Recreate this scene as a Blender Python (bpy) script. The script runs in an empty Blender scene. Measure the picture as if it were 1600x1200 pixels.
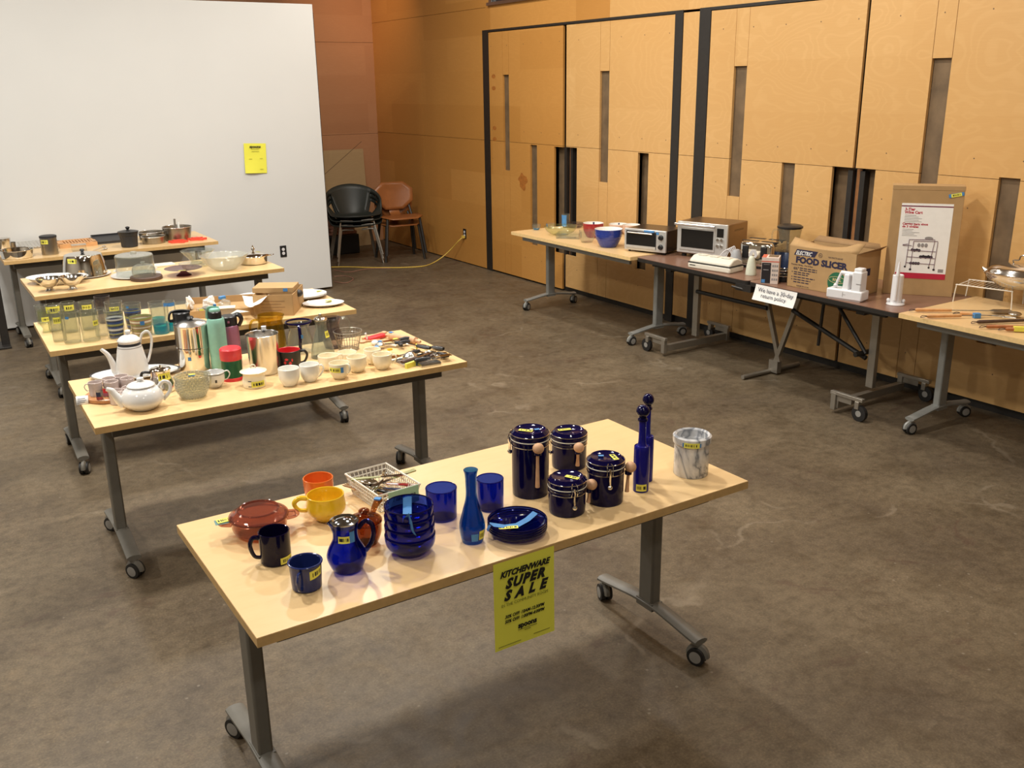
import bpy, bmesh, math, random
from mathutils import Vector, Matrix
PI = math.pi
rnd_ = random.Random(7)
SC = bpy.context.scene
COL = SC.collection
# ------------------------------------------------------------------ camera
CAMZ = 2.0177; FPX = 1477.1
FW = Vector((0.5149768623512179, 0.8021589016861208, -0.30222496205411464))
RT = Vector((0.8391916056161507, -0.5436786052545445, -0.013077585857496802))
UP = Vector((0.17480354775084422, 0.2468899970314503, 0.9531469189267354))
CP = Vector((0, 0, CAMZ))
cd = bpy.data.cameras.new('camera'); cam = bpy.data.objects.new('camera', cd); COL.objects.link(cam)
cd.sensor_width = 36; cd.lens = FPX * 36 / 1600; cd.clip_start = .05; cd.clip_end = 60
cam.matrix_world = Matrix(((RT.x, UP.x, -FW.x, 0), (RT.y, UP.y, -FW.y, 0), (RT.z, UP.z, -FW.z, CAMZ), (0, 0, 0, 1)))
SC.camera = cam
def ray(px, py): return FW + RT * ((px - 800) / FPX) - UP * ((py - 600) / FPX)
def P(px, py, z=0.):
    d = ray(px, py); return CP + d * ((z - CAMZ) / d.z)
def PX(px, py, x):
    d = ray(px, py); return CP + d * (x / d.x)
def PY(px, py, y):
    d = ray(px, py); return CP + d * (y / d.y)
def pj(p):
    d = Vector(p) - CP; z = d.dot(FW); return 800 + FPX * d.dot(RT) / z, 600 - FPX * d.dot(UP) / z
def mpp(p): return (Vector(p) - CP).dot(FW) / FPX
def zat(p, ty):
    lo, hi = 0., 3.2
    for _ in range(40):
        m = (lo + hi) / 2
        if pj((p[0], p[1], m))[1] > ty: lo = m
        else: hi = m
    return lo
TZ = .735
def rd(cx, bot, top, w, wb=None, z=TZ):
    """round thing standing on height z: base centre, height to its rim centre, rim radius, base radius, turn"""
    wb = wb or w
    p = P(cx, bot, z)
    for _ in range(3):
        d = (p - CP); sa = -d.z / d.length
        p = P(cx, bot - wb / 2 * sa, z)
    h = zat(p, top) - z
    d = p - CP
    return dict(loc=p, h=h, r=w / 2 * mpp((p.x, p.y, z + h)), rb=wb / 2 * mpp(p), a=math.atan2(d.y, d.x) - PI / 2)
# ------------------------------------------------------------------ materials
def srgb(c):
    if isinstance(c, str):
        c = [int(c[i:i + 2], 16) / 255 for i in (0, 2, 4)]
    return tuple([(x / 12.92 if x <= .04045 else ((x + .055) / 1.055) ** 2.4) for x in c]) + (1,)
MATS = {}
def nd(nt, t, **k):
    n = nt.nodes.new(t)
    for a, b in k.items():
        if a.startswith('_'): setattr(n, a[1:], b)
        else: n.inputs[a.replace('9', ' ')].default_value = b
    return n
def newmat(name):
    m = bpy.data.materials.new(name); m.use_nodes = True; nt = m.node_tree; nt.nodes.clear()
    o = nt.nodes.new('ShaderNodeOutputMaterial'); MATS[name] = m
    return m, nt, o
def mixc(nt, fac, a, b, mode='MIX'):
    n = nt.nodes.new('ShaderNodeMix'); n.data_type = 'RGBA'; n.blend_type = mode
    for i, v in ((0, fac), (6, a), (7, b)):
        if hasattr(v, 'is_linked'): nt.links.new(v, n.inputs[i])
        else: n.inputs[i].default_value = v
    return n.outputs[2]
def ramp(nt, src, stops):
    r = nt.nodes.new('ShaderNodeValToRGB'); nt.links.new(src, r.inputs[0])
    while len(r.color_ramp.elements) < len(stops): r.color_ramp.elements.new(.5)
    for e, (p, c) in zip(r.color_ramp.elements, stops): e.position = p; e.color = c
    return r.outputs[0]
def pos(nt, scale=(1, 1, 1), rot=(0, 0, 0)):
    g = nt.nodes.new('ShaderNodeNewGeometry'); m = nt.nodes.new('ShaderNodeMapping')
    m.inputs['Scale'].default_value = scale; m.inputs['Rotation'].default_value = rot
    nt.links.new(g.outputs['Position'], m.inputs[0]); return m.outputs[0]
def objc(nt, scale=(1, 1, 1)):
    g = nt.nodes.new('ShaderNodeTexCoord'); m = nt.nodes.new('ShaderNodeMapping')
    m.inputs['Scale'].default_value = scale
    nt.links.new(g.outputs['Object'], m.inputs[0]); return m.outputs[0]
def noise(nt, vec, scale, detail=4, rough=.55, dist=0.):
    n = nt.nodes.new('ShaderNodeTexNoise'); n.inputs['Scale'].default_value = scale
    n.inputs['Detail'].default_value = detail; n.inputs['Roughness'].default_value = rough; n.inputs['Distortion'].default_value = dist
    nt.links.new(vec, n.inputs['Vector']); return n.outputs[0]
def bump(nt, h, strength, dist=.01):
    b = nt.nodes.new('ShaderNodeBump'); b.inputs['Strength'].default_value = strength; b.inputs['Distance'].default_value = dist
    nt.links.new(h, b.inputs['Height']); return b.outputs[0]
def M(name, color, rough=.5, metal=0., vary=.06, scale=30., coat=0., bmp=0., emit=0., spec=.5, alpha=1., sub=0.):
    """plain procedural surface: a colour with a little cloudy variation"""
    m, nt, o = newmat(name); b = nt.nodes.new('ShaderNodeBsdfPrincipled'); nt.links.new(b.outputs[0], o.inputs[0])
    c = srgb(color); nz = noise(nt, objc(nt), scale, 3)
    lo = tuple(x * (1 - vary) for x in c[:3]) + (1,); hi = tuple(min(1, x * (1 + vary)) for x in c[:3]) + (1,)
    nt.links.new(ramp(nt, nz, [(.3, lo), (.7, hi)]), b.inputs['Base Color'])
    b.inputs['Roughness'].default_value = rough; b.inputs['Metallic'].default_value = metal
    b.inputs['Coat Weight'].default_value = coat; b.inputs['Coat Roughness'].default_value = .05
    b.inputs['Specular IOR Level'].default_value = spec
    if bmp: nt.links.new(bump(nt, nz, bmp, .002), b.inputs['Normal'])
    return m
def glassm(name, tint, rough=.02, ior=1.45, body=0., bodycol=None, bmp=0., bscale=60.):
    """thin glass: tinted see-through with Fresnel reflections"""
    m, nt, o = newmat(name)
    t = nt.nodes.new('ShaderNodeBsdfTransparent'); t.inputs[0].default_value = tint + (1,)
    g = nt.nodes.new('ShaderNodeBsdfGlossy'); g.inputs['Roughness'].default_value = rough
    ge = nt.nodes.new('ShaderNodeNewGeometry'); dt = nt.nodes.new('ShaderNodeVectorMath'); dt.operation = 'DOT_PRODUCT'
    nt.links.new(ge.outputs['Incoming'], dt.inputs[0]); nt.links.new(ge.outputs['Normal'], dt.inputs[1])
    def mth(op, a, b=None):
        n = nt.nodes.new('ShaderNodeMath'); n.operation = op
        for i, v in enumerate((a, b)):
            if v is None: continue
            if hasattr(v, 'is_linked'): nt.links.new(v, n.inputs[i])
            else: n.inputs[i].default_value = v
        return n.outputs[0]
    if bmp:
        nn = bump(nt, noise(nt, objc(nt), bscale, 2), bmp, .004); nt.links.new(nn, g.inputs['Normal']); nt.links.new(nn, dt.inputs[1])
    f0 = ((ior - 1) / (ior + 1)) ** 2
    fres = mth('ADD', mth('MULTIPLY', mth('POWER', mth('SUBTRACT', 1., mth('ABSOLUTE', dt.outputs['Value'])), 4.), .75), f0)
    base = t.outputs[0]
    if body:
        d = nt.nodes.new('ShaderNodeBsdfDiffuse'); d.inputs[0].default_value = (bodycol or tint) + (1,)
        s = nt.nodes.new('ShaderNodeMixShader'); s.inputs[0].default_value = body
        nt.links.new(base, s.inputs[1]); nt.links.new(d.outputs[0], s.inputs[2]); base = s.outputs[0]
    mx = nt.nodes.new('ShaderNodeMixShader')
    nt.links.new(fres, mx.inputs[0]); nt.links.new(base, mx.inputs[1]); nt.links.new(g.outputs[0], mx.inputs[2])
    nt.links.new(mx.outputs[0], o.inputs[0]); return m
def plywood(name, light, dark, band=.36, blen=1.5, fig=.35, along='Y', rough=.38, scale=1.):
    """birch plywood: stacked veneer strips of differing tone with cathedral grain"""
    m, nt, o = newmat(name); b = nt.nodes.new('ShaderNodeBsdfPrincipled'); nt.links.new(b.outputs[0], o.inputs[0])
    g = nt.nodes.new('ShaderNodeNewGeometry'); sp = nt.nodes.new('ShaderNodeSeparateXYZ'); nt.links.new(g.outputs['Position'], sp.inputs[0])
    cb = nt.nodes.new('ShaderNodeCombineXYZ')
    nt.links.new(sp.outputs[{'X': 0, 'Y': 1}[along]], cb.inputs[0]); nt.links.new(sp.outputs[2], cb.inputs[1])
    br = nt.nodes.new('ShaderNodeTexBrick'); nt.links.new(cb.outputs[0], br.inputs['Vector'])
    br.inputs['Scale'].default_value = 1; br.inputs['Brick Width'].default_value = blen; br.inputs['Row Height'].default_value = band
    br.inputs['Mortar Size'].default_value = 0.0; br.offset = .37
    br.inputs['Color1'].default_value = (0, 0, 0, 1); br.inputs['Color2'].default_value = (1, 1, 1, 1)
    pp = nt.nodes.new('ShaderNodeMath'); pp.operation = 'PINGPONG'; pp.inputs[1].default_value = band; nt.links.new(sp.outputs[2], pp.inputs[0])
    cb2 = nt.nodes.new('ShaderNodeCombineXYZ'); nt.links.new(sp.outputs[{'X': 0, 'Y': 1}[along]], cb2.inputs[0]); nt.links.new(pp.outputs[0], cb2.inputs[1])
    mp = nt.nodes.new('ShaderNodeMapping'); mp.inputs['Scale'].default_value = (1.5 * scale, 2.6 * scale, 1); nt.links.new(cb2.outputs[0], mp.inputs[0])
    ct = noise(nt, mp.outputs[0], .9, 3, .4, .3)
    wv = nt.nodes.new('ShaderNodeMath'); wv.operation = 'MULTIPLY'; wv.inputs[1].default_value = 130.; nt.links.new(ct, wv.inputs[0])
    w = nt.nodes.new('ShaderNodeMath'); w.operation = 'SINE'; nt.links.new(wv.outputs[0], w.inputs[0])
    wr = ramp(nt, w.outputs[0], [(.35, (1, 1, 1, 1)), (.95, (0, 0, 0, 1))])
    mp2 = nt.nodes.new('ShaderNodeMapping'); mp2.inputs['Scale'].default_value = (3, 40, 1); nt.links.new(cb.outputs[0], mp2.inputs[0])
    fine = noise(nt, mp2.outputs[0], 3, 5, .6)
    big = noise(nt, cb.outputs[0], 1.3, 3, .5)
    L = srgb(light); D = srgb(dark)
    c = mixc(nt, ramp(nt, br.outputs[0], [(0, (0, 0, 0, 1)), (1, (.55, .55, .55, 1))]), L, D)
    wf = nt.nodes.new('ShaderNodeMath'); wf.operation = 'MULTIPLY'; wf.inputs[1].default_value = fig; nt.links.new(wr, wf.inputs[0])
    c = mixc(nt, wf.outputs[0], c, D)
    ff = nt.nodes.new('ShaderNodeMath'); ff.operation = 'MULTIPLY'; ff.inputs[1].default_value = .5; nt.links.new(fine, ff.inputs[0])
    c = mixc(nt, ff.outputs[0], c, D)
    bf = nt.nodes.new('ShaderNodeMath'); bf.operation = 'MULTIPLY'; bf.inputs[1].default_value = .35; nt.links.new(big, bf.inputs[0])
    c = mixc(nt, bf.outputs[0], c, D)
    nt.links.new(c, b.inputs['Base Color']); b.inputs['Roughness'].default_value = rough
    nt.links.new(bump(nt, fine, .05, .001), b.inputs['Normal'])
    return m
def laminate(name, c1, c2, rough=.32):
    m, nt, o = newmat(name); b = nt.nodes.new('ShaderNodeBsdfPrincipled'); nt.links.new(b.outputs[0], o.inputs[0])
    v = objc(nt, (3, 14, 3)); n1 = noise(nt, v, 3, 5, .6, .3); n2 = noise(nt, objc(nt, (1, 1, 1)), 5, 2)
    c = mixc(nt, n1, srgb(c1), srgb(c2)); f = nt.nodes.new('ShaderNodeMath'); f.operation = 'MULTIPLY'; f.inputs[1].default_value = .3
    nt.links.new(n2, f.inputs[0]); c = mixc(nt, f.outputs[0], c, srgb(c2))
    nt.links.new(c, b.inputs['Base Color']); b.inputs['Roughness'].default_value = rough
    return m
def concrete(name):
    m, nt, o = newmat(name); b = nt.nodes.new('ShaderNodeBsdfPrincipled'); nt.links.new(b.outputs[0], o.inputs[0])
    v = pos(nt); a = noise(nt, v, 1.1, 6, .62, .4); c2 = noise(nt, v, 4.5, 6, .65, .8); c3 = noise(nt, v, 22, 5, .7); c4 = noise(nt, v, 120, 2, .6)
    base = ramp(nt, a, [(.3, srgb('5b4f40')), (.5, srgb('675a47')), (.68, srgb('746753'))])
    base = mixc(nt, .85, base, ramp(nt, c2, [(.28, (.68, .66, .64, 1)), (.5, (1, 1, 1, 1)), (.75, (1.16, 1.13, 1.08, 1))]), 'MULTIPLY')
    base = mixc(nt, .75, base, ramp(nt, c3, [(.3, (.55, .53, .5, 1)), (.55, (1, 1, 1, 1)), (.8, (1.25, 1.22, 1.2, 1))]), 'MULTIPLY')
    base = mixc(nt, .6, base, ramp(nt, c4, [(.3, (.6, .58, .58, 1)), (.6, (1, 1, 1, 1)), (.76, (1.6, 1.58, 1.5, 1))]), 'MULTIPLY')
    # reddish and dark stains with their own outline
    s1 = ramp(nt, noise(nt, pos(nt, (1, 1.6, 1)), 1.9, 5, .7, 1.5), [(.60, (0, 0, 0, 1)), (.68, (1, 1, 1, 1))])
    f = nt.nodes.new('ShaderNodeMath'); f.operation = 'MULTIPLY'; f.inputs[1].default_value = .45; nt.links.new(s1, f.inputs[0])
    base = mixc(nt, f.outputs[0], base, srgb('4a342b'))
    s2 = ramp(nt, noise(nt, pos(nt, (.7, 1, 1)), 3.1, 6, .75, 1.), [(.68, (0, 0, 0, 1)), (.72, (1, 1, 1, 1))])
    f2 = nt.nodes.new('ShaderNodeMath'); f2.operation = 'MULTIPLY'; f2.inputs[1].default_value = .35; nt.links.new(s2, f2.inputs[0])
    base = mixc(nt, f2.outputs[0], base, srgb('8f8270'))
    vo = nt.nodes.new('ShaderNodeTexVoronoi'); vo.inputs['Scale'].default_value = 9; nt.links.new(v, vo.inputs['Vector'])
    s3 = ramp(nt, vo.outputs['Distance'], [(.035, (1, 1, 1, 1)), (.06, (0, 0, 0, 1))])
    f3 = nt.nodes.new('ShaderNodeMath'); f3.operation = 'MULTIPLY'; f3.inputs[1].default_value = .3; nt.links.new(s3, f3.inputs[0])
    base = mixc(nt, f3.outputs[0], base, srgb('a39a8a'))
    dm = nt.nodes.new('ShaderNodeVectorMath'); dm.operation = 'ADD'; nt.links.new(v, dm.inputs[0])
    nn = nt.nodes.new('ShaderNodeTexNoise'); nn.inputs['Scale'].default_value = 1.6; nn.inputs['Detail'].default_value = 5; nt.links.new(v, nn.inputs['Vector']); nt.links.new(nn.outputs[1], dm.inputs[1])
    vc = nt.nodes.new('ShaderNodeTexVoronoi'); vc.feature = 'DISTANCE_TO_EDGE'; vc.inputs['Scale'].default_value = .55; nt.links.new(dm.outputs[0], vc.inputs['Vector'])
    s4 = ramp(nt, vc.outputs[0], [(.004, (1, 1, 1, 1)), (.012, (0, 0, 0, 1))]); gate = ramp(nt, noise(nt, v, 2.3, 3, .6), [(.5, (0, 0, 0, 1)), (.6, (1, 1, 1, 1))])
    f4 = nt.nodes.new('ShaderNodeMath'); f4.operation = 'MULTIPLY'; nt.links.new(s4, f4.inputs[0]); nt.links.new(gate, f4.inputs[1])
    f5 = nt.nodes.new('ShaderNodeMath'); f5.operation = 'MULTIPLY'; f5.inputs[1].default_value = .26; nt.links.new(f4.outputs[0], f5.inputs[0])
    base = mixc(nt, f5.outputs[0], base, srgb('9a8d7a'))
    nt.links.new(base, b.inputs['Base Color'])
    nt.links.new(ramp(nt, c2, [(.3, (.42, .42, .42, 1)), (.7, (.62, .62, .62, 1))]), b.inputs['Roughness'])
    b.inputs['Specular IOR Level'].default_value = .35
    nt.links.new(bump(nt, c3, .12, .004), b.inputs['Normal'])
    return m
def marble(name):
    m, nt, o = newmat(name); b = nt.nodes.new('ShaderNodeBsdfPrincipled'); nt.links.new(b.outputs[0], o.inputs[0])
    n = noise(nt, objc(nt, (1, 1, .6)), 7, 4, .5, 1.4)
    nt.links.new(ramp(nt, n, [(.34, srgb('e6e4e0')), (.44, srgb('c3c4c6')), (.475, srgb('7d8188')), (.52, srgb('cfcfcf')), (.62, srgb('efedea')), (.72, srgb('b4b6ba'))]), b.inputs['Base Color'])
    b.inputs['Roughness'].default_value = .25; return m
def chromem(name, color, rough, bmp=0., scale=8.):
    m, nt, o = newmat(name); b = nt.nodes.new('ShaderNodeBsdfPrincipled'); nt.links.new(b.outputs[0], o.inputs[0])
    n = noise(nt, objc(nt), scale, 3); nt.links.new(ramp(nt, n, [(.3, tuple(x * .92 for x in srgb(color)[:3]) + (1,)), (.7, srgb(color))]), b.inputs['Base Color'])
    b.inputs['Metallic'].default_value = 1; b.inputs['Roughness'].default_value = rough
    if bmp: nt.links.new(bump(nt, n, bmp, .004), b.inputs['Normal'])
    return m
floor_m = concrete('polished_concrete')
ply_m = plywood('birch_plywood', 'e0b97f', 'c29355', fig=.22)
plyfar_m = plywood('birch_plywood_far', 'cc9e78', 'a67652', along='X', fig=.06)
plyleft_m = plywood('birch_plywood_side', 'd29c56', 'ae7836', fig=.10)
back_m = M('brown_backing_wood', '6c583f', .7, vary=.25, scale=8)
pine_m = M('stud_wood', '96653a', .6, vary=.2, scale=12)
blk_m = M('black_steel', '25221f', .45, vary=.15)
white_wall = M('white_paint', 'd3d5d4', .6, vary=.015, scale=1.5)
room_m = M('room_paint', 'b9b2a6', .8, vary=.03, scale=2)
ceil_m = M('ceiling_paint', 'aaa297', .8, vary=.05, scale=2)
top_m = laminate('maple_laminate', 'e4c594', 'd7b580')
edge_m = M('maple_edge_band', 'c6a26a', .5, vary=.08, scale=40)
edgel_m = M('pale_edge_band', 'e3c287', .5, vary=.08, scale=40)
leg_m = M('charcoal_metal', '6a675f', .45, metal=.0, vary=.05)
legg_m = M('silver_grey_metal', '8f908c', .4, metal=.2, vary=.05)
rail_m = M('dark_rail', '514e48', .5, vary=.05)
rub_m = M('black_rubber', '1c1b1a', .6, vary=.1)
hub_m = M('grey_plastic_hub', '8f8d88', .45, vary=.05)
brown_lam = M('brown_laminate', '80604f', .3, vary=.06, scale=60)
steel_m = M('tube_steel', '9c968b', .32, metal=.65, vary=.04)
chrome = chromem('chrome', 'e9e6e0', .06)
chrome_b = chromem('brushed_aluminium', 'd8d6d2', .22)
steel_dark = chromem('dull_tin', 'aaa49a', .32)
silver_p = chromem('silver_plate', 'd9d5cf', .13, .12, 12)
navy = M('cobalt_glaze', '0c0834', .07, vary=.1, spec=.28)
navy_dk = M('dark_cobalt_glaze', '0b0724', .08, vary=.1, spec=.28)
enamel = M('blue_enamel', '1f2b60', .15, vary=.1)
bottleb = M('cobalt_bottle', '191774', .08, vary=.1, spec=.3)
bglass = glassm('cobalt_glass', (.20, .28, .78), body=.07, bodycol=(.004, .012, .16))
bglass2 = glassm('sapphire_glass', (.20, .42, .76), body=.06, bodycol=(.004, .03, .16))
cglass = glassm('clear_glass', (.93, .945, .93), body=.035, bodycol=(.6, .62, .6))
rglass = glassm('ribbed_glass', (.92, .93, .89), body=.05, bodycol=(.4, .42, .38), bmp=.5, bscale=90)
frost = glassm('frosted_glass', (.86, .87, .83), rough=.2, body=.22, bodycol=(.75, .74, .68), bmp=.3)
smoke = glassm('smoky_glass', (.72, .69, .70), body=.06, bodycol=(.25, .22, .22))
purp = glassm('purple_glass', (.55, .38, .42), body=.38, bodycol=(.10, .04, .05))
amber = glassm('amber_glass', (.88, .77, .34), body=.06, bodycol=(.32, .25, .04))
cran = glassm('cranberry_glass', (.78, .54, .46), body=.16, bodycol=(.30, .14, .11))
brglass = glassm('brown_amber_glass', (.66, .40, .22), body=.12, bodycol=(.10, .035, .01))
aqua = glassm('aqua_glass', (.18, .78, .90), body=.18, bodycol=(.0, .38, .52))
greeng = glassm('green_tint_glass', (.93, .95, .87), body=.02, bodycol=(.5, .6, .3))
smoked_door = M('oven_window', '17181a', .08, vary=.1, coat=.5)
orange = M('orange_glaze', 'e0702c', .2, coat=.5, vary=.04); yellow = M('yellow_glaze', 'e6bc28', .2, coat=.5, vary=.04)
white_c = M('white_porcelain', 'dcdcda', .15, coat=.6, vary=.02); cream = M('cream_china', 'efe6cc', .2, coat=.5, vary=.03)
milk = M('milk_glass', 'eeeee8', .12, coat=.6, vary=.02)
pinkc = M('pale_pink_china', 'cdbfba', .25, coat=.4, vary=.05)
bandd = M('dark_decor_band', '2b2b30', .3); redp = M('red_plastic', 'd8343c', .35); greenp = M('green_metallic', '1d5a3c', .3, metal=.4)
blackp = M('black_plastic', '1e1e20', .35); mint = M('mint_green', '8fc7b6', .35); mauve = M('mauve_metal', 'a8708c', .3, metal=.3)
wood_s = M('pale_spoon_wood', 'cfa27c', .6, vary=.1, scale=50); wood_d = M('dark_walnut', '4e3a30', .5, vary=.2, scale=30)
wood_m = M('beech_wood', 'cf9c68', .5, vary=.12, scale=25); wood_h = M('red_brown_handle', 'a8683c', .45, vary=.2, scale=30)
stick_y = M('yellow_sticker', 'e6e05a', .6, vary=.02); stick_b = M('barcode_ink', '26241a', .7); tape = M('blue_painter_tape', '4a86c0', .7, vary=.1)
paper_y = M('yellow_paper', 'e8e650', .75, vary=.02, scale=5); ink = M('black_ink', '15140f', .7); ink2 = M('faint_ink', '8a8a30', .7)
paper_w = M('white_paper', 'efeeea', .75, vary=.02); inkb = M('blue_black_ink', '23284a', .7)
cardb = M('cardboard', 'ad8c5f', .8, vary=.06, scale=14); cardd = M('cardboard_dark', '957650', .8, vary=.08, scale=14); cardin = M('cardboard_inside', '8a6a48', .85, vary=.1)
pw = M('white_plastic', 'e2e2e4', .35, vary=.02); pwc = M('cream_plastic', 'dedacb', .35, vary=.02)
inkd = M('indigo_print', '221f3c', .7); greenprint = M('green_print', '1f6240', .7); redprint = M('red_print', 'b8203a', .7); greyprint = M('grey_print', '8e8a88', .7); tanprint = M('tan_print', 'c8b07c', .7)
redgl = M('red_glaze', 'a02a30', .2, coat=.5); blueg = M('blue_glaze', '2a3f98', .2, coat=.5, vary=.06); pinkg = M('blush_glaze', 'd8b8a4', .25, coat=.4)
silverp = M('silver_panel', 'cfcfcc', .3, metal=.45, vary=.04)
wirew = M('white_wire', 'e6e0d2', .4); cordy = M('yellow_cord', 'd8b850', .5); blkrubber = rub_m
greenpap = M('green_paper', '9cc0a0', .7); olive = M('olive_handle', '8c8c50', .4); maroon = M('maroon_handle', '8e3a3c', .4)
coral = M('coral_plastic', 'e0503c', .35, vary=.08); nonstick = M('nonstick_black', '2c2c2e', .5)
chairpl = M('dark_green_plastic', '2e322e', .45, vary=.05); chairwd = M('bent_plywood', '9a6034', .35, vary=.1, scale=10)
sheetply = plywood('loose_plywood', 'cdb48a', 'a48c66', along='X', fig=.12, band=.6)
pinkbd = M('pink_board', '9a6f5e', .7, vary=.15); crate_m = M('dark_crate', '22282c', .6)
stripe_b = M('blue_stripe', '2f4d8c', .3); stripe_k = M('navy_stripe', '20263c', .3); stripe_y = M('yellow_green_stripe', 'a5a860', .35); stripe_o = M('tan_stripe', 'b38f6a', .4)
tealtag = M('teal_tag', '5e8484', .6)
# ------------------------------------------------------------------ mesh builder
def smooth(pts, n=8, closed=False):
    pts = [Vector(p) for p in pts]; out = []; N = len(pts)
    rng = range(N) if closed else range(N - 1)
    for i in rng:
        if closed: a, b, c, d = pts[i - 1], pts[i], pts[(i + 1) % N], pts[(i + 2) % N]
        else: a, b, c, d = pts[max(i - 1, 0)], pts[i], pts[i + 1], pts[min(i + 2, N - 1)]
        for k in range(n):
            t = k / n
            out.append(.5 * ((2 * b) + (c - a) * t + (2 * a - 5 * b + 4 * c - d) * t * t + (3 * b - a - 3 * c + d) * t ** 3))
    if not closed: out.append(pts[-1])
    return out
class MB:
    def __init__(s): s.v = []; s.f = []; s.m = []; s.mi = 0; s.T = Matrix.Identity(4)
    def add(s, vs, fs):
        o = len(s.v); s.v += [tuple(s.T @ Vector(p)) for p in vs]
        for f in fs: s.f.append([o + i for i in f]); s.m.append(s.mi)
    def box(s, c, d, rz=0., rx=0., ry=0., taper=1.):
        x, y, z = d[0] / 2, d[1] / 2, d[2] / 2
        R = Matrix.Translation(c) @ Matrix.Rotation(rz, 4, 'Z') @ Matrix.Rotation(ry, 4, 'Y') @ Matrix.Rotation(rx, 4, 'X')
        vs = [R @ Vector((sx * x * (taper if sz > 0 else 1), sy * y * (taper if sz > 0 else 1), sz * z)) for sz in (-1, 1) for sx, sy in ((-1, -1), (1, -1), (1, 1), (-1, 1))]
        s.add(vs, [(3, 2, 1, 0), (4, 5, 6, 7), (0, 1, 5, 4), (1, 2, 6, 5), (2, 3, 7, 6), (3, 0, 4, 7)]); return s
    def bb(s, a, b):
        return s.box([(a[i] + b[i]) / 2 for i in range(3)], [abs(b[i] - a[i]) for i in range(3)])
    def prism(s, poly, z0, z1):
        n = len(poly); vs = [(p[0], p[1], z0) for p in poly] + [(p[0], p[1], z1) for p in poly]
        s.add(vs, [tuple(range(n))[::-1], tuple(range(n, 2 * n))] + [(i, (i + 1) % n, n + (i + 1) % n, n + i) for i in range(n)]); return s
    def lathe(s, prof, seg=40, c=(0, 0, 0), sx=1., sy=1., wob=None, mis=None):
        vs = []; rings = []
        for r, z in prof:
            if r < 1e-6: rings.append([len(vs)]); vs.append((c[0], c[1], c[2] + z))
            else:
                ids = []
                for k in range(seg):
                    a = 2 * PI * k / seg; rr = r if wob is None else wob(r, z, a)
                    ids.append(len(vs)); vs.append((c[0] + rr * sx * math.cos(a), c[1] + rr * sy * math.sin(a), c[2] + z))
                rings.append(ids)
        m0 = s.mi
        for i in range(len(rings) - 1):
            A, B = rings[i], rings[i + 1]; fs = []
            if len(A) == 1 and len(B) == 1: continue
            for k in range(seg):
                k2 = (k + 1) % seg
                if len(A) == 1: fs.append((A[0], B[k2], B[k]))
                elif len(B) == 1: fs.append((A[k], A[k2], B[0]))
                else: fs.append((A[k], A[k2], B[k2], B[k]))
            if mis: s.mi = mis[i] if i < len(mis) else m0
            o = len(s.v)
            for f in fs: s.f.append([o + j for j in f]); s.m.append(s.mi)
        s.v += [tuple(s.T @ Vector(p)) for p in vs]; s.mi = m0; return s
    def cyl(s, r, z0, z1, c=(0, 0), seg=32, r2=None):
        r2 = r if r2 is None else r2
        return s.lathe([(0, z0), (r, z0), (r2, z1), (0, z1)], seg, (c[0], c[1], 0))
    def tube(s, pts, r, seg=8, closed=False, flat=1., radii=None, up=None):
        pts = [Vector(p) for p in pts]; n = len(pts); vs = []; fs = []
        t0 = (pts[1] - pts[0]).normalized(); nrm = Vector(up) if up else t0.orthogonal().normalized()
        for i, p in enumerate(pts):
            if closed: t = (pts[(i + 1) % n] - pts[i - 1]).normalized()
            else: t = (pts[min(i + 1, n - 1)] - pts[max(i - 1, 0)]).normalized()
            nrm = nrm - t * nrm.dot(t)
            if nrm.length < 1e-6: nrm = t.orthogonal()
            nrm.normalize(); b = t.cross(nrm); rr = radii[i] if radii else r
            for k in range(seg):
                a = 2 * PI * k / seg; vs.append(p + nrm * (rr * flat * math.cos(a)) + b * (rr * math.sin(a)))
        for i in range(n if closed else n - 1):
            j = (i + 1) % n
            for k in range(seg):
                k2 = (k + 1) % seg; fs.append((i * seg + k, i * seg + k2, j * seg + k2, j * seg + k))
        if not closed: fs.append(tuple(range(seg))[::-1]); fs.append(tuple((n - 1) * seg + k for k in range(seg)))
        s.add(vs, fs); return s
    def ball(s, c, r, seg=20, sz=1.):
        return s.lathe([(r * math.sin(PI * i / 10), -r * sz * math.cos(PI * i / 10)) for i in range(11)], seg, c)
    def quad(s, a, b, c, d): s.add([a, b, c, d], [(0, 1, 2, 3)]); return s
    def build(s, name, mats, parent=None, loc=(0, 0, 0), rot=(0, 0, 0), bev=0., ang=35, sm=True, weld=False):
        me = bpy.data.meshes.new(name); me.from_pydata(s.v, [], s.f); me.validate(); 
        if not isinstance(mats, (list, tuple)): mats = [mats]
        for m in mats: me.materials.append(m)
        if len(me.polygons) == len(s.m): me.polygons.foreach_set('material_index', s.m)
        bm = bmesh.new(); bm.from_mesh(me); (bmesh.ops.remove_doubles(bm, verts=bm.verts, dist=1e-5) if weld else None); bmesh.ops.recalc_face_normals(bm, faces=bm.faces); bm.to_mesh(me); bm.free()
        if sm:
            me.polygons.foreach_set('use_smooth', [True] * len(me.polygons)); me.set_sharp_from_angle(angle=math.radians(ang))
        o = bpy.data.objects.new(name, me); COL.objects.link(o); o.location = loc; o.rotation_euler = rot
        if parent: o.parent = parent
        if bev:
            md = o.modifiers.new('bevel', 'BEVEL'); md.width = bev; md.segments = 2; md.limit_method = 'ANGLE'; md.angle_limit = math.radians(40)
        return o
def tag(o, label, cat, group=None):
    o['label'] = label; o['category'] = cat
    if group: o['group'] = group
    return o
def thing(name, label, cat, loc=(0, 0, 0), rz=0., group=None):
    o = bpy.data.objects.new(name, None); COL.objects.link(o); o.location = loc; o.rotation_euler = (0, 0, rz)
    o.empty_display_size = .05
    return tag(o, label, cat, group)
def struct(o): o['kind'] = 'structure'; return o
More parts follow.
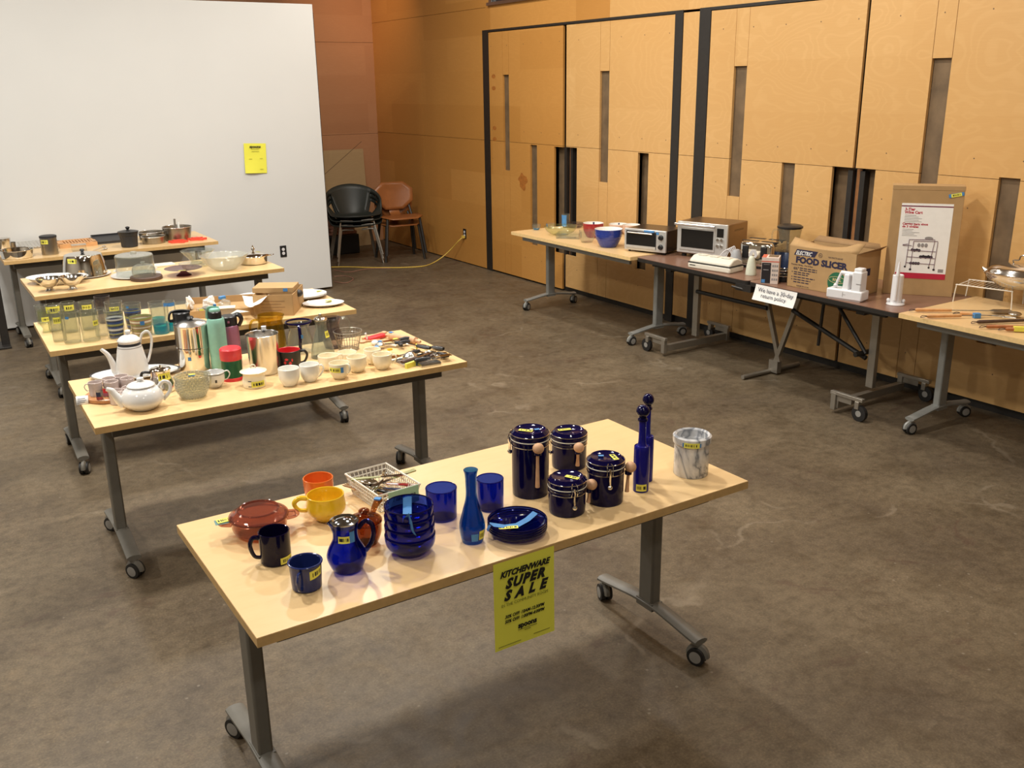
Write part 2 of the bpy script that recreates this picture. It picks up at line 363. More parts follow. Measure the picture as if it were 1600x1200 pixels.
def dup(root, loc, rz, label, group=None, scale=None):
    def cp(o, par):
        c = o.copy(); COL.objects.link(c)
        if par: c.parent = par
        for ch in list(o.children): cp(ch, c)
        return c
    r = cp(root, None); r.location = loc; r.rotation_euler = (0, 0, rz); r['label'] = label
    if scale: r.scale = scale
    if group: r['group'] = group
    return r
def shell(outer, t, bt=None):
    """closed double-walled vessel profile from an outer one (bottom to rim)"""
    bt = bt or t * 1.5
    p = [(0, outer[0][1])] + list(outer)
    rim = outer[-1]; p.append((max(rim[0] - t / 2, .0005), rim[1] + t * .4))
    inn = []
    for r, z in reversed(outer):
        if r - t > 0 and z > outer[0][1] + bt: inn.append((r - t, z))
    r0 = inn[-1][0] if inn else outer[0][0] - t
    inn.append((max(r0 * .95, .001), outer[0][1] + bt)); inn.append((0, outer[0][1] + bt))
    return p + inn
def curve(ctrl, n=5):
    """smooth a (r, z) profile"""
    lo = min(z for r, z in ctrl); hi = max(z for r, z in ctrl)
    return [(max(p.x, 0), min(max(p.y, lo), hi)) for p in smooth([(r, z, 0) for r, z in ctrl], n)]
def sticker(par, rf, z0, z1, a0=-110, a1=-70, name='price_sticker', mat=None, bars=True, off=.0006, tilt=0., seed=3, tapes=False, two=False):
    """curved label on a round wall; rf(z) or a radius; -90 degrees faces the viewer"""
    R_ = random.Random(seed); n = 30; mb = MB(); f = rf if callable(rf) else (lambda z: rf)
    rows = [(0, .25, 0), (.25, .72, 1), (.72, 1, 0)] if bars else [(0, 1, 0)]
    pat = [R_.random() < .55 for _ in range(n)]
    for k in range(n):
        t0 = k / n; t1 = (k + 1) / n
        for r0, r1, isb in rows:
            mb.mi = 1 if (isb and pat[k] and 2 < k < n - 3) else 0
            q = []
            for t, rr in ((t0, r0), (t1, r0), (t1, r1), (t0, r1)):
                a = math.radians(a0 + (a1 - a0) * t); z = z0 + (z1 - z0) * rr + tilt * (t - .5)
                R2 = f(z) + off; q.append((R2 * math.cos(a), R2 * math.sin(a), z))
            mb.quad(*q)
    return mb.build(name, [mat or stick_y, stick_b], par)
def band(par, rf, z0, z1, a0, a1, mat, name='tape_strip', off=.0005):
    return sticker(par, rf, z0, z1, a0, a1, name, mat, False, off)
def flat_label(par, c, w, d, rz=0., bars=True, mat=None, name='price_sticker', T=None, seed=1):
    """flat sticker lying on a surface at c (local), or in the plane given by T"""
    R_ = random.Random(seed); mb = MB(); mb.T = (T or Matrix.Translation(c)) @ Matrix.Rotation(rz, 4, 'Z'); n = 26
    mb.bb((-w / 2, -d / 2, -.0003), (w / 2, d / 2, .0003))
    if bars:
        mb.mi = 1
        for k in range(2, n - 2):
            if R_.random() < .55: mb.bb((-w / 2 + w * k / n, -d * .22, .0003), (-w / 2 + w * (k + .95) / n, d * .26, .0006))
    return mb.build(name, [mat or stick_y, stick_b], par, sm=False)
def text(par, s, size, mat, T, name='lettering', shear=0., bold=0., align='CENTER', space=1., sxy=(1, 1), label=None):
    cu = bpy.data.curves.new(name, 'FONT'); cu.body = s; cu.size = size; cu.shear = shear; cu.offset = bold; cu.align_x = align
    cu.space_character = space; cu.extrude = .0002; cu.resolution_u = 2
    o = bpy.data.objects.new(name, cu); COL.objects.link(o); bpy.context.view_layer.update()
    dg = bpy.context.evaluated_depsgraph_get(); me = bpy.data.meshes.new_from_object(o.evaluated_get(dg)); bpy.data.objects.remove(o)
    me.materials.clear(); me.materials.append(mat); me.transform(Matrix.Diagonal((sxy[0], sxy[1], 1, 1)))
    r = bpy.data.objects.new(name, me); COL.objects.link(r); r.matrix_local = T
    if par: r.parent = par
    return r
def frame(o, ex, ey):
    """matrix with origin o, x along ex and y along ey"""
    ex = Vector(ex).normalized(); ey = (Vector(ey) - ex * Vector(ey).dot(ex)).normalized(); ez = ex.cross(ey)
    return Matrix(((ex.x, ey.x, ez.x, o[0]), (ex.y, ey.y, ez.y, o[1]), (ex.z, ey.z, ez.z, o[2]), (0, 0, 0, 1)))
def handle_pts(r0, z0, z1, out, ang=0., n=6, r1=None):
    """C-shaped handle in the vertical plane at angle ang"""
    r1 = r0 if r1 is None else r1
    c = [(r1 - .003, z1), (r1 + out * .6, z1 + .002), (max(r0, r1) + out, (z0 + z1) / 2 + (z1 - z0) * .15), (r0 + out * .65, z0 + (z1 - z0) * .12), (r0 - .003, z0)]
    return smooth([(a * math.cos(ang), a * math.sin(ang), z) for a, z in c], n)
# ------------------------------------------------------------------ the room
XW = 5.57; YF = 11.9; XL = -4.2; YB = -3.2; ZC = 4.2
def plane(name, a, b, m, t=None):
    mb = MB(); mb.bb(a, b); return struct(mb.build(name, m, sm=False))
plane('floor', (XL, YB, -.1), (XW + .6, YF + .3, 0), floor_m)
plane('ceiling', (XL, YB, ZC), (XW + .6, YF + .3, ZC + .1), ceil_m)
plane('wall_left', (XL - .1, YB, 0), (XL, YF, ZC), room_m)
plane('wall_back', (XL, YB - .1, 0), (XW + .6, YB, ZC), room_m)
def holed(name, m, axis, at, th, u0, u1, z0, z1, holes, parent=None):
    """flat panel with rectangular holes, cut into cells; axis 'X' faces -X at x=at, 'Y' faces -Y at y=at"""
    us = sorted({u0, u1, *[min(max(h[i], u0), u1) for h in holes for i in (0, 1)]}); zs = sorted({z0, z1, *[min(max(h[i], z0), z1) for h in holes for i in (2, 3)]})
    mb = MB()
    def solid(i, j):
        if not (0 <= i < len(us) - 1 and 0 <= j < len(zs) - 1): return False
        u = (us[i] + us[i + 1]) / 2; z = (zs[j] + zs[j + 1]) / 2
        return not any(h[0] < u < h[1] and h[2] < z < h[3] for h in holes)
    def pt(u, d, z): return (at + d, u, z) if axis == 'X' else (u, at + d, z)
    for i in range(len(us) - 1):
        for j in range(len(zs) - 1):
            if not solid(i, j): continue
            a, b, c, d = us[i], us[i + 1], zs[j], zs[j + 1]
            mb.quad(pt(a, 0, c), pt(b, 0, c), pt(b, 0, d), pt(a, 0, d)); mb.quad(pt(a, th, c), pt(b, th, c), pt(b, th, d), pt(a, th, d))
            if not solid(i - 1, j): mb.quad(pt(a, 0, c), pt(a, 0, d), pt(a, th, d), pt(a, th, c))
            if not solid(i + 1, j): mb.quad(pt(b, 0, c), pt(b, 0, d), pt(b, th, d), pt(b, th, c))
            if not solid(i, j - 1): mb.quad(pt(a, 0, c), pt(b, 0, c), pt(b, th, c), pt(a, th, c))
            if not solid(i, j + 1): mb.quad(pt(a, 0, d), pt(b, 0, d), pt(b, th, d), pt(a, th, d))
    me_fix = mb
    # weld
    o = mb.build(name, m, parent, sm=False)
    bm = bmesh.new(); bm.from_mesh(o.data); bmesh.ops.remove_doubles(bm, verts=bm.verts, dist=1e-5); bmesh.ops.recalc_face_normals(bm, faces=bm.faces); bm.to_mesh(o.data); bm.free()
    return o
G = .0035
ZS = 1.437; ZH = 2.545
def grv(u, za, zb): return (u - G / 2, u + G / 2, za, zb)
def gh(z, ua, ub): return (ua, ub, z - G / 2, z + G / 2)
# plywood around the doors, with the window opening near the top
struct(holed('wall_right', ply_m, 'X', XW, .05, YB, 7.0, ZH + .02, ZC, [gh(2.79, YB, 7), grv(4.6, 2.57, 2.79), grv(2.2, 2.57, ZC)]))
struct(holed('wall_right', plyleft_m, 'X', XW, .05, 7.0, YF, ZH + .02, ZC, [gh(2.79, 9.1, YF), (7.0, 9.03, 2.80, 3.5), grv(9.6, 2.57, 2.79)]))
struct(holed('wall_right', plyleft_m, 'X', XW, .05, 9.17, YF, .012, ZH + .02, [gh(ZS, 9.17, YF), grv(10.6, .012, ZH)]))
struct(holed('wall_far', plyfar_m, 'Y', YF, .05, XL, XW, 0, ZC, [gh(1.42, 2, XW), gh(2.555, 2, XW)]))
plane('wall_right', (XW + .30, YB, 0), (XW + .34, YF, ZC), back_m)
plane('wall_far', (XL, YF + .06, 0), (XW + .3, YF + .1, ZC), back_m)
struct(holed('trim_1', ply_m, 'X', XW, .05, 5.872, 6.052, .07, ZH, [gh(ZS, 5.8, 6.1)]))          # narrow strip between the door pairs
# black steel frames of the two door pairs
fr = MB()
for a, b in ((9.05, 9.165), (6.057, 6.15), (5.745, 5.868), (YB, YB + .05)): fr.bb((XW - .004, a, 0), (XW + .06, b, ZH + .0))
fr.bb((XW - .004, 6.057, ZH - .0), (XW + .06, 9.165, ZH + .022)); fr.bb((XW - .004, 0.2, ZH - .0), (XW + .06, 5.868, ZH + .022))
struct(fr.build('trim_2', blk_m, sm=False))
kb = MB(); kb.bb((XW + .035, YB, 0), (XW + .05, 9.05, .12)); struct(kb.build('baseboard_right', blk_m, sm=False))
# each door leaf is one panel with tall slots; behind them brown boards and steel posts
def leaf(n, ya, yb, slots, z0=.055):
    t = bpy.data.objects.new('door_%d' % n, None); COL.objects.link(t); t['kind'] = 'structure'
    holes = []
    for (a, b, c, d) in slots:
        holes.append((a, b, c, d))
        if d > 1.6:
            holes += [grv(a, d, ZH), grv(b, d, ZH), grv(a, z0, c), grv(b, z0, c)]
    holes.append(gh(ZS, ya, yb))
    holed('leaf', ply_m if n > 1 else plyleft_m, 'X', XW, .022, ya, yb, z0, ZH - .006, holes, t)
    bk = MB()
    for (a, b, c, d) in slots:
        if b - a > .2 or True:
            bk.bb((XW + .024, a - .03, c - .03), (XW + .034, b + .03, d + .03)) if b - a < .138 and not (a in (7.70, 4.12) or b in (7.645, 4.475)) else bk.bb((XW + .078, a - .03, c - .03), (XW + .088, b + .03, d + .03))
    bk.build('slot_backing', back_m, t, sm=False)
    sc = MB()
    for zz in (.25, 1.25, 1.55, 2.4):
        y = ya + .06
        while y < yb:
            if not any(h[0] - .02 < y < h[1] + .02 and h[2] - .02 < zz < h[3] + .02 for h in holes): sc.T = Matrix.Translation((XW, y, zz)) @ Matrix.Rotation(-PI / 2, 4, 'Y'); sc.cyl(.0045, -.001, .0008, seg=8); sc.T = Matrix.Identity(4)
            y += .31
    sc.build('screw_heads', back_m, t, sm=False)
    return t
SL = .40
leaf(1, 7.70, 9.045, [(8.658, 8.775, 1.138, 2.113), (8.147, 8.27, SL, 1.425), (7.70, 7.845, SL - .02, 1.425)], .02)
kd = bpy.data.objects['door_1']
knot_m = M('knot_wood', 'a86a30', .4, vary=.2, scale=30)
mb = MB(); mb.T = frame((XW - .0004, 8.41, 1.04), (0, -1, 0), (0, 0, 1)); mb.prism([((.075 + .018 * math.sin(3 * a) + .012 * math.sin(7 * a + 1)) * math.cos(a), (.085 + .015 * math.sin(4 * a)) * math.sin(a)) for a in [2 * PI * k / 30 for k in range(30)]], 0, .0003)
mb.build('wood_knot', knot_m, kd, sm=False)
for z in (2.10, 1.98, 1.57, 1.455):
    mb = MB(); mb.T = frame((XW - .0004, 8.955, z), (0, -1, 0), (0, 0, 1)); mb.prism([(.038 * math.cos(a), .022 * math.sin(a)) for a in [2 * PI * k / 20 for k in range(20)]], 0, .0003)
    mb.build('wood_knot', knot_m, kd, sm=False)
leaf(2, 6.155, 7.645, [(6.992, 7.127, 1.137, 2.121), (6.43, 6.572, SL, 1.43), (7.47, 7.645, SL - .02, 1.43)])
leaf(3, 4.306, 5.74, [(5.338, 5.472, 1.15, 2.127), (4.81, 4.933, SL + .02, 1.44), (4.306, 4.475, .45, 1.44)], .06)
leaf(4, 2.75, 4.28, [(3.657, 3.792, 1.15, 2.137), (3.123, 3.255, .43, 1.45), (4.12, 4.28, .45, 1.44)], .06)
leaf(5, .3, 2.73, [(1.5, 1.64, 1.15, 2.137)], .06)
for n, (ya, yb) in enumerate(((7.645, 7.70), (4.28, 4.306), (2.73, 2.75))):
    p = MB(); p.bb((XW + .055, ya - .02, 0), (XW + .10, yb + .02, ZH)); struct(p.build('trim_%d' % (3 + n), blk_m, sm=False))
for n, ys in enumerate(((7.565, 7.60, 7.66, 7.70), (4.215, 4.255, 4.315, 4.355))):
    p = MB(); p.bb((XW + .02, ys[0], .12), (XW + .07, ys[1], 1.42)); p.bb((XW + .02, ys[2], .12), (XW + .07, ys[3], 1.42)); struct(p.build('trim_%d' % (6 + n), blk_m, sm=False))
    p = MB(); p.bb((XW + .05, ys[1] + .008, .12), (XW + .075, ys[2] - .012, 1.43)); struct(p.build('trim_%d' % (8 + n), pine_m, sm=False))
w = bpy.data.objects.new('window_1', None); COL.objects.link(w); w['kind'] = 'structure'
mb = MB(); al = chrome_b
mb.bb((XW - .03, 7.02, 2.80), (XW + .05, 9.03, 2.83)); mb.bb((XW - .0, 8.98, 2.83), (XW + .05, 9.03, 3.5)); mb.bb((XW, 7.0, 3.46), (XW + .05, 9.03, 3.5)); mb.bb((XW, 7.0, 2.83), (XW + .05, 7.04, 3.5)); mb.bb((XW + .01, 7.98, 2.83), (XW + .05, 8.03, 3.5))
mb.build('window_frame', al, w, sm=False)
mb = MB(); mb.bb((XW + .03, 7.04, 2.83), (XW + .036, 8.98, 3.46)); mb.build('pane', M('dark_pane', '2a2b30', .1, coat=.5), w, sm=False)
# free-standing white display wall
wp = thing('partition_wall', 'tall free-standing white partition panel behind the rows of tables', 'partition', (2.0, 9.28, 0))
mb = MB(); mb.bb((-3.4, -.06, .02), (1.70, .06, 2.775)); mb.build('panel', white_wall, wp, bev=.004)
mb = MB()
for x in (-2.9, -1.33, 1.5): mb.bb((x - .05, -.02, 0), (x + .05, .02, .03))
mb.bb((1.70, -.055, .02), (1.706, .055, 2.7)); mb.build('end_frame', blk_m, wp)
def outlet(name, T, label):
    t = thing(name, label, 'outlet'); t.matrix_world = T
    mb = MB(); mb.bb((-.033, -.057, 0), (.033, .057, .006)); mb.build('cover_plate', blackp, t, bev=.002)
    for s in (-1, 1):
        mb = MB(); mb.T = Matrix.Translation((0, s * .02, 0)); mb.lathe([(0, .006), (.0155, .006), (.0155, .0085), (0, .0085)], 20); mb.mi = 1
        for dx in (-.006, .006): mb.bb((dx - .001, -.004, .0085), (dx + .001, .004, .009))
        mb.build('socket', [pw, blackp], t)
    return t
outlet('wall_outlet', frame((3.203, 9.219, .445), (1, 0, 0), (0, 0, 1)), 'black plated double outlet low on the white partition panel')
outlet('wall_outlet', frame((XW - .001, 9.655, .35), (0, -1, 0), (0, 0, 1)), 'black plated outlet on the wood wall with the yellow cord plugged in')
# yellow flyer on the partition
fl = thing('paper_flyer', 'yellow paper flyer taped on the white partition panel', 'flyer', (3.004, 9.215, 1.368)); fl.rotation_euler = (0, math.radians(2.5), 0)
mb = MB(); n = 8
def fz(t, u): return -.004 - .010 * max(0, t - .3) ** 2 * (1 + math.sin(u * 5)) * 1.5
for i in range(n):
    for j in range(n):
        q = [((-.108 + .216 * (i + a) / n), fz((n - j - b) / n, (i + a) / n), (-.14 + .28 * (j + b) / n)) for a, b in ((0, 0), (1, 0), (1, 1), (0, 1))]; mb.quad(*q)
mb.build('sheet', paper_y, fl, weld=True)
TF = lambda x, z: frame((x, -.012, z), (1, 0, 0), (0, 0, 1))
text(fl, 'spoons', .040, ink, TF(0, .100), bold=.0016, sxy=(.95, .8))
mb = MB()
for x, z, w in ((0, .088, .075), (0, .066, .075), (-.05, -.005, .03), (.055, -.002, .03), (-.05, -.105, .03), (.055, -.102, .03)): mb.bb((x - w / 2, -.0125, z - .0015), (x + w / 2, -.012, z + .0015))
mb.build('fine_print', ink2, fl)
# ------------------------------------------------------------------ nesting tables on casters
def caster(par, x, y, ang, metal):
    c = MB(); c.T = Matrix.Translation((x, y, 0)) @ Matrix.Rotation(ang, 4, 'Z')
    c.lathe([(0, .095), (.013, .095), (.013, .06), (0, .06)], 14)
    h = [(.033 * math.cos(a), 0, .036 + .033 * math.sin(a)) for a in [math.radians(t) for t in range(-10, 200, 15)]]
    c.tube([(p[0], 0, p[2]) for p in h], .013, 6, up=(0, 1, 0))
    c.box((0, 0, .046), (.028, .022, .045))
    o = c.build('caster', metal, par)
    for s in (-1, 1):
        w = MB(); w.T = Matrix.Translation((x, y, .034)) @ Matrix.Rotation(ang, 4, 'Z') @ Matrix.Rotation(PI / 2, 4, 'X')
        w.lathe([(.022, s * .004), (.034, s * .004), (.034, s * .023), (.023, s * .025), (.0, s * .025), (.0, s * .004), (.022, s * .004)], 26, mis=[0, 0, 0, 1, 1, 1])
        w.build('wheel', [rub_m, hub_m], o)
def nesting_table(label, cx, cy, rz, L=1.69, W=.755, metal=leg_m, rail=rail_m, group='wheeled maple tables', inset=.085, edge=edge_m, seed=1):
    t = thing('wheeled_table', label, 'table', (cx, cy, 0), rz, group); r = random.Random(seed)
    mb = MB(); mb.bb((-L / 2, -W / 2, .707), (L / 2, W / 2, .735)); mb.mi = 1
    e = .0008
    mb.bb((-L / 2 - e, -W / 2 - e, .7075), (L / 2 + e, W / 2 + e, .7335))
    mb.build('table_top', [top_m, edge], t, sm=False)
    for s in (-1, 1):
        x = s * (L / 2 - inset)
        c = MB(); c.box((x, 0, .40), (.045, .078, .60)); c.box((x, 0, .685), (.05, .16, .03)); c.build('column', metal, t, bev=.008)
        f = MB(); ys = [-.285, -.24, -.14, -.05, .05, .14, .24, .285]; zs = [.094, .098, .112, .122, .122, .112, .098, .094]
        f.tube(smooth([(x, y, z) for y, z in zip(ys, zs)], 4), .031, 10, flat=.42, up=(0, 0, 1)); f.box((x, 0, .118), (.052, .09, .03)); f.build('foot', metal, t)
        for q in (-1, 1): caster(t, x, q * .272, PI / 2 + r.uniform(-.7, .7), metal)
    b = MB(); b.bb((-L / 2 + .07, -W / 2 + .075, .655), (L / 2 - .10, -W / 2 + .10, .706)); b.bb((-L / 2 + .10, W / 2 - .10, .655), (L / 2 - .10, W / 2 - .075, .706))
    b.build('side_rail', rail, t, bev=.003)
    b = MB(); b.bb((-L / 2 + inset, -.02, .645), (L / 2 - inset, .02, .69)); b.build('crossbar', metal, t, bev=.003)
    return t
TA = nesting_table('wheeled maple table nearest the camera, holding the cobalt blue kitchenware', 1.403, 2.417, 0, seed=1)
TB = nesting_table('wheeled maple table holding the white teapots, bottles and cream mugs', 1.367, 4.232, math.radians(-1.4), seed=2)
TC = nesting_table('wheeled maple table holding drinking glasses, cardboard boxes and white platters', 1.393, 5.600, math.radians(-1.4), seed=3)
TD = nesting_table('wheeled maple table holding cake domes and footed silver bowls', 1.508, 7.165, 0, seed=4)
TE = nesting_table('rearmost wheeled maple table holding pans and tins against the white partition', 1.490, 8.775, 0, seed=5)
TF_ = nesting_table('grey-legged maple table by the wood doors holding glass and mixing bowls', 5.065, 6.435, -PI / 2, L=1.69, metal=legg_m, rail=legg_m, seed=6, edge=edgel_m)
TH = nesting_table('grey-legged maple table at right edge holding barbecue tools and silver dish', 5.115, 2.405, -PI / 2, metal=legg_m, rail=legg_m, seed=7, edge=edgel_m)
# ------------------------------------------------------------------ brown folding table
G0, G1, GX0, GX1 = 3.262, 5.586, 4.742, 5.49; GZ = .731
g = thing('folding_table', 'long brown folding table on steel legs between the two maple tables', 'table', (5.116, 4.424, 0))
def rrect(x0, x1, y0, y1, r, n=6):
    p = []
    for cx, cy, a in ((x1 - r, y1 - r, 0), (x0 + r, y1 - r, 90), (x0 + r, y0 + r, 180), (x1 - r, y0 + r, 270)):
        for k in range(n + 1): t = math.radians(a + 90 * k / n); p.append((cx + r * math.cos(t), cy + r * math.sin(t)))
    return p
ox, oy = 5.116, 4.424
for a, b in ((G0, oy - .004), (oy + .004, G1)):
    mb = MB(); mb.prism(rrect(GX0 - ox, GX1 - ox, a - oy, b - oy, .035), GZ - .004, GZ); mb.mi = 1; mb.prism(rrect(GX0 - ox - .002, GX1 - ox + .002, a - oy - .0, b - oy + .0, .035), GZ - .03, GZ - .0035)
    mb.build('table_top', [brown_lam, blk_m], g, sm=False)
mb = MB()
for x in (-.30, .30):
    mb.bb((x - .012, G0 - oy + .12, GZ - .06), (x + .012, G1 - oy - .12, GZ - .03))
for y in (G0 - oy + .30, G1 - oy - .30, 0): mb.bb((-.31, y - .03, GZ - .075), (.31, y + .03, GZ - .03))
mb.build('apron_frame', blk_m, g, sm=False)
for s, yy in ((1, 5.285 - oy), (-1, 3.66 - oy)):      # end legs: one steel post on a low wheeled base
    mb = MB(); mb.box((.0, yy, .39), (.035, .055, .56)); mb.box((0, yy, .65), (.05, .10, .09), taper=1.6); mb.build('leg', steel_m, g, bev=.004)
    mb = MB(); mb.bb((-.335, yy - .02, .035), (.335, yy + .02, .085)); mb.mi = 0
    for x in (-.335, .335):
        mb.box((x, yy + s * .085, .135), (.028, .24, .022)); mb.prism([(x - .003, yy), (x + .003, yy), (x + .003, yy + s * .12), (x - .003, yy + s * .12)], .085, .13)
        mb.box((x, yy - s * .01, .08), (.03, .035, .11))
    mb.build('base_frame', steel_m, g, bev=.002)
    for x in (-.335, .335):
        mb = MB(); mb.box((x, yy + s * .17, .10), (.042, .03, .05)); o = mb.build('caster', steel_m, g, bev=.003)
        w = MB(); w.T = Matrix.Translation((x, yy + s * .185, .05)) @ Matrix.Rotation(PI / 2, 4, 'Y'); w.lathe([(0, -.015), (.02, -.015), (.05, -.013), (.05, .013), (.02, .015), (0, .015)], 28, mis=[1, 0, 0, 0, 1]); w.build('wheel', [rub_m, hub_m], o)
for i, (dy, xx) in enumerate(((.20, 0), (-.16, 0))):
    mb = MB(); mb.tube([(xx, dy, .66), (xx, .0 if dy > 0 else .03, .10)], .021, 4, flat=1.); mb.tube([(xx, dy * .25 + .02, .28), (xx, .012, .16)], .012, 6); mb.build('center_leg', steel_m, g)
mb = MB(); mb.tube([(-.29, .07, .019), (.29, .07, .019)], .016, 10); mb.box((0, .04, .06), (.04, .08, .09)); mb.build('floor_bar', steel_m, g)
mb = MB(); mb.tube([(-.02, 5.27 - oy, .47), (-.02, .13, .47)], .016, 8); mb.tube([(-.02, -.10, .50), (-.02, 3.70 - oy, .30)], .016, 8); mb.tube([(-.02, -.42, .66), (-.02, -.72, .33)], .013, 8); mb.tube([(-.02, -.36, .66), (-.02, -.34, .30)], .011, 8); mb.build('brace', blk_m, g)
mb = MB(); mb.tube([(-.10, -.70, .33), (.06, -.70, .33)], .016, 12); mb.box((-.36, .03, .68), (.05, .14, .045)); mb.tube([(-.42, .10, .685), (-.37, .02, .665)], .008, 6); mb.build('latch', blk_m, g)
# black upright at the left edge of the partition
s = thing('metal_stand', 'black metal upright stand on the floor at far left beside the partition', 'stand', (.575, 8.66, 0))
mb = MB(); mb.box((0, 0, .29), (.06, .05, .56)); mb.box((-.16, 0, .29), (.03, .05, .56)); mb.box((-.08, 0, .56), (.2, .05, .03)); mb.build('upright', blk_m, s, bev=.004)
mb = MB(); mb.bb((-.28, -.12, 0), (.03, .12, .018)); mb.build('base_plate', blk_m, s, bev=.003)
# ------------------------------------------------------------------ chairs in the corner
def shell_chair(label, x, y, rz, dz):
    t = thing('shell_chair', label, 'chair', (x, y, dz), rz, 'dark green shell chairs stacked in the corner')
    # oval plastic shell with side openings, facing -Y
    seg = 44; mb = MB(); vs = []; fs = []
    def sp(u, v):   # u angle, v 0 seat centre .. 1 rim
        a = u; c, s2 = math.cos(a), math.sin(a)
        bk = max(0, s2)                                   # back side
        rim = Vector((.335 * c, .25 * s2 + .03 * bk, .46 + .02 + .17 * (1 - abs(s2)) * 1.0 + .43 * bk ** .8 * 1.0 - .17 * (1 - abs(s2)) * (1 if s2 < 0 else 1 - .9 * bk)))
        rim.z = .455 + .17 * max(0, 1 + s2 * 2.0) ** 1.5 if -.5 < s2 < 0 else .455
        if s2 >= 0: rim.z = .625 + .165 * bk ** .9
        base = Vector((.17 * c, .16 * s2, .43))
        k = v ** .8; p = base.lerp(rim, v); p.z = base.z + (rim.z - base.z) * v ** 1.7; return p
    nv = 10
    for j in range(nv + 1):
        for i in range(seg): vs.append(sp(2 * PI * i / seg, j / nv))
    vs.append(Vector((0, 0, .425)))
    for j in range(nv):
        for i in range(seg):
            a = 2 * PI * (i + .5) / seg; s2 = math.sin(a)
            if 3 <= j <= 8 and -.05 < s2 < .60: continue    # armrest openings
            fs.append((j * seg + i, j * seg + (i + 1) % seg, (j + 1) * seg + (i + 1) % seg, (j + 1) * seg + i))
    for i in range(seg): fs.append((len(vs) - 1, (i + 1) % seg, i))
    mb.add(vs, fs); o = mb.build('seat_shell', chairpl, t, ang=60)
    md = o.modifiers.new('solid', 'SOLIDIFY'); md.thickness = .012
    for sx, sy in ((-1, -1), (1, -1), (-1, 1), (1, 1)):
        mb = MB(); mb.tube(smooth([(sx * .05, sy * .14, .40), (sx * .17, sy * .15, .405), (sx * .20, sy * .16, .37), (sx * .27, sy * .24, 0)], 6), .010, 8); mb.build('leg', steel_m, t)
    return t
shell_chair('dark green shell chair on thin metal legs, bottom of its stack', 4.58, 10.56, math.radians(-13), 0)
shell_chair('dark green shell chair in the middle of the corner stack', 4.575, 10.55, math.radians(-13), .055)
shell_chair('dark green oval shell chair, topmost of the corner stack', 4.57, 10.54, math.radians(-13), .11)
def ply_chair(label, x, y, rz, dz):
    t = thing('plywood_chair', label, 'chair', (x, y, dz), rz, 'bent plywood chairs stacked in the corner'); t.scale = (1.18, 1, .97)
    oc = [(-.13, -.19), (.13, -.19), (.21, -.10), (.215, .09), (.14, .17), (-.14, .17), (-.215, .09), (-.21, -.10)]
    mb = MB(); n = 7; 
    def grid(P_, name):
        mb = MB(); q = []
        for (x_, y_) in P_: q.append(Vector((x_, y_)))
        c = Vector((0, 0)); rings = 6; vs = []
        for k in range(1, rings + 1):
            for p in q:
                vs.append(p * k / rings)
        return vs
    # seat
    vs = [(0, 0, .0)]; fs = []; rings = 5
    for k in range(1, rings + 1):
        for i in range(8):
            p = Vector(oc[i]) * k / rings; vs.append((p.x, p.y, .12 * p.x * p.x * 3 - (.25 * min(0, p.y + .08)) ** 2 * 12))
    def ringfaces(off=0):
        f = [(0, 1 + i, 1 + (i + 1) % 8) for i in range(8)]
        for k in range(rings - 1):
            for i in range(8): f.append((1 + k * 8 + i, 1 + k * 8 + (i + 1) % 8, 1 + (k + 1) * 8 + (i + 1) % 8, 1 + (k + 1) * 8 + i))
        return f
    mb = MB(); mb.T = Matrix.Translation((0, -.02, .445)); mb.add(vs, ringfaces()); o = mb.build('seat', chairwd, t); md = o.modifiers.new('s', 'SOLIDIFY'); md.thickness = .012
    oc2 = [(-.10, -.17), (.10, -.17), (.20, -.07), (.205, .08), (.12, .17), (-.12, .17), (-.205, .08), (-.20, -.07)]
    vs = [(0, 0, 0)]
    for k in range(1, rings + 1):
        for i in range(8): p = Vector(oc2[i]) * k / rings; vs.append((p.x, -1.2 * p.x * p.x, p.y))
    mb = MB(); mb.T = Matrix.Translation((0, .235, .675)) @ Matrix.Rotation(math.radians(-10), 4, 'X'); mb.add(vs, ringfaces()); o = mb.build('backrest', chairwd, t); md = o.modifiers.new('s', 'SOLIDIFY'); md.thickness = .012
    mb = MB(); mb.tube(smooth([(0, .12, .445), (0, .19, .47), (0, .225, .56), (0, .24, .62)], 5), .055, 8, flat=.12, up=(0, 1, 0)); mb.build('back_support', chairwd, t)
    for sx in (-1, 1):
        for sy in (-1, 1):
            mb = MB(); mb.tube([(sx * .17, sy * .14, .435), (sx * .21, sy * .20, 0)], .014, 8); mb.build('leg', blk_m, t)
        mb = MB(); mb.tube([(sx * .17, -.14, .435), (sx * .17, .14, .435)], .012, 8); mb.tube([(sx * .17, .14, .435), (sx * .15, .22, .62)], .012, 8); mb.build('side_rail', blk_m, t)
    return t
ply_chair('bent plywood chair with black legs, lower one of its stack', 5.10, 10.44, math.radians(-8), 0)
ply_chair('bent plywood chair with octagonal back, upper one of its stack', 5.09, 10.38, math.radians(-8), .085)
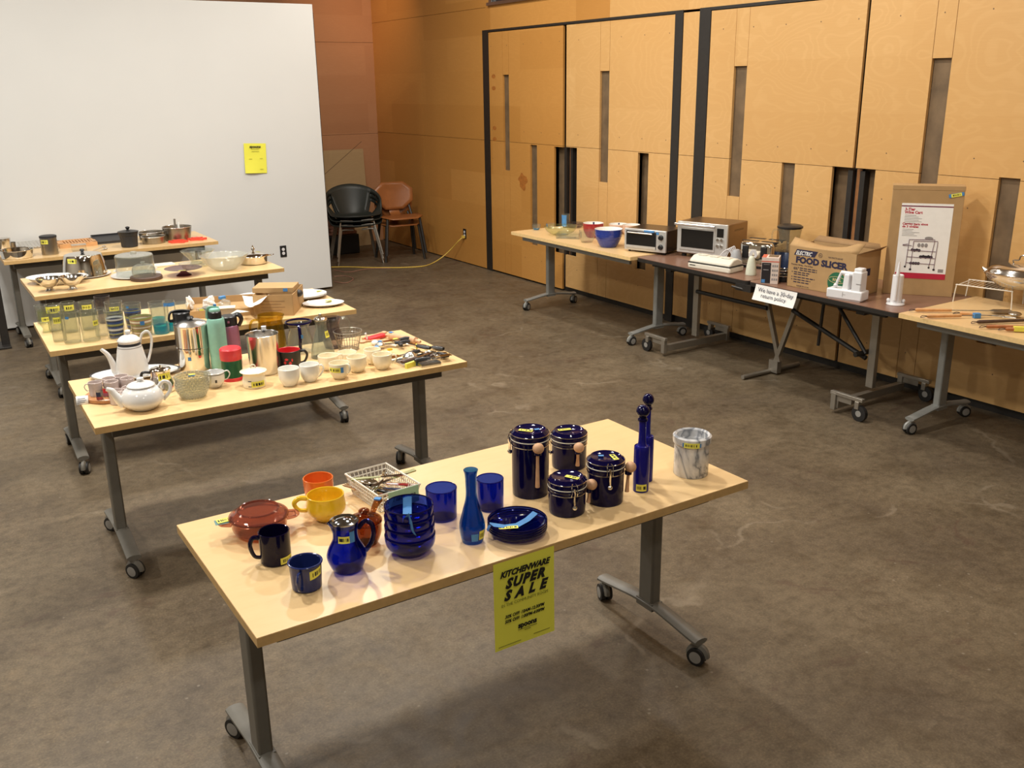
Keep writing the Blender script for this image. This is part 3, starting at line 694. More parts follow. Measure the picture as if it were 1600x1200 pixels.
# loose boards and crate
b = thing('plywood_sheet', 'pale plywood sheet leaning on the far wall behind the shell chairs', 'board', (4.3, 11.62, 0)); b.rotation_euler = (math.radians(-4), 0, 0)
mb = MB(); mb.bb((-.9, 0, .0), (.955, .018, 1.245)); mb.build('sheet', sheetply, b, sm=False)
mb = MB(); mb.T = Matrix.Translation((.42, -.0005, .97)) @ Matrix.Rotation(math.radians(-35), 4, 'Y'); mb.bb((-.62, -.001, -.003), (.64, .001, .003)); mb.build('saw_line', back_m, b, sm=False)
t = thing('storage_crate', 'dark plastic crate on the floor behind the stacked shell chairs', 'crate', (4.45, 11.3, 0))
mb = MB(); mb.bb((-.5, -.18, .0), (.42, .18, .24)); mb.build('crate_body', crate_m, t, bev=.01)
for i in range(4):
    t = mb = MB(); mb.box((0, 0, .02), (.85 - .05 * i, .30, .036), rz=.05 * (i % 2)); o = mb.build('foam_board', pinkbd, None, loc=(4.43, 11.3, .242 + .041 * i), bev=.004)
    tag(o, 'dusty pink board in the pile on the dark crate behind the chairs', 'board', 'pink boards piled on the crate')
# yellow extension cord
c = [PX(724, 370, XW - .02), PX(716, 377, 5.50), PX(706, 388, 5.47), PX(692, 401, 5.38)] + [P(x, y, z) for x, y, z in ((676, 411, .012), (660, 416, .007), (625, 418, .007), (580, 418, .007), (540, 417, .007), (500, 418, .007), (470, 420, .007))]
mb = MB(); mb.tube(smooth(c, 8), .006, 6); mb.box(c[0], (.04, .03, .03)); o = mb.build('extension_cord', cordy); tag(o, 'yellow extension cord running from the outlet along the floor to the partition', 'cord')
mb = MB(); mb.tube(smooth([P(x, y, .005) for x, y in ((522, 422), (545, 425), (575, 420), (610, 419))], 6), .004, 5); o = mb.build('thin_cable', pinkbd); tag(o, 'thin tan cable lying on floor in front of the stacked chairs', 'cable')
mb = MB(); mb.tube(smooth([P(x, y, .005) for x, y in ((522, 432), (540, 431), (552, 436), (540, 442), (522, 440))], 6), .004, 5); o = mb.build('coiled_cable', pinkbd); tag(o, 'loop of tan cable on the floor beside the partition end', 'cable')
# ------------------------------------------------------------------ table A: cobalt blue ware
def T_at(D, name, label, cat, group=None, turn=0.): return thing(name, label, cat, D['loc'], D['a'] + turn, group)
def profr(pts):
    """radius as a function of height for a (r, z) profile"""
    def f(z):
        for (r0, z0), (r1, z1) in zip(pts, pts[1:]):
            if z0 <= z <= z1 and z1 > z0: return r0 + (r1 - r0) * (z - z0) / (z1 - z0)
        return pts[-1][0]
    return f
def mug(label, cx, bot, top, w, wb, mat, hang=None, z=TZ, name='mug', out=.55, t=.0035, rnd=.004, group=None, inner=None, hr=.0055, bulge=None, cat='mug', hz=(.18, .82)):
    D = rd(cx, bot, top, w, wb, z); T = T_at(D, name, label, cat, group); r, rb, h = D['r'], D['rb'], D['h']
    pr = [(rb * .9, 0), (rb, rnd), ((rb + (bulge or r)) / 2 if not bulge else bulge * r, h * .4), (r, h * .85), (r, h)] if not bulge else curve([(rb * .8, 0), (rb, h * .06), (bulge * r, h * .42), (r, h * .85), (r, h)])
    mb = MB(); sh = shell(pr, t); n = len(pr)
    mb.lathe(sh, 40, mis=[0] * (n + 1) + [1] * len(sh)); mb.build('cup_body', [mat, inner or mat], T)
    if hang is not None:
        f = profr(pr); z0, z1 = h * hz[0], h * hz[1]
        m2 = MB(); m2.tube(handle_pts(f(z0), z0, z1, r * out, hang, r1=f(z1)), hr, 8, flat=1.3); m2.build('handle', mat, T)
    return T, D, profr(pr)
# mugs
T, D, f = mug('dark cobalt mug with C-shaped handle at left, behind the small enamel mug', 432, 887, 829, 48.5, 47, navy_dk, PI)
sticker(T, f, .006, .026, -75, -18)
T, D, f = mug('small blue enamel mug with rolled rim at the front left of the table', 480, 928, 877, 50, 46, enamel, -1.95, t=.002, hr=.004, out=.5)
mb = MB(); mb.tube([(D['r'] * 1.03 * math.cos(a), D['r'] * 1.03 * math.sin(a), D['h']) for a in [2 * PI * k / 40 for k in range(40)]], .003, 8, True); mb.build('rolled_rim', enamel, T)
sticker(T, f, D['h'] * .55, D['h'] * .88, -78, -25, tilt=.006, seed=5)
T, D, f = mug('orange glazed cup behind the yellow cup', 500, 794, 746, 47, 34, orange, None, bulge=.93, t=.004, name='cup', cat='cup')
T, D, f = mug('large yellow glazed soup mug with ring handle at left', 511, 818, 772, 58.5, 34, yellow, PI, bulge=1.03, t=.004, name='soup_mug', out=.62, hr=.0065, hz=(.42, .9))
# tumblers
def tumbler(label, cx, bot, top, w, wb, mat, z=TZ, group=None, t=.003, name='tumbler', cat='glass', prof=None, seg=36):
    D = rd(cx, bot, top, w, wb, z); T = T_at(D, name, label, cat, group); r, rb, h = D['r'], D['rb'], D['h']
    pr = [(rb * .92, 0), (rb, .004), (r, h)] if not prof else [(a * r, b * h) for a, b in prof]
    mb = MB(); mb.lathe(shell(pr, t, .008), seg); mb.build('glass_body', mat, T)
    mb = MB(); mb.tube([((r - t / 2) * math.cos(2 * PI * k / 36), (r - t / 2) * math.sin(2 * PI * k / 36), h) for k in range(36)], t * .62, 6, True); mb.build('rim', mat, T); return T, D, profr(pr)
T, D, f = tumbler('short cobalt glass tumbler beside the stacked blue bowls', 691, 818, 762, 49.5, 46, bglass)
T, D, f = tumbler('short cobalt glass tumbler behind the tall blue vase', 766.5, 802, 747.5, 43, 41, bglass)
# stacked bowls
D0 = rd(642, 873, 787, 80, 50); sc = mpp(D0['loc'])
bh = .058; step = (D0['h'] - bh) / 3
R0 = 40 * mpp(D0['loc'] + Vector((0, 0, .08)))
names = ['bottom of its stack', 'second from the bottom of its stack', 'third from the bottom of its stack', 'topmost of its stack with tape']
bowl = None
for k in range(4):
    z = k * step
    lab = 'cobalt glass bowl, ' + names[k]
    if bowl is None:
        bowl = thing('glass_bowl', lab, 'bowl', D0['loc'], D0['a'], 'cobalt glass bowls in one stack')
        pr = curve([(R0 * .60, 0), (R0 * .66, .006), (R0 * .92, bh * .42), (R0 * .99, bh * .75), (R0 * .985, bh)], 4)
        mb = MB(); mb.lathe(shell(pr, .0035), 44); mb.build('bowl_body', bglass, bowl); mb = MB(); mb.tube([(R0 * .975 * math.cos(2 * PI * q / 48), R0 * .975 * math.sin(2 * PI * q / 48), bh) for q in range(48)], .0020, 6, True); mb.build('rim', navy, bowl)
    else: last = dup(bowl, D0['loc'] + Vector((0, 0, z)), D0['a'], lab, scale=(1 - .012 * k,) * 3)
mb = MB(); mb.tube([(-.006, .0, .012), (-.007, -R0 * .5, .018), (-.004, -R0 * .93, .045), (-.002, -R0 * 1.0, bh + .001), (.002, -R0 * 1.02, bh - .02), (.005, -R0 * 1.03, bh - .045), (.012, -R0 * 1.0, bh - .062)], .013, 4, flat=.02, up=(0, 0, 1))
mb.tube([(-.006, 0, .012), (-.004, R0 * .7, .028), (-.002, R0 * .97, bh * .95)], .013, 4, flat=.02, up=(0, 0, 1)); mb.build('tape_strip', tape, last)
# plates
D1 = rd(808.5, 847, 812, 92, 66); Rp = 46.5 * mpp(D1['loc'] + Vector((0, 0, .035)))
ph = .022; st = (max(D1['h'], .045) - ph) / 3; pl = None
for k in range(4):
    lab = 'shallow cobalt glass dish, ' + ['bottom of its stack', 'second from bottom of its stack', 'third from bottom of its stack', 'top of its stack with blue tape'][k]
    if pl is None:
        pl = thing('glass_dish', lab, 'dish', D1['loc'], D1['a'], 'shallow cobalt dishes in one stack')
        mb = MB(); mb.lathe(shell(curve([(Rp * .66, 0), (Rp * .75, .003), (Rp * .97, ph * .6), (Rp, ph)], 4), .003), 48); mb.build('dish_body', bglass, pl); mb = MB(); mb.tube([((Rp - .001) * math.cos(2 * PI * q / 48), (Rp - .001) * math.sin(2 * PI * q / 48), ph) for q in range(48)], .0022, 6, True); mb.build('rim', navy, pl)
    else: last = dup(pl, D1['loc'] + Vector((0, 0, k * st)), D1['a'], lab)
flat_label(last, (-Rp * .30, -Rp * .42, ph * .6), .058, .017, rz=.12)
mb = MB(); mb.tube([(-Rp * 1.0, -Rp * .45, ph * .2), (-Rp * .90, -Rp * .42, ph + .002), (-Rp * .4, -Rp * .36, ph * .62), (0, -Rp * .2, ph * .5), (Rp * .35, Rp * .2, ph * .55), (Rp * .62, Rp * .55, ph * .9)], .009, 4, flat=.03, up=(0, 0, 1)); mb.build('tape_strip', tape, last)
# vase
D = rd(738.5, 852.5, 734, 22, 34); T = T_at(D, 'bud_vase', 'tall slender sapphire glass vase with a flared lip', 'vase'); h = D['h']; s = mpp(D['loc']) 
pr = curve([(14 * s, 0), (17 * s, .004), (20.3 * s, h * .22), (15 * s, h * .42), (9 * s, h * .62), (8.6 * s, h * .8), (9.5 * s, h * .94), (11.5 * s, h)], 5)
mb = MB(); mb.lathe(shell(pr, .003, .012), 24); mb.build('vase_body', bglass2, T, ang=12)
band(T, profr(pr), h * .06, h * .17, -95, -62, tape); sticker(T, profr(pr), h * .07, h * .20, -58, -25, seed=9)
# canisters with wooden spoons
def canister(label, cx, bot, top, w, spoon, clamp=None, st=None, bt=None, spoonlen=.0, seed=1):
    D = rd(cx, bot, top, w); T = T_at(D, 'lidded_canister', label, 'canister', 'cobalt canisters with clamp lids'); r = D['r']; h = D['h'] 
    hb = h - .030
    pr = curve([(r * .86, 0), (r * .93, .006), (r * .945, hb * .5), (r * .95, hb - .012), (r * .99, hb - .006), (r * .99, hb)], 3)
    mb = MB(); mb.lathe(shell(pr, .005), 44); mb.build('canister_body', navy, T)
    mb = MB(); mb.lathe([(0, hb + .003), (r * .98, hb + .003), (r * 1.0, hb + .010), (r * .98, hb + .018), (r * .88, hb + .024), (r * .80, hb + .030), (r * .72, hb + .0265), (0, hb + .024)], 44); lid = mb.build('lid', navy, T)
    def ring(z, rr, q=.0016): return [(rr * math.cos(2 * PI * k / 48), rr * math.sin(2 * PI * k / 48), z) for k in range(48)]
    mb = MB(); mb.tube(ring(hb - .018, r * .965), .0016, 6, True); mb.tube(ring(hb + .0185, r * .985), .0014, 6, True); mb.build('wire_ring', chrome, T)
    mb = MB(); mb.lathe([(r * .985, hb - .001), (r * 1.0, hb + .001), (r * .985, hb + .003)], 44); mb.build('seal', pwc, T)
    if clamp is not None:
        mb = MB(); mb.T = Matrix.Rotation(clamp, 4, 'Z')
        for y in (-.009, .009): mb.tube(smooth([(r * .99, y, hb - .018), (r * 1.06, y, hb - .005), (r * 1.03, y, hb + .018), (r * .9, y * .5, hb + .024)], 4), .0015, 6)
        mb.tube(smooth([(r * 1.03, 0, hb + .01), (r * 1.10, 0, hb - .005), (r * 1.05, 0, hb - .03), (r * 1.06, 0, hb - .05)], 5), .006, 6, flat=.3); mb.ball((r * 1.06, 0, hb - .052), .008, 12); mb.build('clamp', chrome, T)
    if spoon is not None:
        mb = MB(); mb.T = Matrix.Rotation(spoon, 4, 'Z'); rr = r * 1.0 + .013
        mb.ball((rr + .004, 0, hb - .008), .0185, 16, .95); L = spoonlen or hb * .75
        mb.tube([(rr - .002, 0, hb - .025), (rr - .004, 0, hb - .05), (rr - .006, 0, hb - L)], .0065, 10, radii=[.005, .005, .0075]); mb.build('wooden_spoon', wood_s, T)
        mb = MB(); mb.T = Matrix.Rotation(spoon, 4, 'Z'); mb.lathe([(.008, hb - .032), (.0115, hb - .032), (.0115, hb - .020), (.008, hb - .020)], 16, (rr - .003, 0, 0)); mb.build('spoon_holder', navy, T)
    if st: flat_label(T, (st[0] * r, st[1] * r, hb + .0275), .046, .017, rz=st[2], seed=seed)
    if bt: flat_label(T, (bt[0] * r, bt[1] * r, hb + .0275), .017, .012, rz=bt[2], bars=False, mat=tape, name='tape_square')
    return T
canister('tallest cobalt canister with a wooden spoon on its front', 829, 782, 670, 62, -1.25, 3.0, (-.22, -.1, -.3), (.35, .05, .3), seed=2)
canister('tall cobalt canister standing behind the others', 889, 738, 671, 58, -1.15, 3.3, (-.25, .1, .3), None, seed=3)
canister('medium cobalt canister on the right of its group', 945.5, 794, 712, 61, .05, -1.35, (.42, -.05, -1.2), (-.25, .1, .1), seed=4)
canister('shortest cobalt canister at the front of its group', 886, 811, 743, 62, .25, -1.2, (.25, -.1, -.5), None, seed=5)
# oil bottles
def bottle(label, cx, bot, sh, ntop, tip, w, stick, flat_):
    D = rd(cx, bot, tip, w, w); T = T_at(D, 'oil_bottle', label, 'bottle', 'cobalt oil bottles'); r = D['rb']; zb = D['loc']
    zs = zat(D['loc'], sh) - TZ; zn = zat(D['loc'], ntop) - TZ; zt = D['h']
    pr = curve([(r * .95, 0), (r, .004), (r, zs * .95), (r * .85, zs + .004), (r * .50, zs + .018), (r * .46, zn)], 4)
    mb = MB(); mb.lathe(shell(pr, .003), 32); mb.build('bottle_body', bottleb, T)
    mb = MB(); mb.lathe([(0, zn), (r * .62, zn), (r * .62, zn + .006), (r * .45, zn + .010), (r * .5, zn + .013)] + [(r * .85 * math.sin(PI * (i + 2) / 11), zn + .033 - .021 * math.cos(PI * (i + 2) / 11)) for i in range(9)] + [(0, zn + .054)], 28); mb.build('stopper', navy, T)
    mb = MB(); mb.cyl(r * .28, zn + .052, zt, seg=14, r2=r * .2); mb.build('spout_cap', chrome, T)
    if stick: sticker(T, r, .006, .030, -125, -45, seed=11)
bottle('cobalt glass oil bottle in front with yellow sticker near its base', 1001, 770.6, 699, 657, 641, 24.5, True, 0)
bottle('cobalt glass oil bottle standing behind the stickered one', 1009, 754, 684, 639, 624, 21, False, 0)
# marble crock
D = rd(1079, 749, 678, 60, 53.5); T = T_at(D, 'marble_crock', 'grey veined white marble utensil crock with thick rim', 'crock'); r, rb, h = D['r'], D['rb'], D['h']
pr = [(rb * .97, 0), (rb, .003), (rb, h - .030), (r * .985, h - .026), (r, h - .022), (r, h - .003)]
mb = MB(); mb.lathe(shell(pr, .013, .02), 48); mb.build('crock_body', marble('grey_marble'), T)
band(T, lambda z: r + .0004, h - .026, h - .012 + .0, -118, -62, tape); sticker(T, lambda z: r + .0009, h - .028, h - .010, -113, -67, seed=6)
# glass casserole with lid
D = rd(407, 845, 806, 90, 58); T = T_at(D, 'glass_casserole', 'reddish glass casserole with domed lid and tab handles', 'casserole'); s = mpp(D['loc']); r = D['r']; h = D['h']
pr = curve([(r * .66, 0), (r * .78, .006), (r * .92, h * .4), (r * .95, h * .85), (r * .97, h)], 4)
mb = MB(); mb.lathe(shell(pr, .005), 48); mb.build('dish_body', cran, T)
hl = zat(D['loc'], 794) - TZ - h
mb = MB(); mb.lathe(curve([(r * .9, h - .002), (r * 1.02, h + .001), (r * 1.0, h + .008), (r * .90, h + .012), (r * .84, h + hl * .62), (r * .72, h + hl * .95), (r * .66, h + hl), (r * .62, h + hl * .86), (0, h + hl * .90)], 3), 48); o = mb.build('lid', cran, T); md = o.modifiers.new('s', 'SOLIDIFY'); md.thickness = .004
for s_, nm in ((-1, 'handle'), (1, 'handle')):
    mb = MB(); mb.tube(smooth([(s_ * r * .93, -.028, h * .86), (s_ * (r + .020), -.020, h * .88), (s_ * (r + .026), 0, h * .88), (s_ * (r + .020), .020, h * .88), (s_ * r * .93, .028, h * .86)], 5), .007, 8, flat=.5, up=(0, 0, 1)); mb.bb((min(s_ * r * .95, s_ * (r + .022)), -.018, h * .86), (max(s_ * r * .95, s_ * (r + .022)), .018, h * .90)); mb.build(nm, cran, T)
flat_label(T, (-r - .014, .004, h * .90 + .0045), .042, .028, rz=.25, seed=3); flat_label(T, (-r - .016, .001, h * .90 + .002), .050, .036, rz=.15, bars=False, mat=tealtag, name='tape_square')
# pitcher with lid
D = rd(543.5, 900, 815, 43, 45); T = T_at(D, 'glass_pitcher', 'round cobalt glass pitcher with silver lid and arched handle', 'pitcher'); h = D['h']; s = mpp(D['loc'])
pr = curve([(19 * s, 0), (22.5 * s, .004), (30.5 * s, h * .26), (29 * s, h * .42), (21 * s, h * .62), (19.3 * s, h * .74), (20 * s, h * .9), (22 * s, h)], 5)
def spout(r, z, a):
    d = math.exp(-((a - PI) / .35) ** 2); return r * (1 + .22 * d * max(0, (z / h - .8) / .2))
mb = MB(); mb.lathe(shell(pr, .003), 44, wob=spout); mb.build('pitcher_body', bglass, T)
mb = MB(); mb.lathe([(0, h * .93), (20.4 * s, h * .93), (21.8 * s, h + .001), (22.6 * s, h + .005), (19 * s, h + .007), (16 * s, h + .003), (10 * s, h + .008), (0, h + .010)], 40); mb.build('lid', chromem('smoked_chrome', 'a7abb0', .08), T)
mb = MB(); f = profr(pr); mb.tube(smooth([(20 * s, 0, h * .84), (31 * s, 0, h * .97), (41 * s, 0, h * .90), (43 * s, 0, h * .70), (38 * s, 0, h * .5), (29.5 * s, 0, h * .36)], 6), .0068, 10); mb.build('handle', bglass, T)
sticker(T, f, h * .66, h * .80, -125, -72, seed=7); band(T, f, h * .66, h * .88, -72, -48, tape)
# little amber pan with a lid
D = rd(572, 856, 815, 54, 34); T = T_at(D, 'glass_saucepan', 'brown glass saucepan with lid and stub handle behind blue pitcher', 'saucepan'); r, h = D['r'], D['h']
pr = curve([(r * .6, 0), (r * .7, .004), (r * .93, h * .5), (r * .97, h)], 4)
mb = MB(); mb.lathe(shell(pr, .004), 40); mb.build('pan_body', brglass, T)
mb = MB(); mb.lathe(curve([(r * .93, h), (r * 1.02, h + .003), (r * .92, h + .012), (r * .5, h + .020), (.012, h + .022), (.010, h + .028), (.017, h + .034), (.012, h + .040), (0, h + .041)], 3), 40); o = mb.build('lid', brglass, T); md = o.modifiers.new('s', 'SOLIDIFY'); md.thickness = .003
mb = MB(); a = 1.15; mb.tube([(r * .95 * math.cos(a), r * .95 * math.sin(a), h * .9), ((r + .03) * math.cos(a), (r + .03) * math.sin(a), h + .012), ((r + .062) * math.cos(a), (r + .062) * math.sin(a), h + .020)], .013, 10, flat=.5, up=(0, 0, 1), radii=[.008, .010, .014]); mb.build('handle', brglass, T)
mb = MB(); mb.box(((r + .055) * math.cos(a), (r + .055) * math.sin(a), h + .026), (.016, .02, .004), rz=a); mb.build('tape_strip', tape, T)
# wire basket of cutlery: rim corners from the photograph's table plane
def wire_basket(name, label, c4, hb, tb, wire, nw=14, nd_=10, r=.0016, rr=.003, loc=None, rows=3):
    """c4: world rim corners; tb: inset of the floor corners"""
    c = sum(c4, Vector()) / 4; base = c.z - hb
    T = thing(name, label, 'basket', (c.x, c.y, base)); R_ = [p - Vector((c.x, c.y, base)) for p in c4]
    B = [Vector((p.x * tb, p.y * tb, r + .001)) for p in R_]
    mb = MB(); mb.tube([R_[0], R_[1], R_[2], R_[3]], rr, 6, True); mb.build('rim', wire, T)
    mb = MB()
    for s in range(4):
        a, b, a2, b2 = R_[s], R_[(s + 1) % 4], B[s], B[(s + 1) % 4]; n = nw if s % 2 == 0 else nd_
        for k in range(n + 1): mb.tube([a.lerp(b, k / n), a2.lerp(b2, k / n)], r, 4)
        for j in range(1, rows + 1): t = j / rows; mb.tube([a.lerp(a2, t), b.lerp(b2, t)], r, 4)
    mb.build('side_mesh', wire, T)
    mb = MB()
    for k in range(1, nw): mb.tube([B[0].lerp(B[1], k / nw), B[3].lerp(B[2], k / nw)], r, 4)
    mb.build('bottom_mesh', wire, T); return T, R_, B
hb = .068; zr = TZ + hb
c4 = [P(539.6, 741, zr), P(602.6, 723.5, zr), P(656.5, 756.4, zr), P(591, 775, zr)]
# square the basket up
ctr = sum(c4, Vector()) / 4; ex = ((c4[1] - c4[0]) + (c4[2] - c4[3])) / 4; ey = ((c4[0] - c4[3]) + (c4[1] - c4[2])) / 4
c4 = [ctr - ex + ey, ctr + ex + ey, ctr + ex - ey, ctr - ex - ey]
WB, R_, B_ = wire_basket('wire_basket', 'white wire basket full of cutlery on the blue ware table', c4, hb, .82, wirew, 10, 18, .0017, .0034, rows=4)
mb = MB(); mb.T = frame(tuple((R_[1] * .55 + R_[2] * .45) * 1.0 + Vector((.003, 0, -.03))), (R_[2] - R_[1]), (0, 0, 1)); 
T_side = frame(tuple(R_[2].lerp(R_[3], .42) + Vector((0, -.004, -.026))), R_[2] - R_[3], (0, 0, 1))
mb = MB(); mb.T = T_side; mb.bb((-.055, -.028, 0), (.055, .028, .0008)); mb.build('paper_tag', greenpap, WB)
text(WB, 'Flatware', .024, ink, T_side @ Matrix.Translation((0, -.005, .002)), shear=.25)
bc = WB.location
def cutlery(kind, label, hm, x, y, z, a, tilt=.0, group='cutlery in the white wire basket', L=.20):
    T = thing(kind, label, kind, (bc.x + x, bc.y + y, TZ + z + .012), a, group); T.rotation_euler = (0, tilt, a)
    mb = MB(); mb.tube([(-L * .5, 0, 0), (-L * .3, 0, .001), (0.01, 0, 0)], .006, 6, flat=.4, radii=[.0105, .0095, .0055], up=(0, 0, 1)); mb.build('handle', hm, T)
    mb = MB()
    if kind == 'fork':
        mb.tube([(0.01, 0, 0), (.045, 0, .002)], .003, 6, radii=[.003, .006], flat=.4, up=(0, 0, 1)); mb.box((.053, 0, .002), (.022, .030, .0015))
        for q in range(4): mb.box((.083, -.0130 + .0087 * q, .001), (.045, .0042, .0018))
    elif kind == 'spoon':
        mb.tube([(0.01, 0, 0), (.045, 0, .001)], .003, 6); mb.T = Matrix.Translation((.07, 0, .002)); mb.lathe([(0, -.006), (.010, -.005), (.019, -.001), (.021, .001), (.018, 0), (.010, -.0035), (0, -.0045)], 18, sx=1.4)
    else:
        mb.prism([(.01, -.006), (.09, -.008), (.108, .004), (.09, .008), (.01, .006)], -.0008, .0008)
    mb.build('blade' if kind == 'knife' else 'head', chrome, T); return T
R2 = random.Random(4)
spec = [('fork', chrome, -.045, .020, .014, 1.9), ('fork', chrome, -.030, .012, .019, 2.1), ('fork', maroon, -.012, -.03, .016, 2.2), ('fork', blackp, -.020, .0, .025, 2.0),
        ('spoon', chrome, .0, .03, .018, 1.7), ('spoon', inkb, .012, .0, .020, 2.3), ('spoon', redgl, .03, .01, .028, 2.4), ('knife', inkb, .02, -.02, .014, 2.2), ('spoon', chrome, .015, .04, .030, .8)]
for i, (k, m_, x, y, z, a) in enumerate(spec):
    cutlery(k, {'fork': ['steel fork at the left of the basket', 'steel fork second from left in the basket', 'fork with maroon handle in the wire basket', 'fork with black handle in the wire basket'][i % 4] if i < 4 else '', 'spoon': {4: 'plain steel spoon near the middle of the wire basket', 5: 'spoon with navy handle in the wire basket', 6: 'spoon with red handle in the wire basket', 8: 'steel spoon lying crosswise at the back of the basket'}.get(i, ''), 'knife': 'knife with navy handle deep in the wire basket'}[k], m_, x, y, z, a)
cutlery('knife', 'olive handled knife lying across the top of the wire basket', olive, -.005, .025, .055, -.35, 0, L=.17); cutlery('knife', 'second olive handled knife at the right of the basket', olive, .045, .00, .050, -2.9, 0, L=.17)
# yellow sign hanging from the table edge
sg = thing('sale_sign', 'yellow kitchenware super sale sign taped to the front table edge', 'sign', (1.341, 2.0385, .587)); sg.rotation_euler = (0, math.radians(0), 0)
W2, H2 = .105, .1415; mb = MB(); n = 12
def bow(u, v): return -.0015 - .002 * (1 - v) + .0008 * math.sin(u * 5 + v * 3) * (1 - v)
for i in range(n):
    for j in range(n):
        mb.quad(*[(-W2 + 2 * W2 * (i + a) / n, bow((i + a) / n, (j + b) / n), -H2 + 2 * H2 * (j + b) / n) for a, b in ((0, 0), (1, 0), (1, 1), (0, 1))])
mb.build('sheet', paper_y, sg, weld=True)
def SG(x, z, dy=-.0046): return frame((x, dy, z), (1, 0, 0), (0, 0, 1))
text(sg, 'KITCHENWARE', .026, ink, SG(.0, .093), shear=.35, bold=.0012, sxy=(.92, 1))
text(sg, 'SUPER', .045, ink, SG(0, .055), shear=.35, bold=.0026, space=1.22, sxy=(.92, .92))
text(sg, 'SALE', .045, ink, SG(0, .017), shear=.35, bold=.0026, space=1.9, sxy=(.92, .92))
text(sg, 'IN THE COMMUNITY ROOM', .0135, ink2, SG(0, -.002), sxy=(.95, 1))
text(sg, '30% OFF: 10AM-12:30PM', .0145, ink, SG(-.002, -.042), shear=.3, bold=.0004, sxy=(.9, 1))
text(sg, '50% OFF: 1:00PM-4:00PM', .0145, ink, SG(-.002, -.058), shear=.3, bold=.0004, sxy=(.9, 1))
text(sg, 'spoons', .024, ink, SG(.008, -.088), bold=.0011, sxy=(.95, 1))
mb = MB()
for x, z, w in ((.008, -.094, .066), (.008, -.100, .022), (-.055, -.130, .078), (.058, -.125, .058)): mb.bb((x - w / 2, -.0050, z - .0011), (x + w / 2, -.0046, z + .0011))
mb.build('fine_print', ink2, sg)
# ------------------------------------------------------------------ table B
def cupline(t): return t
# tall porcelain coffee pot
D = rd(209, 594, 532, 33, 44); T = T_at(D, 'coffee_pot', 'tall white porcelain coffee pot with dark band and long spout', 'coffee pot'); s = mpp(D['loc']); h = D['h']
hk = zat(D['loc'], 516) - TZ
pr = curve([(18 * s, 0), (22 * s, .004), (24 * s, h * .18), (22.5 * s, h * .45), (18.5 * s, h * .8), (16 * s, h * .93), (16.5 * s, h)], 4)
mb = MB(); mb.lathe(shell(pr, .003), 40); mb.build('pot_body', white_c, T); f = profr(pr)
band(T, f, h * .885, h * .95, 0, 360, bandd, name='decor_band'); band(T, f, h * .83, h * .85, 0, 360, greyprint, name='decor_line')
mb = MB(); mb.lathe(curve([(16.5 * s, h), (17 * s, h + .004), (12 * s, h + (hk - h) * .4), (4 * s, h + (hk - h) * .6), (3 * s, h + (hk - h) * .7), (4.5 * s, h + (hk - h) * .85), (3.5 * s, hk), (0, hk)], 3), 32); mb.build('lid', white_c, T)
mb = MB(); pts = smooth([(-20 * s, 0, h * .16), (-25 * s, 0, h * .22), (-28 * s, 0, h * .45), (-33 * s, 0, h * .68), (-41 * s, 0, h * .84)], 6); mb.tube(pts, .01, 12, radii=[(8 - 5.4 * (i / (len(pts) - 1)) ** .7) * s for i in range(len(pts))]); mb.build('spout', white_c, T)
mb = MB(); mb.tube(smooth([(15.5 * s, 0, h * .9), (20 * s, 0, h * 1.13), (28 * s, 0, h * 1.20), (33 * s, 0, h * 1.03), (31 * s, 0, h * .75), (26 * s, 0, h * .48), (22.5 * s, 0, h * .36)], 5), .0052, 8, flat=1.3); mb.build('handle', white_c, T)
# oval platter under the pot
c = P(212, 586, TZ); s = mpp(c); T = thing('oval_platter', 'large white oval platter with a dark rim line under the coffee pot', 'platter', c, math.radians(-16))
mb = MB(); R0 = 66 * s; mb.lathe([(0, .004), (R0 * .70, .004), (R0 * .76, .007), (R0 * .96, .016), (R0, .018), (R0, .015), (R0 * .74, .0), (0, 0)], 56, sx=1, sy=.54, mis=[0, 0, 0, 1, 0, 0]); mb.build('platter_body', [white_c, bandd], T)
# chrome creamer pot
D = rd(254, 616, 577, 33, 40); T = T_at(D, 'steel_creamer', 'small shiny steel creamer with hinged lid behind the white teapot', 'creamer'); s = mpp(D['loc']); h = D['h']
pr = curve([(17 * s, 0), (20 * s, .003), (19 * s, h * .3), (14.5 * s, h * .72), (15.5 * s, h * .95), (16 * s, h)], 4)
mb = MB(); mb.lathe(shell(pr, .0015), 32); mb.build('creamer_body', chrome, T); mb = MB(); mb.lathe(curve([(16.3 * s, h), (13 * s, h + .008), (3 * s, h + .011), (3 * s, h + .018), (0, h + .02)], 3), 28); mb.build('lid', chrome, T)
mb = MB(); mb.tube(smooth([(-14 * s, -.01, h * .92), (-26 * s, -.012, h * .95), (-27 * s, -.012, h * .6), (-17 * s, -.006, h * .4)], 5), .006, 8); mb.build('handle', blackp, T)
sticker(T, profr(pr), h * .58, h * .90, -105, -25, seed=4)
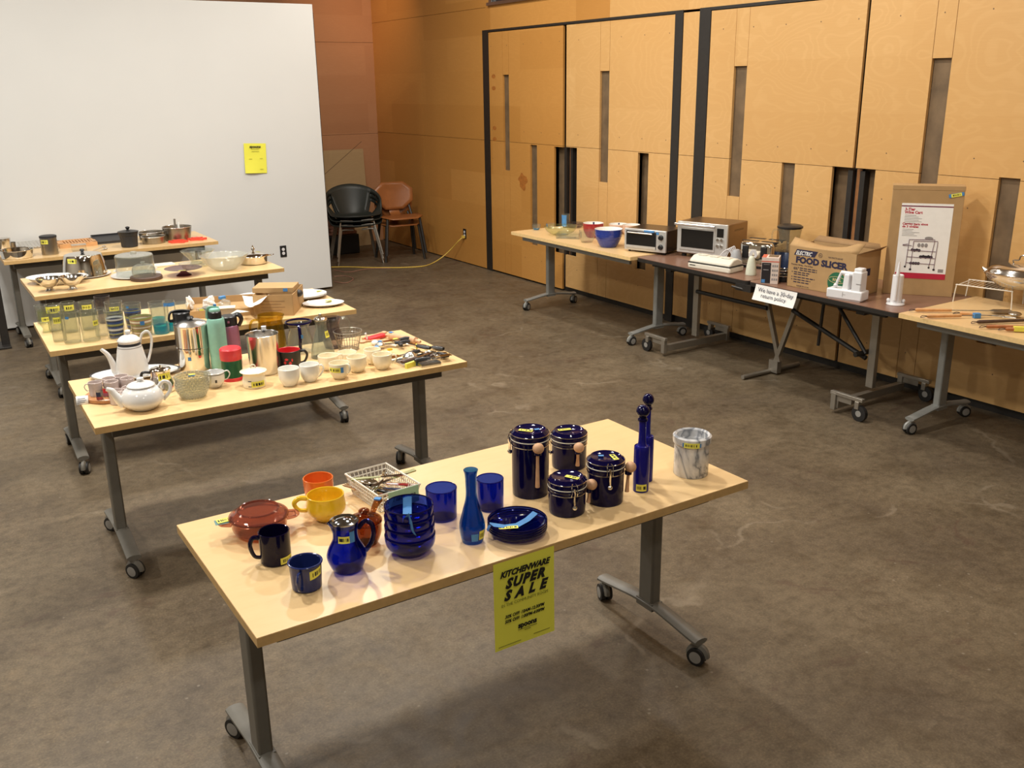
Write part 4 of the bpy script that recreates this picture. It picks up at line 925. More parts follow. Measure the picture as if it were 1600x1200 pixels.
# espresso cups on a wooden trivet
c = P(174, 620, TZ); s = mpp(c); tr = thing('round_trivet', 'round striped wooden trivet under the small espresso cups', 'trivet', c)
tlam = laminate('striped_trivet_wood', 'c99363', 'a36b42'); mb = MB(); mb.lathe([(0, 0), (36 * s, 0), (38 * s, .004), (38 * s, .016), (36 * s, .019), (0, .019)], 44); mb.build('board', tlam, tr); mb = MB()
for k in range(-3, 4): y = k * .022; q = math.sqrt(max((36 * s) ** 2 - y * y, 0)); mb.bb((y - .0008, -q, .019), (y + .0008, q, .0193))
mb.build('inlay_lines', wood_d, tr)
cups = [(148, 597, 'cup with its loop handle pointing left'), (170, 591, 'cup at the rear left of the cluster'), (189, 587, 'cup at the very back of the cluster'), (173.5, 595.8, 'cup in the middle of the cluster'), (198.5, 591, 'cup at the rear right of the cluster'), (200, 598, 'cup right of the middle of the cluster'), (179, 603, 'cup at the front of the cluster beside the teapot spout'), (217, 591.5, 'cup nearest the steel creamer'), (197, 606, 'cup just behind the white teapot lid')]
sc0 = mpp(P(180, 620, TZ)); proto = None; hcup = 21.5 * sc0; rc = 10.6 * sc0
occ = []
for i, (x, y, l) in enumerate(cups):
    p = P(x, y, TZ + .019 + hcup); on = (p.xy - c.xy).length < 38 * s - .004
    occ.append(p)
    lab = 'small pale pink espresso ' + l
    zz = TZ + (.0195 if on else .0); 
    if proto is None:
        proto = thing('espresso_cup', lab, 'cup', (p.x, p.y, zz), PI - .55, 'small espresso cups around the trivet')
        mb = MB(); pr = [(rc * .84, 0), (rc * .9, .002), (rc * .93, hcup * .5), (rc, hcup)]; n = 4; mb.lathe(shell(pr, .0022), 28); mb.build('cup_body', pinkc, proto)
        mb = MB(); mb.tube(handle_pts(rc * .9, hcup * .3, hcup * .8, rc * .7, 0), .0022, 6); mb.build('handle', pinkc, proto)
    else:
        q = dup(proto, (p.x, p.y, zz), 2.2 if i % 2 else 1.2, lab)
for x, y, m1, m2, l in ((157, 618, inkb, maroon, 'purple'), (167, 612, redp, mauve, 'red'), ):
    p = P(x, y, TZ + .019); D = dict(loc=P(x, y + 7, TZ + .0195), a=-.0)
    T = thing('shot_cup', 'tiny glass cup with %s painted figure at the trivet front' % l, 'cup', D['loc'], -.6)
    mb = MB(); pr = [(.011, 0), (.014, .002), (.015, .042)]; mb.lathe(shell(pr, .0015), 20); mb.build('glass_body', cglass, T); band(T, profr(pr), .004, .018, -150, -20, m2, name='painted_figure'); band(T, profr(pr), .018, .038, -130, -50, m1, name='painted_figure')
c = P(129.5, 631, TZ); T = thing('tent_card', 'small white folded price card at the table corner', 'card', c, -.25); s = mpp(c)
mb = MB(); mb.T = Matrix.Rotation(.0, 4, 'Z'); mb.quad((-.024, -.012, 0), (.024, -.012, 0), (.024, .004, .034), (-.024, .004, .034)); mb.quad((-.024, .016, 0), (.024, .016, 0), (.024, .004, .034), (-.024, .004, .034)); o = mb.build('card_sheet', paper_w, T); md = o.modifiers.new('s', 'SOLIDIFY'); md.thickness = .001
mb = MB()
for k, z in enumerate((.024, .017, .010)): mb.T = frame((0, -.012 + .016 * z / .034 - .0014, z), (1, 0, 0), (0, .4, 1)); mb.bb((-.018, -.0012, 0), (.012 + .004 * (k % 2), .0012, .0003))
mb.build('fine_print', inkb, T)
# white teapot
D = rd(225, 644, 602, 40, 40); T = T_at(D, 'teapot', 'round white porcelain teapot at the front left of its table', 'teapot'); s = mpp(D['loc']); h = D['h']; hk = zat(D['loc'], 590) - TZ
pr = curve([(17 * s, 0), (19 * s, .004), (30 * s, h * .28), (32 * s, h * .5), (28 * s, h * .78), (21 * s, h * .95), (20 * s, h)], 5)
mb = MB(); mb.lathe(shell(pr, .004), 44); mb.build('pot_body', white_c, T)
mb = MB(); mb.lathe(curve([(21 * s, h - .001), (20.5 * s, h + .004), (15 * s, h + .012), (6 * s, h + .017), (3.5 * s, h + .02), (5.5 * s, h + .027), (4.5 * s, hk), (0, hk + .001)], 3), 36); mb.build('lid', white_c, T)
pts = smooth([(-27 * s, 0, h * .32), (-33 * s, 0, h * .48), (-39 * s, 0, h * .75), (-42 * s, 0, h * .92), (-50 * s, 0, h * 1.02)], 6)
mb = MB(); mb.tube(pts, .01, 14, radii=[(9.5 - 6.5 * (i / (len(pts) - 1)) ** .75) * s for i in range(len(pts))]); mb.build('spout', white_c, T)
mb = MB(); mb.tube(smooth([(23 * s, 0, h * .80), (33 * s, 0, h * 1.05), (42 * s, 0, h * .92), (41 * s, 0, h * .6), (30 * s, 0, h * .28)], 6), .0068, 10, flat=1.2); mb.build('handle', white_c, T)
# percolator
D = rd(306.5, 583, 507, 51, 47); T = T_at(D, 'percolator', 'tall shiny steel percolator with black knob and ribbed waist', 'percolator'); s = mpp(D['loc']); h = D['h']
pr = [(23 * s, 0), (23.5 * s, .004), (24 * s, h * .49), (25.3 * s, h * .50), (25.3 * s, h * .525), (24.4 * s, h * .54), (25 * s, h * .97), (25.8 * s, h)]
mb = MB(); mb.lathe(shell(pr, .002), 48); mb.build('pot_body', chrome, T)
mb = MB(); mb.lathe([(25.8 * s, h), (26 * s, h + .004), (22 * s, h + .012), (14 * s, h + .022), (0, h + .026)], 44); mb.build('lid', chrome_b, T)
mb = MB(); mb.lathe([(0, h + .02), (.010, h + .021), (.012, h + .028), (.017, h + .034), (.012, h + .040), (0, h + .041)], 20); mb.build('lid_knob', blackp, T)
mb = MB(); mb.tube(smooth([(0, 24 * s, h * .92), (0, 38 * s, h * .93), (0, 38 * s, h * .5), (0, 23 * s, h * .42)], 5), .007, 8); mb.build('handle', blackp, T)
band(T, profr(pr), h * .28, h * .36, -115, -103, tape, name='tape_square')
# thermos bottle with black lid behind the percolator
def flask(name, label, cx, bot, sh, top, w, body, cap, capr=.85, loop=False, neckcol=None, sh_r=.9):
    D = rd(cx, bot, top, w, w); T = T_at(D, name, label, 'bottle'); s = mpp(D['loc']); r = D['rb']; h = D['h']; zs = zat(D['loc'], sh) - TZ
    pr = curve([(r * .92, 0), (r, .005), (r, zs * .9), (r * sh_r, zs)], 4); mb = MB(); mb.lathe(shell(pr, .003), 36); mb.build('bottle_body', body, T)
    mb = MB(); mb.lathe([(0, zs), (r * capr, zs), (r * capr, h - .004), (r * capr - .004, h), (0, h)], 32); mb.build('cap', cap, T); return T, D, zs, r, h
T, D, zs, r, h = flask('travel_flask', 'clear travel bottle with black flip lid behind the percolator', 293, 577, 500, 487, 27, smoke, blackp, .95)
mb = MB(); mb.tube(smooth([(-r * .9, 0, zs), (-r * 1.35, -.01, zs + .005), (-r * 1.1, 0, h), (0, 0, h + .006), (r, 0, h)], 4), .006, 6, flat=1.6); mb.build('lid_lever', blackp, T)
T, D, zs, r, h = flask('water_bottle', 'mint green water bottle with rounded mint cap', 345, 580, 497, 486, 27, mint, blackp, .72, sh_r=.80)
mb = MB(); mb.lathe(curve([(r * .55, h - .006), (r * .62, h), (r * .6, h + .012), (r * .3, h + .018), (0, h + .018)], 3), 28); mb.build('cap_top', mint, T)
mb = MB(); mb.tube(smooth([(-r * .9, 0, zs + .002), (-r * .75, 0, h + .012), (-.01, 0, h + .020), (r * .5, 0, h + .014)], 4), .005, 6, flat=2); mb.build('carry_loop', mint, T); mb = MB(); mb.box((.004, 0, h + .026), (.014, .01, .014)); mb.build('tape_strip', tape, T)
T, D, zs, r, h = flask('vacuum_bottle', 'marbled mauve vacuum bottle with black strap lid', 364, 573, 508, 493, 29, mauve, blackp, .9, sh_r=.92)
mb = MB(); mb.tube(smooth([(r * .5, -.0, h - .004), (r * 1.05, -.01, h + .004), (r * 1.35, -.012, h - .02), (r * 1.0, -.008, zs - .005)], 4), .007, 6, flat=1.8); mb.build('strap', blackp, T); mb = MB(); mb.box((0, -r * .9, (zs + h) / 2), (.01, .004, .01)); mb.build('button', mauve, T)
# food jar
D = rd(364.5, 597, 543, 32.5, 32.5); T = T_at(D, 'food_jar', 'green insulated food jar with coral red lid and base', 'jar'); s = mpp(D['loc']); h = D['h']; r = D['rb']; zl = zat(D['loc'], 561) - TZ
mb = MB(); mb.lathe([(0, 0), (r, 0), (r, .014), (r * .97, .016)], 32); mb.build('base_ring', redp, T); mb = MB(); mb.lathe([(r * .96, .014), (r * .96, zl + .001), (0, zl + .001)], 32); mb.build('jar_body', greenp, T)
mb = MB(); mb.lathe([(r * .98, zl), (r * 1.02, zl + .004), (r * 1.02, h - .006), (r * .9, h), (0, h)], 40); mb.build('lid', redp, T)
# hobnail glass pitcher
D = rd(302.5, 625, 586, 51, 34); T = T_at(D, 'glass_creamer', 'basket-weave textured clear glass creamer with looped handle', 'creamer'); s = mpp(D['loc']); h = D['h']; r = D['r']
pr = curve([(r * .58, 0), (r * .68, .004), (r * .98, h * .45), (r * .94, h * .85), (r, h)], 6)
hob = glassm('woven_glass', (.86, .86, .78), rough=.1, body=.14, bodycol=(.75, .74, .66))
fp = profr(pr); pr2 = [(pr[0][0], 0)] + [(fp(z), z) for z in [h * k / 22 for k in range(1, 23)]]
mb = MB(); mb.lathe(shell(pr2, .004), 96, wob=lambda R, z, a: R * (1 + .035 * math.sin(a * 16) * math.sin(z / .022 * 2 * PI)) * (1 + (.10 * math.exp(-((a - PI) / .3) ** 2) if z > h * .85 else 0))); mb.build('creamer_body', hob, T, ang=60)
mb = MB(); rowz = [h * (k + .5) / 9 for k in range(9)]
for j, z in enumerate(rowz):
    R2 = fp(z) + .0005; nb = 26
    for k in range(nb):
        a_ = 2 * PI * (k + .5 * (j % 2)) / nb; mb.box((R2 * math.cos(a_), R2 * math.sin(a_), z), (.004, R2 * 2 * PI / nb * .72, h / 9 * .62), rz=a_)
mb.build('woven_texture', frost, T)
mb = MB(); mb.tube(smooth([(r * .75, -.012, h * .97), (r * .86, -.014, h * 1.13), (r * 1.1, -.014, h * .98), (r * 1.08, -.012, h * .6), (r * .95, -.008, h * .35)], 5), .0045, 8); mb.build('handle', hob, T)
flat_label(T, (.004, -.01, h + .006), .026, .020, rz=.3, seed=2); mb = MB(); mb.box((.002, -.020, h + .002), (.028, .006, .004)); mb.build('tape_strip', tape, T)
# white teacup with crest
T, D, f = mug('white teacup with a small dark crest beside the textured creamer', 337, 607, 581, 31, 17, white_c, .1, bulge=.94, t=.002, name='teacup', hr=.0026, out=.5, hz=(.4, .95), cat='cup')
band(T, f, D['h'] * .42, D['h'] * .62, -90, -78, bandd, name='crest'); band(T, f, D['h'] * .9, D['h'] * .94, 0, 360, bandd, name='rim_line')
# lidded onion soup pot
D = rd(398, 608, 580, 40, 34); T = T_at(D, 'lidded_sugar_bowl', 'white lidded bowl with loop knob and yellow sticker', 'bowl'); r, h = D['r'], D['h']; s = mpp(D['loc'])
pr = curve([(16 * s, 0), (17.5 * s, .003), (18.3 * s, h * .35), (16.5 * s, h * .8), (18.5 * s, h)], 4); mb = MB(); mb.lathe(shell(pr, .003), 36); mb.build('bowl_body', cream, T)
mb = MB(); mb.lathe(curve([(20.5 * s, h + .001), (20 * s, h + .004), (14 * s, h + .009), (6 * s, h + .015), (0, h + .016)], 3), 36); mb.build('lid', cream, T)
mb = MB(); mb.tube(smooth([(-.010, 0, h + .013), (-.009, 0, h + .026), (0, 0, h + .031), (.009, 0, h + .026), (.010, 0, h + .013)], 4), .003, 8); mb.build('knob', cream, T)
sticker(T, profr(pr), h * .12, h * .50, -105, -35, seed=8); band(T, profr(pr), h * .15, h * .55, -122, -104, inkb, name='tape_square')
# aluminium pitcher
D = rd(414.5, 588, 521, 50, 42); T = T_at(D, 'metal_pitcher', 'brushed aluminium pitcher with a pouring lip', 'pitcher'); r, h, s = D['r'], D['h'], mpp(D['loc'])
pr = [(20 * s, 0), (21 * s, .004), (21.5 * s, .012), (22 * s, .016), (24.6 * s, h * .97), (25.4 * s, h)]
mb = MB(); mb.lathe(shell(pr, .0015), 44, wob=lambda R, z, a: R * (1 + .12 * math.exp(-((a - math.radians(262)) / .22) ** 2) * max(0, (z / h - .82) / .18))); mb.build('pitcher_body', chrome_b, T)
mb = MB(); mb.tube(smooth([(.01, 23 * s, h * .95), (.012, 32 * s, h * 1.05), (.012, 40 * s, h * .8), (.01, 38 * s, h * .4), (.005, 23 * s, h * .25)], 5), .007, 8); mb.build('handle', blackp, T); mb = MB(); mb.box((.012, 26 * s, h * 1.03), (.022, .02, .018)); mb.build('hinge_tab', pw, T)
# black and red mug
T, D, f = mug('black mug with red interior and a red lobster picture', 453, 578, 546.5, 36, 34, blackp, .05, t=.003, inner=redp, out=.55, hz=(.2, .85))
lob = MB(); hh = D['h']
for (a, z, w_, q) in ((-112, .42, 14, .18), (-104, .60, 20, .14), (-86, .38, 16, .2), (-95, .25, 34, .1), (-118, .22, 12, .1), (-76, .55, 8, .2)):
    rf = f(z * hh) + .0006
    for k in range(6):
        a0 = math.radians(a - w_ / 2 + w_ * k / 6); a1 = math.radians(a - w_ / 2 + w_ * (k + 1) / 6); e = math.sin(PI * (k + .5) / 6) * q * hh * .5
        lob.quad((rf * math.cos(a0), rf * math.sin(a0), z * hh - e), (rf * math.cos(a1), rf * math.sin(a1), z * hh - e), (rf * math.cos(a1), rf * math.sin(a1), z * hh + e), (rf * math.cos(a0), rf * math.sin(a0), z * hh + e))
lob.build('red_picture', redp, T)
# milk glass and cream cups
mug('milk white cup at the far left of the white cups', 453, 605, 575, 33, 21, milk, 2.3, bulge=.95, t=.003, name='cup', cat='cup', out=.4, hr=.004, group='white and cream coffee cups')
mug('milk white cup standing beside the black and red mug', 485, 598, 569, 31, 20, milk, .25, bulge=.95, t=.003, name='cup', cat='cup', out=.45, hr=.004, group='white and cream coffee cups')
for args in ((514.5, 580, 555, 33, 'cream coffee cup directly behind the stickered one', .3), (543, 568, 550, 31, 'cream coffee cup at the back of its group', 1.2), (558.5, 583, 557, 31, 'cream coffee cup right of the stickered one', 1.6), (583, 570.5, 545.5, 27, 'cream coffee cup behind the one with its handle right', 1.0), (598, 578.5, 553, 30.5, 'cream coffee cup with its round handle pointing right, beside the grey tray', -.05)):
    mug(args[4], args[0], args[1], args[2], args[3], args[3] * .62, cream, args[5], bulge=.95, t=.003, name='cup', cat='cup', out=.45, hr=.0035, group='white and cream coffee cups', hz=(.35, .9))
T, D, f = mug('cream coffee cup with yellow sticker and its handle toward the camera', 531.5, 593.5, 566.5, 32, 20, cream, -.75, bulge=.96, t=.003, name='cup', cat='cup', out=.35, hr=.0035, group='white and cream coffee cups', hz=(.4, .95))
sticker(T, f, D['h'] * .52, D['h'] * .82, -158, -85, seed=12); band(T, f, D['h'] * .50, D['h'] * .85, -85, -68, tape, name='tape_square')
# amber pitcher
D = rd(427, 561, 492, 39, 36); T = T_at(D, 'amber_pitcher', 'amber glass pitcher with side handle behind the aluminium one', 'pitcher'); r, h, s = D['r'], D['h'], mpp(D['loc'])
pr = curve([(17 * s, 0), (20.5 * s, .005), (22 * s, h * .3), (20 * s, h * .7), (18.5 * s, h * .85), (19.5 * s, h)], 4)
mb = MB(); mb.lathe(shell(pr, .004), 36, wob=lambda R, z, a: R * (1 + .15 * math.exp(-(a / .3) ** 2) * max(0, (z / h - .85) / .15) + .15 * math.exp(-((a - 2 * PI) / .3) ** 2) * max(0, (z / h - .85) / .15))); mb.build('pitcher_body', amber, T)
mb = MB(); mb.tube(smooth([(-18 * s, 0, h * .9), (-27 * s, 0, h * .88), (-31 * s, 0, h * .7), (-28 * s, 0, h * .45), (-20 * s, 0, h * .3)], 5), .006, 8); mb.build('handle', amber, T)
# clear pitcher with cobalt rim and handle
D = rd(470, 554, 503, 38, 36); T = T_at(D, 'blue_rimmed_pitcher', 'clear glass pitcher with cobalt rim and handle facing the camera', 'pitcher'); r, h, s = D['r'], D['h'], mpp(D['loc'])
pr = curve([(16 * s, 0), (19 * s, .004), (20.5 * s, h * .3), (15 * s, h * .75), (17.5 * s, h * .93), (19.5 * s, h)], 4); mb = MB(); mb.lathe(shell(pr, .003), 36); mb.build('pitcher_body', cglass, T)
mb = MB(); mb.tube([(19.5 * s * math.cos(a), 19.5 * s * math.sin(a), h) for a in [2 * PI * k / 36 for k in range(36)]], .005, 8, True); mb.build('blue_rim', navy, T)
mb = MB(); mb.tube(smooth([(0, -18 * s, h * .97), (.002, -26 * s, h * .9), (.003, -29 * s, h * .6), (0, -22 * s, h * .28), (0, -20 * s, h * .15)], 5), .0085, 8, radii=None); mb.build('handle', navy, T); band(T, lambda z: 31 * s, h * .60, h * .72, -89, -80, tape, name='tape_square')
# coffee carafe
D = rd(505, 562, 500, 17, 34); T = T_at(D, 'glass_carafe', 'clear glass coffee carafe with a silver domed lid', 'carafe'); h, s = D['h'], mpp(D['loc'])
pr = curve([(17 * s, 0), (18.5 * s, .005), (17 * s, h * .25), (11 * s, h * .62), (8.5 * s, h * .85), (10 * s, h)], 4); mb = MB(); mb.lathe(shell(pr, .0025), 36); mb.build('carafe_body', glassm('grey_glass', (.86, .89, .86), body=.10, bodycol=(.5, .53, .5)), T)
mb = MB(); mb.lathe(curve([(10 * s, h), (10.5 * s, h + .004), (8 * s, h + .014), (2 * s, h + .020), (3 * s, h + .028), (0, h + .032)], 3), 28); mb.build('lid', chrome, T)
sticker(T, profr(pr), h * .55, h * .72, -60, -5, seed=14)
# clear glass pitcher
D = rd(521, 546, 496, 28, 24); T = T_at(D, 'clear_pitcher', 'clear crinkled glass pitcher with a large loop handle', 'pitcher'); h, s = D['h'], mpp(D['loc'])
pr = curve([(11 * s, 0), (13 * s, .005), (16 * s, h * .35), (11 * s, h * .7), (13.5 * s, h * .92), (15 * s, h)], 4); mb = MB(); mb.lathe(shell(pr, .003), 32); mb.build('pitcher_body', smoke, T, ang=15)
mb = MB(); mb.tube(smooth([(12 * s, 0, h * .9), (20 * s, 0, h * .98), (27 * s, 0, h * .8), (25 * s, 0, h * .5), (15 * s, 0, h * .35)], 5), .005, 8); mb.build('handle', cglass, T)
# round wire basket
D = rd(545, 549.5, 517, 44, 30); T = T_at(D, 'round_wire_basket', 'round steel wire basket standing empty beside the glass pitcher', 'basket'); r, rb, h = D['r'], D['rb'], D['h']
mb = MB(); mb.tube([(r * math.cos(a), r * math.sin(a), h) for a in [2 * PI * k / 40 for k in range(40)]], .0022, 6, True); mb.tube([(r * .92 * math.cos(a), r * .92 * math.sin(a), h * .8) for a in [2 * PI * k / 40 for k in range(40)]], .0014, 6, True); mb.build('rim', steel_m, T)
mb = MB()
for k in range(26): a = 2 * PI * k / 26; mb.tube([(r * math.cos(a), r * math.sin(a), h), (rb * math.cos(a), rb * math.sin(a), .002)], .0012, 4)
for z in (.002, h * .35): q = rb + (r - rb) * z / h; mb.tube([(q * math.cos(a), q * math.sin(a), z) for a in [2 * PI * k / 32 for k in range(32)]], .0014, 5, True)
for k in range(-3, 4): y = k * rb / 4; q = math.sqrt(rb * rb - y * y); mb.tube([(-q, y, .002), (q, y, .002)], .0012, 4)
mb.build('wire_mesh', steel_m, T)
# ---- heap of utensils at the right end
def U(name, label, cat, x0, y0, x1, y1, z, group='utensils heaped at the end of the table', z1=None):
    """a long tool lying from one spot to another: local +X runs along it"""
    a = P(x0, y0, TZ + z); b = P(x1, y1, TZ + (z if z1 is None else z1)); d = b - a
    T = thing(name, label, cat, a, 0, group); T.rotation_euler = (0, -math.asin(d.z / d.length), math.atan2(d.y, d.x)); return T, d.length
a0, a1, a2, a3 = [P(x, y, TZ) for x, y in ((613, 566), (633, 576), (700, 561), (676, 549))]
T = thing('baking_tray', 'grey rectangular metal tray under the heap of utensils', 'tray', (a0 + a1 + a2 + a3) / 4, math.atan2((a2 - a1).y, (a2 - a1).x)); w_ = (a2 - a1).length; d_ = (a0 - a1).length
mb = MB(); mb.bb((-w_ / 2, -d_ / 2, 0), (w_ / 2, d_ / 2, .003)); mb.build('tray_base', steel_dark, T)
mb = MB(); mb.tube([(-w_ / 2, -d_ / 2, .008), (w_ / 2, -d_ / 2, .008), (w_ / 2, d_ / 2, .008), (-w_ / 2, d_ / 2, .008)], .003, 6, True)
for s_ in (-1, 1): mb.bb((-w_ / 2, s_ * d_ / 2 - .001, 0), (w_ / 2, s_ * d_ / 2 + .001, .008)); mb.bb((s_ * w_ / 2 - .001, -d_ / 2, 0), (s_ * w_ / 2 + .001, d_ / 2, .008))
mb.build('tray_rim', chrome_b, T)
c = P(671, 571, TZ); T = thing('small_loaf_tin', 'small shallow silver tin at the front of the utensil heap', 'tin', c, math.radians(-3)); mb = MB(); mb.bb((-.05, -.022, 0), (.05, .022, .002))
for s_ in (-1, 1): mb.box((0, s_ * .023, .008), (.10, .002, .016)); mb.box((s_ * .051, 0, .008), (.002, .046, .016))
mb.build('tin_body', chrome_b, T)
c = P(643, 573, TZ); T = thing('paper_packet', 'yellow and teal paper packet leaning at the front of the heap', 'packet', c, .35); mb = MB(); mb.box((-.008, 0, .012), (.062, .014, .024)); mb.build('packet_body', stick_y, T); mb = MB(); mb.box((.032, 0, .012), (.018, .016, .026)); mb.build('teal_end', tealtag, T)
c = P(641, 561, TZ + .012); T = thing('wire_strainer', 'shiny domed steel strainer lying upside down on the tray', 'strainer', c); mb = MB(); s = mpp(c); R0 = 12.5 * s
mb.lathe([(R0 * math.cos(t), R0 * .95 * math.sin(t)) for t in [PI / 2 * k / 8 for k in range(9)]], 32); o = mb.build('bowl', chromem('mesh_steel', 'd0cec8', .18, .5, 60), T); mb = MB(); mb.tube([(R0 * math.cos(a), R0 * math.sin(a), 0) for a in [2 * PI * k / 30 for k in range(30)]], .003, 6, True); mb.tube([(R0, 0, 0), (R0 + .10, .015, .012)], .004, 6); mb.build('rim', chrome, T)
T, L = U('rolling_pin', 'pale wooden rolling pin at the back of the utensil heap', 'rolling pin', 603, 523, 657, 534, .02)
mb = MB(); mb.tube([(0, 0, 0), (.03, 0, 0), (.034, 0, 0), (L - .034, 0, 0), (L - .03, 0, 0), (L, 0, 0)], .01, 14, radii=[.007, .010, .019, .019, .010, .007]); mb.build('pin_body', wood_s, T); mb = MB(); mb.box((.04, 0, .019), (.022, .02, .003)); mb.build('tape_strip', tape, T)
T, L = U('wooden_spoon', 'wooden spoon lying at the left of the utensil heap', 'spoon', 594, 531, 561, 534, .006); mb = MB(); mb.tube([(0, 0, 0), (L * .7, 0, 0)], .005, 8); mb.T = Matrix.Translation((L * .85, 0, 0)); mb.ball((0, 0, 0), .02, 16, .3); mb.build('spoon_body', wood_s, T)
T, L = U('wooden_spoon', 'second pale wooden spoon behind the red spatula', 'spoon', 566, 529, 600, 519, .006); mb = MB(); mb.tube([(0, 0, 0), (L, 0, 0)], .006, 8); mb.ball((L, 0, 0), .016, 16, .35); mb.build('spoon_body', wood_s, T)
T, L = U('red_scraper', 'red plastic scraper in the utensil heap', 'scraper', 574, 530, 601, 523, .012); mb = MB(); mb.box((L / 2, 0, 0), (L, .045, .016)); mb.build('scraper_blade', redp, T, bev=.004); mb = MB(); mb.tube([(.0, 0, 0), (-.01, 0, .035)], .005, 8); mb.build('white_handle', pw, T)
T, L = U('measuring_scoop', 'white plastic scoop at the left edge of the utensil heap', 'scoop', 583, 535, 620, 540, .012); mb = MB(); mb.ball((.012, 0, 0), .020, 18, .7); mb.box((L * .6, 0, 0), (L * .8, .014, .008)); mb.build('scoop_body', milk, T, bev=.002); mb = MB(); mb.box((.045, 0, .01), (.016, .018, .008)); mb.build('tape_strip', tape, T)
for i, (x0, y0, x1, y1, z, l) in enumerate(((640, 528, 612, 532, .03, 'black handled peeler on top of the utensil heap'), (628, 540, 622, 533, .022, 'short black gripped can opener in the heap'), (693, 545, 661, 540, .012, 'black handled spatula reaching toward the table corner'), (676, 557, 654, 549, .012, 'brown black handled knife in front of the spatula'), (697, 552, 668, 560, .018, 'silver tongs with curled ends at the heap front right'), (640, 533, 598, 538, .022, 'long silver ladle with a black handle'), (628, 566, 668, 553, .024, 'dark handled grater knife lying across the tray'), (648, 563, 690, 556, .030, 'black handled turner on top of the tray pile'), (655, 548, 622, 556, .026, 'black gripped masher beside the domed strainer'), (672, 544, 636, 537, .030, 'thick black handled tool at the back of the tray'), (700, 556, 672, 548, .022, 'black handled serving fork near the table corner'))):
    T, L = U(['peeler', 'can_opener', 'spatula', 'kitchen_knife', 'tongs', 'ladle', 'grater_knife', 'turner', 'potato_masher', 'carving_tool', 'serving_fork'][i], l, ['peeler', 'can opener', 'spatula', 'knife', 'tongs', 'ladle', 'knife', 'turner', 'masher', 'kitchen tool', 'fork'][i], x0, y0, x1, y1, z)
    mb = MB(); mb.tube([(0, 0, 0), (.02, 0, 0), (L * .55, 0, 0)], .009, 8, flat=.7, radii=[.011, .016, .011], up=(0, 0, 1)); mb.build('handle', [blackp, blackp, blackp, wood_d, chrome, blackp, wood_d, blackp, blackp, blackp, blackp][i], T)
    mb = MB(); mb.tube([(L * .5, 0, 0), (L * .95, 0, 0)], .003, 6); 
    if i in (0, 2, 7, 8): mb.box((L + .02, 0, 0), (.06, .035, .002)); 
    elif i in (3, 6): mb.prism([(L * .5, -.010), (L + .05, -.008), (L + .07, .004), (L * .5, .008)], -.001, .001)
    elif i == 5: mb.ball((L + .015, 0, -.003), .026, 18, .6)
    else: mb.tube(smooth([(L * .6, .006, 0), (L * .9, .022, .004), (L, .03, 0)], 4), .004, 6)
    mb.build('head', chrome, T)
for i, (x, y, a, l, m_) in enumerate(((651, 542, 1.3, 'yellow paper price tag standing in the utensil heap', stick_y), (588, 542, .4, 'blue tape tag between cups and utensils', tape), (609, 546, 0, 'orange yellow plastic clip beside the cream cup', yellow), (618, 530, 0, 'flat yellow tag under the black peeler', stick_y))):
    c = P(x, y, TZ + .02); T = mb = MB(); mb.box((0, 0, 0), (.022, .004 if i == 0 else .018, .03 if i == 0 else .008), rz=a); o = mb.build('price_tag', m_, None, loc=c); tag(o, l, 'tag')
# ------------------------------------------------------------------ table C
def tgl(label, cx, bot, top, w, wb, mat=rglass, st=None, group='tall clear highball glasses', **k):
    T, D, f = tumbler(label, cx, bot, top, w, wb, mat, group=group, name='highball_glass', **k)
    if st: sticker(T, f, D['h'] * st[0], D['h'] * st[1], st[2], st[3], seed=int(cx))
    return T, D, f
tgl('clear highball glass at the front left with a yellow sticker high on it', 94.5, 535.5, 485, 23, 19, st=(.62, .82, -120, -60))
tgl('clear highball glass behind the front left one, yellow band at its rim', 88, 519, 476, 23, 19, st=(.72, .97, -150, -30))
T, D, f = tgl('tallest clear highball glass at the front with a blue tape dot', 114.5, 538.5, 487, 29, 24, st=None); band(T, f, D['h'] * .82, D['h'] * .9, -115, -95, tape, name='tape_square')
tgl('clear highball glass behind the blue dotted one, yellow sticker on top', 112.5, 521, 472, 21, 18, st=(.75, .93, -125, -40))
tgl('clear highball glass at the front right of its cluster', 144, 535.5, 486, 30, 24, st=(.55, .72, -70, -30))
tgl('clear highball glass at the rear right with yellow sticker near the rim', 140.5, 517, 471, 23, 19, st=(.76, .92, -125, -50))
tgl('clear highball glass at the far right behind the cluster', 160, 527, 482, 22, 17, cglass)
tumbler('smoky grey glass standing behind the clear highballs', 164.5, 506, 463, 23.5, 17, smoke)
tumbler('wide clear glass behind the green goblet at the table end', 67.5, 507, 477, 19, 15, cglass)
D = rd(74, 521, 485, 21, 14); T = T_at(D, 'glass_goblet', 'short green tinted goblet at the left end of the glasses', 'goblet'); r, h, rb = D['r'], D['h'], D['rb']
mb = MB(); mb.lathe(shell(curve([(rb * .9, 0), (rb, .004), (rb * .8, h * .2), (r * .95, h * .5), (r * 1.0, h)], 4), .003), 32); mb.build('goblet_body', greeng, T); sticker(T, lambda z: r, h * .55, h * .75, -120, -60, seed=5)
def striped(label, cx, bot, top, w, wb, cols, lo=.05, hi=.72, st=None):
    T, D, f = tumbler(label, cx, bot, top, w, wb, cglass, group='striped tumblers', name='striped_tumbler', t=.0025)
    z = lo; k = 0; R_ = random.Random(int(cx)); h = D['h']
    while z < hi:
        dz = R_.uniform(.035, .085); band(T, f, h * z, h * min(z + dz, hi), 0, 360, cols[k % len(cols)], name='painted_stripe', off=.0004); z += dz; k += 1
    return T, D, f
T, D, f = striped('blue and navy striped tumbler in front of its pair', 183, 530, 484, 29, 20, [stripe_b, stripe_k, stripe_y, stripe_b, stripe_k, white_c])
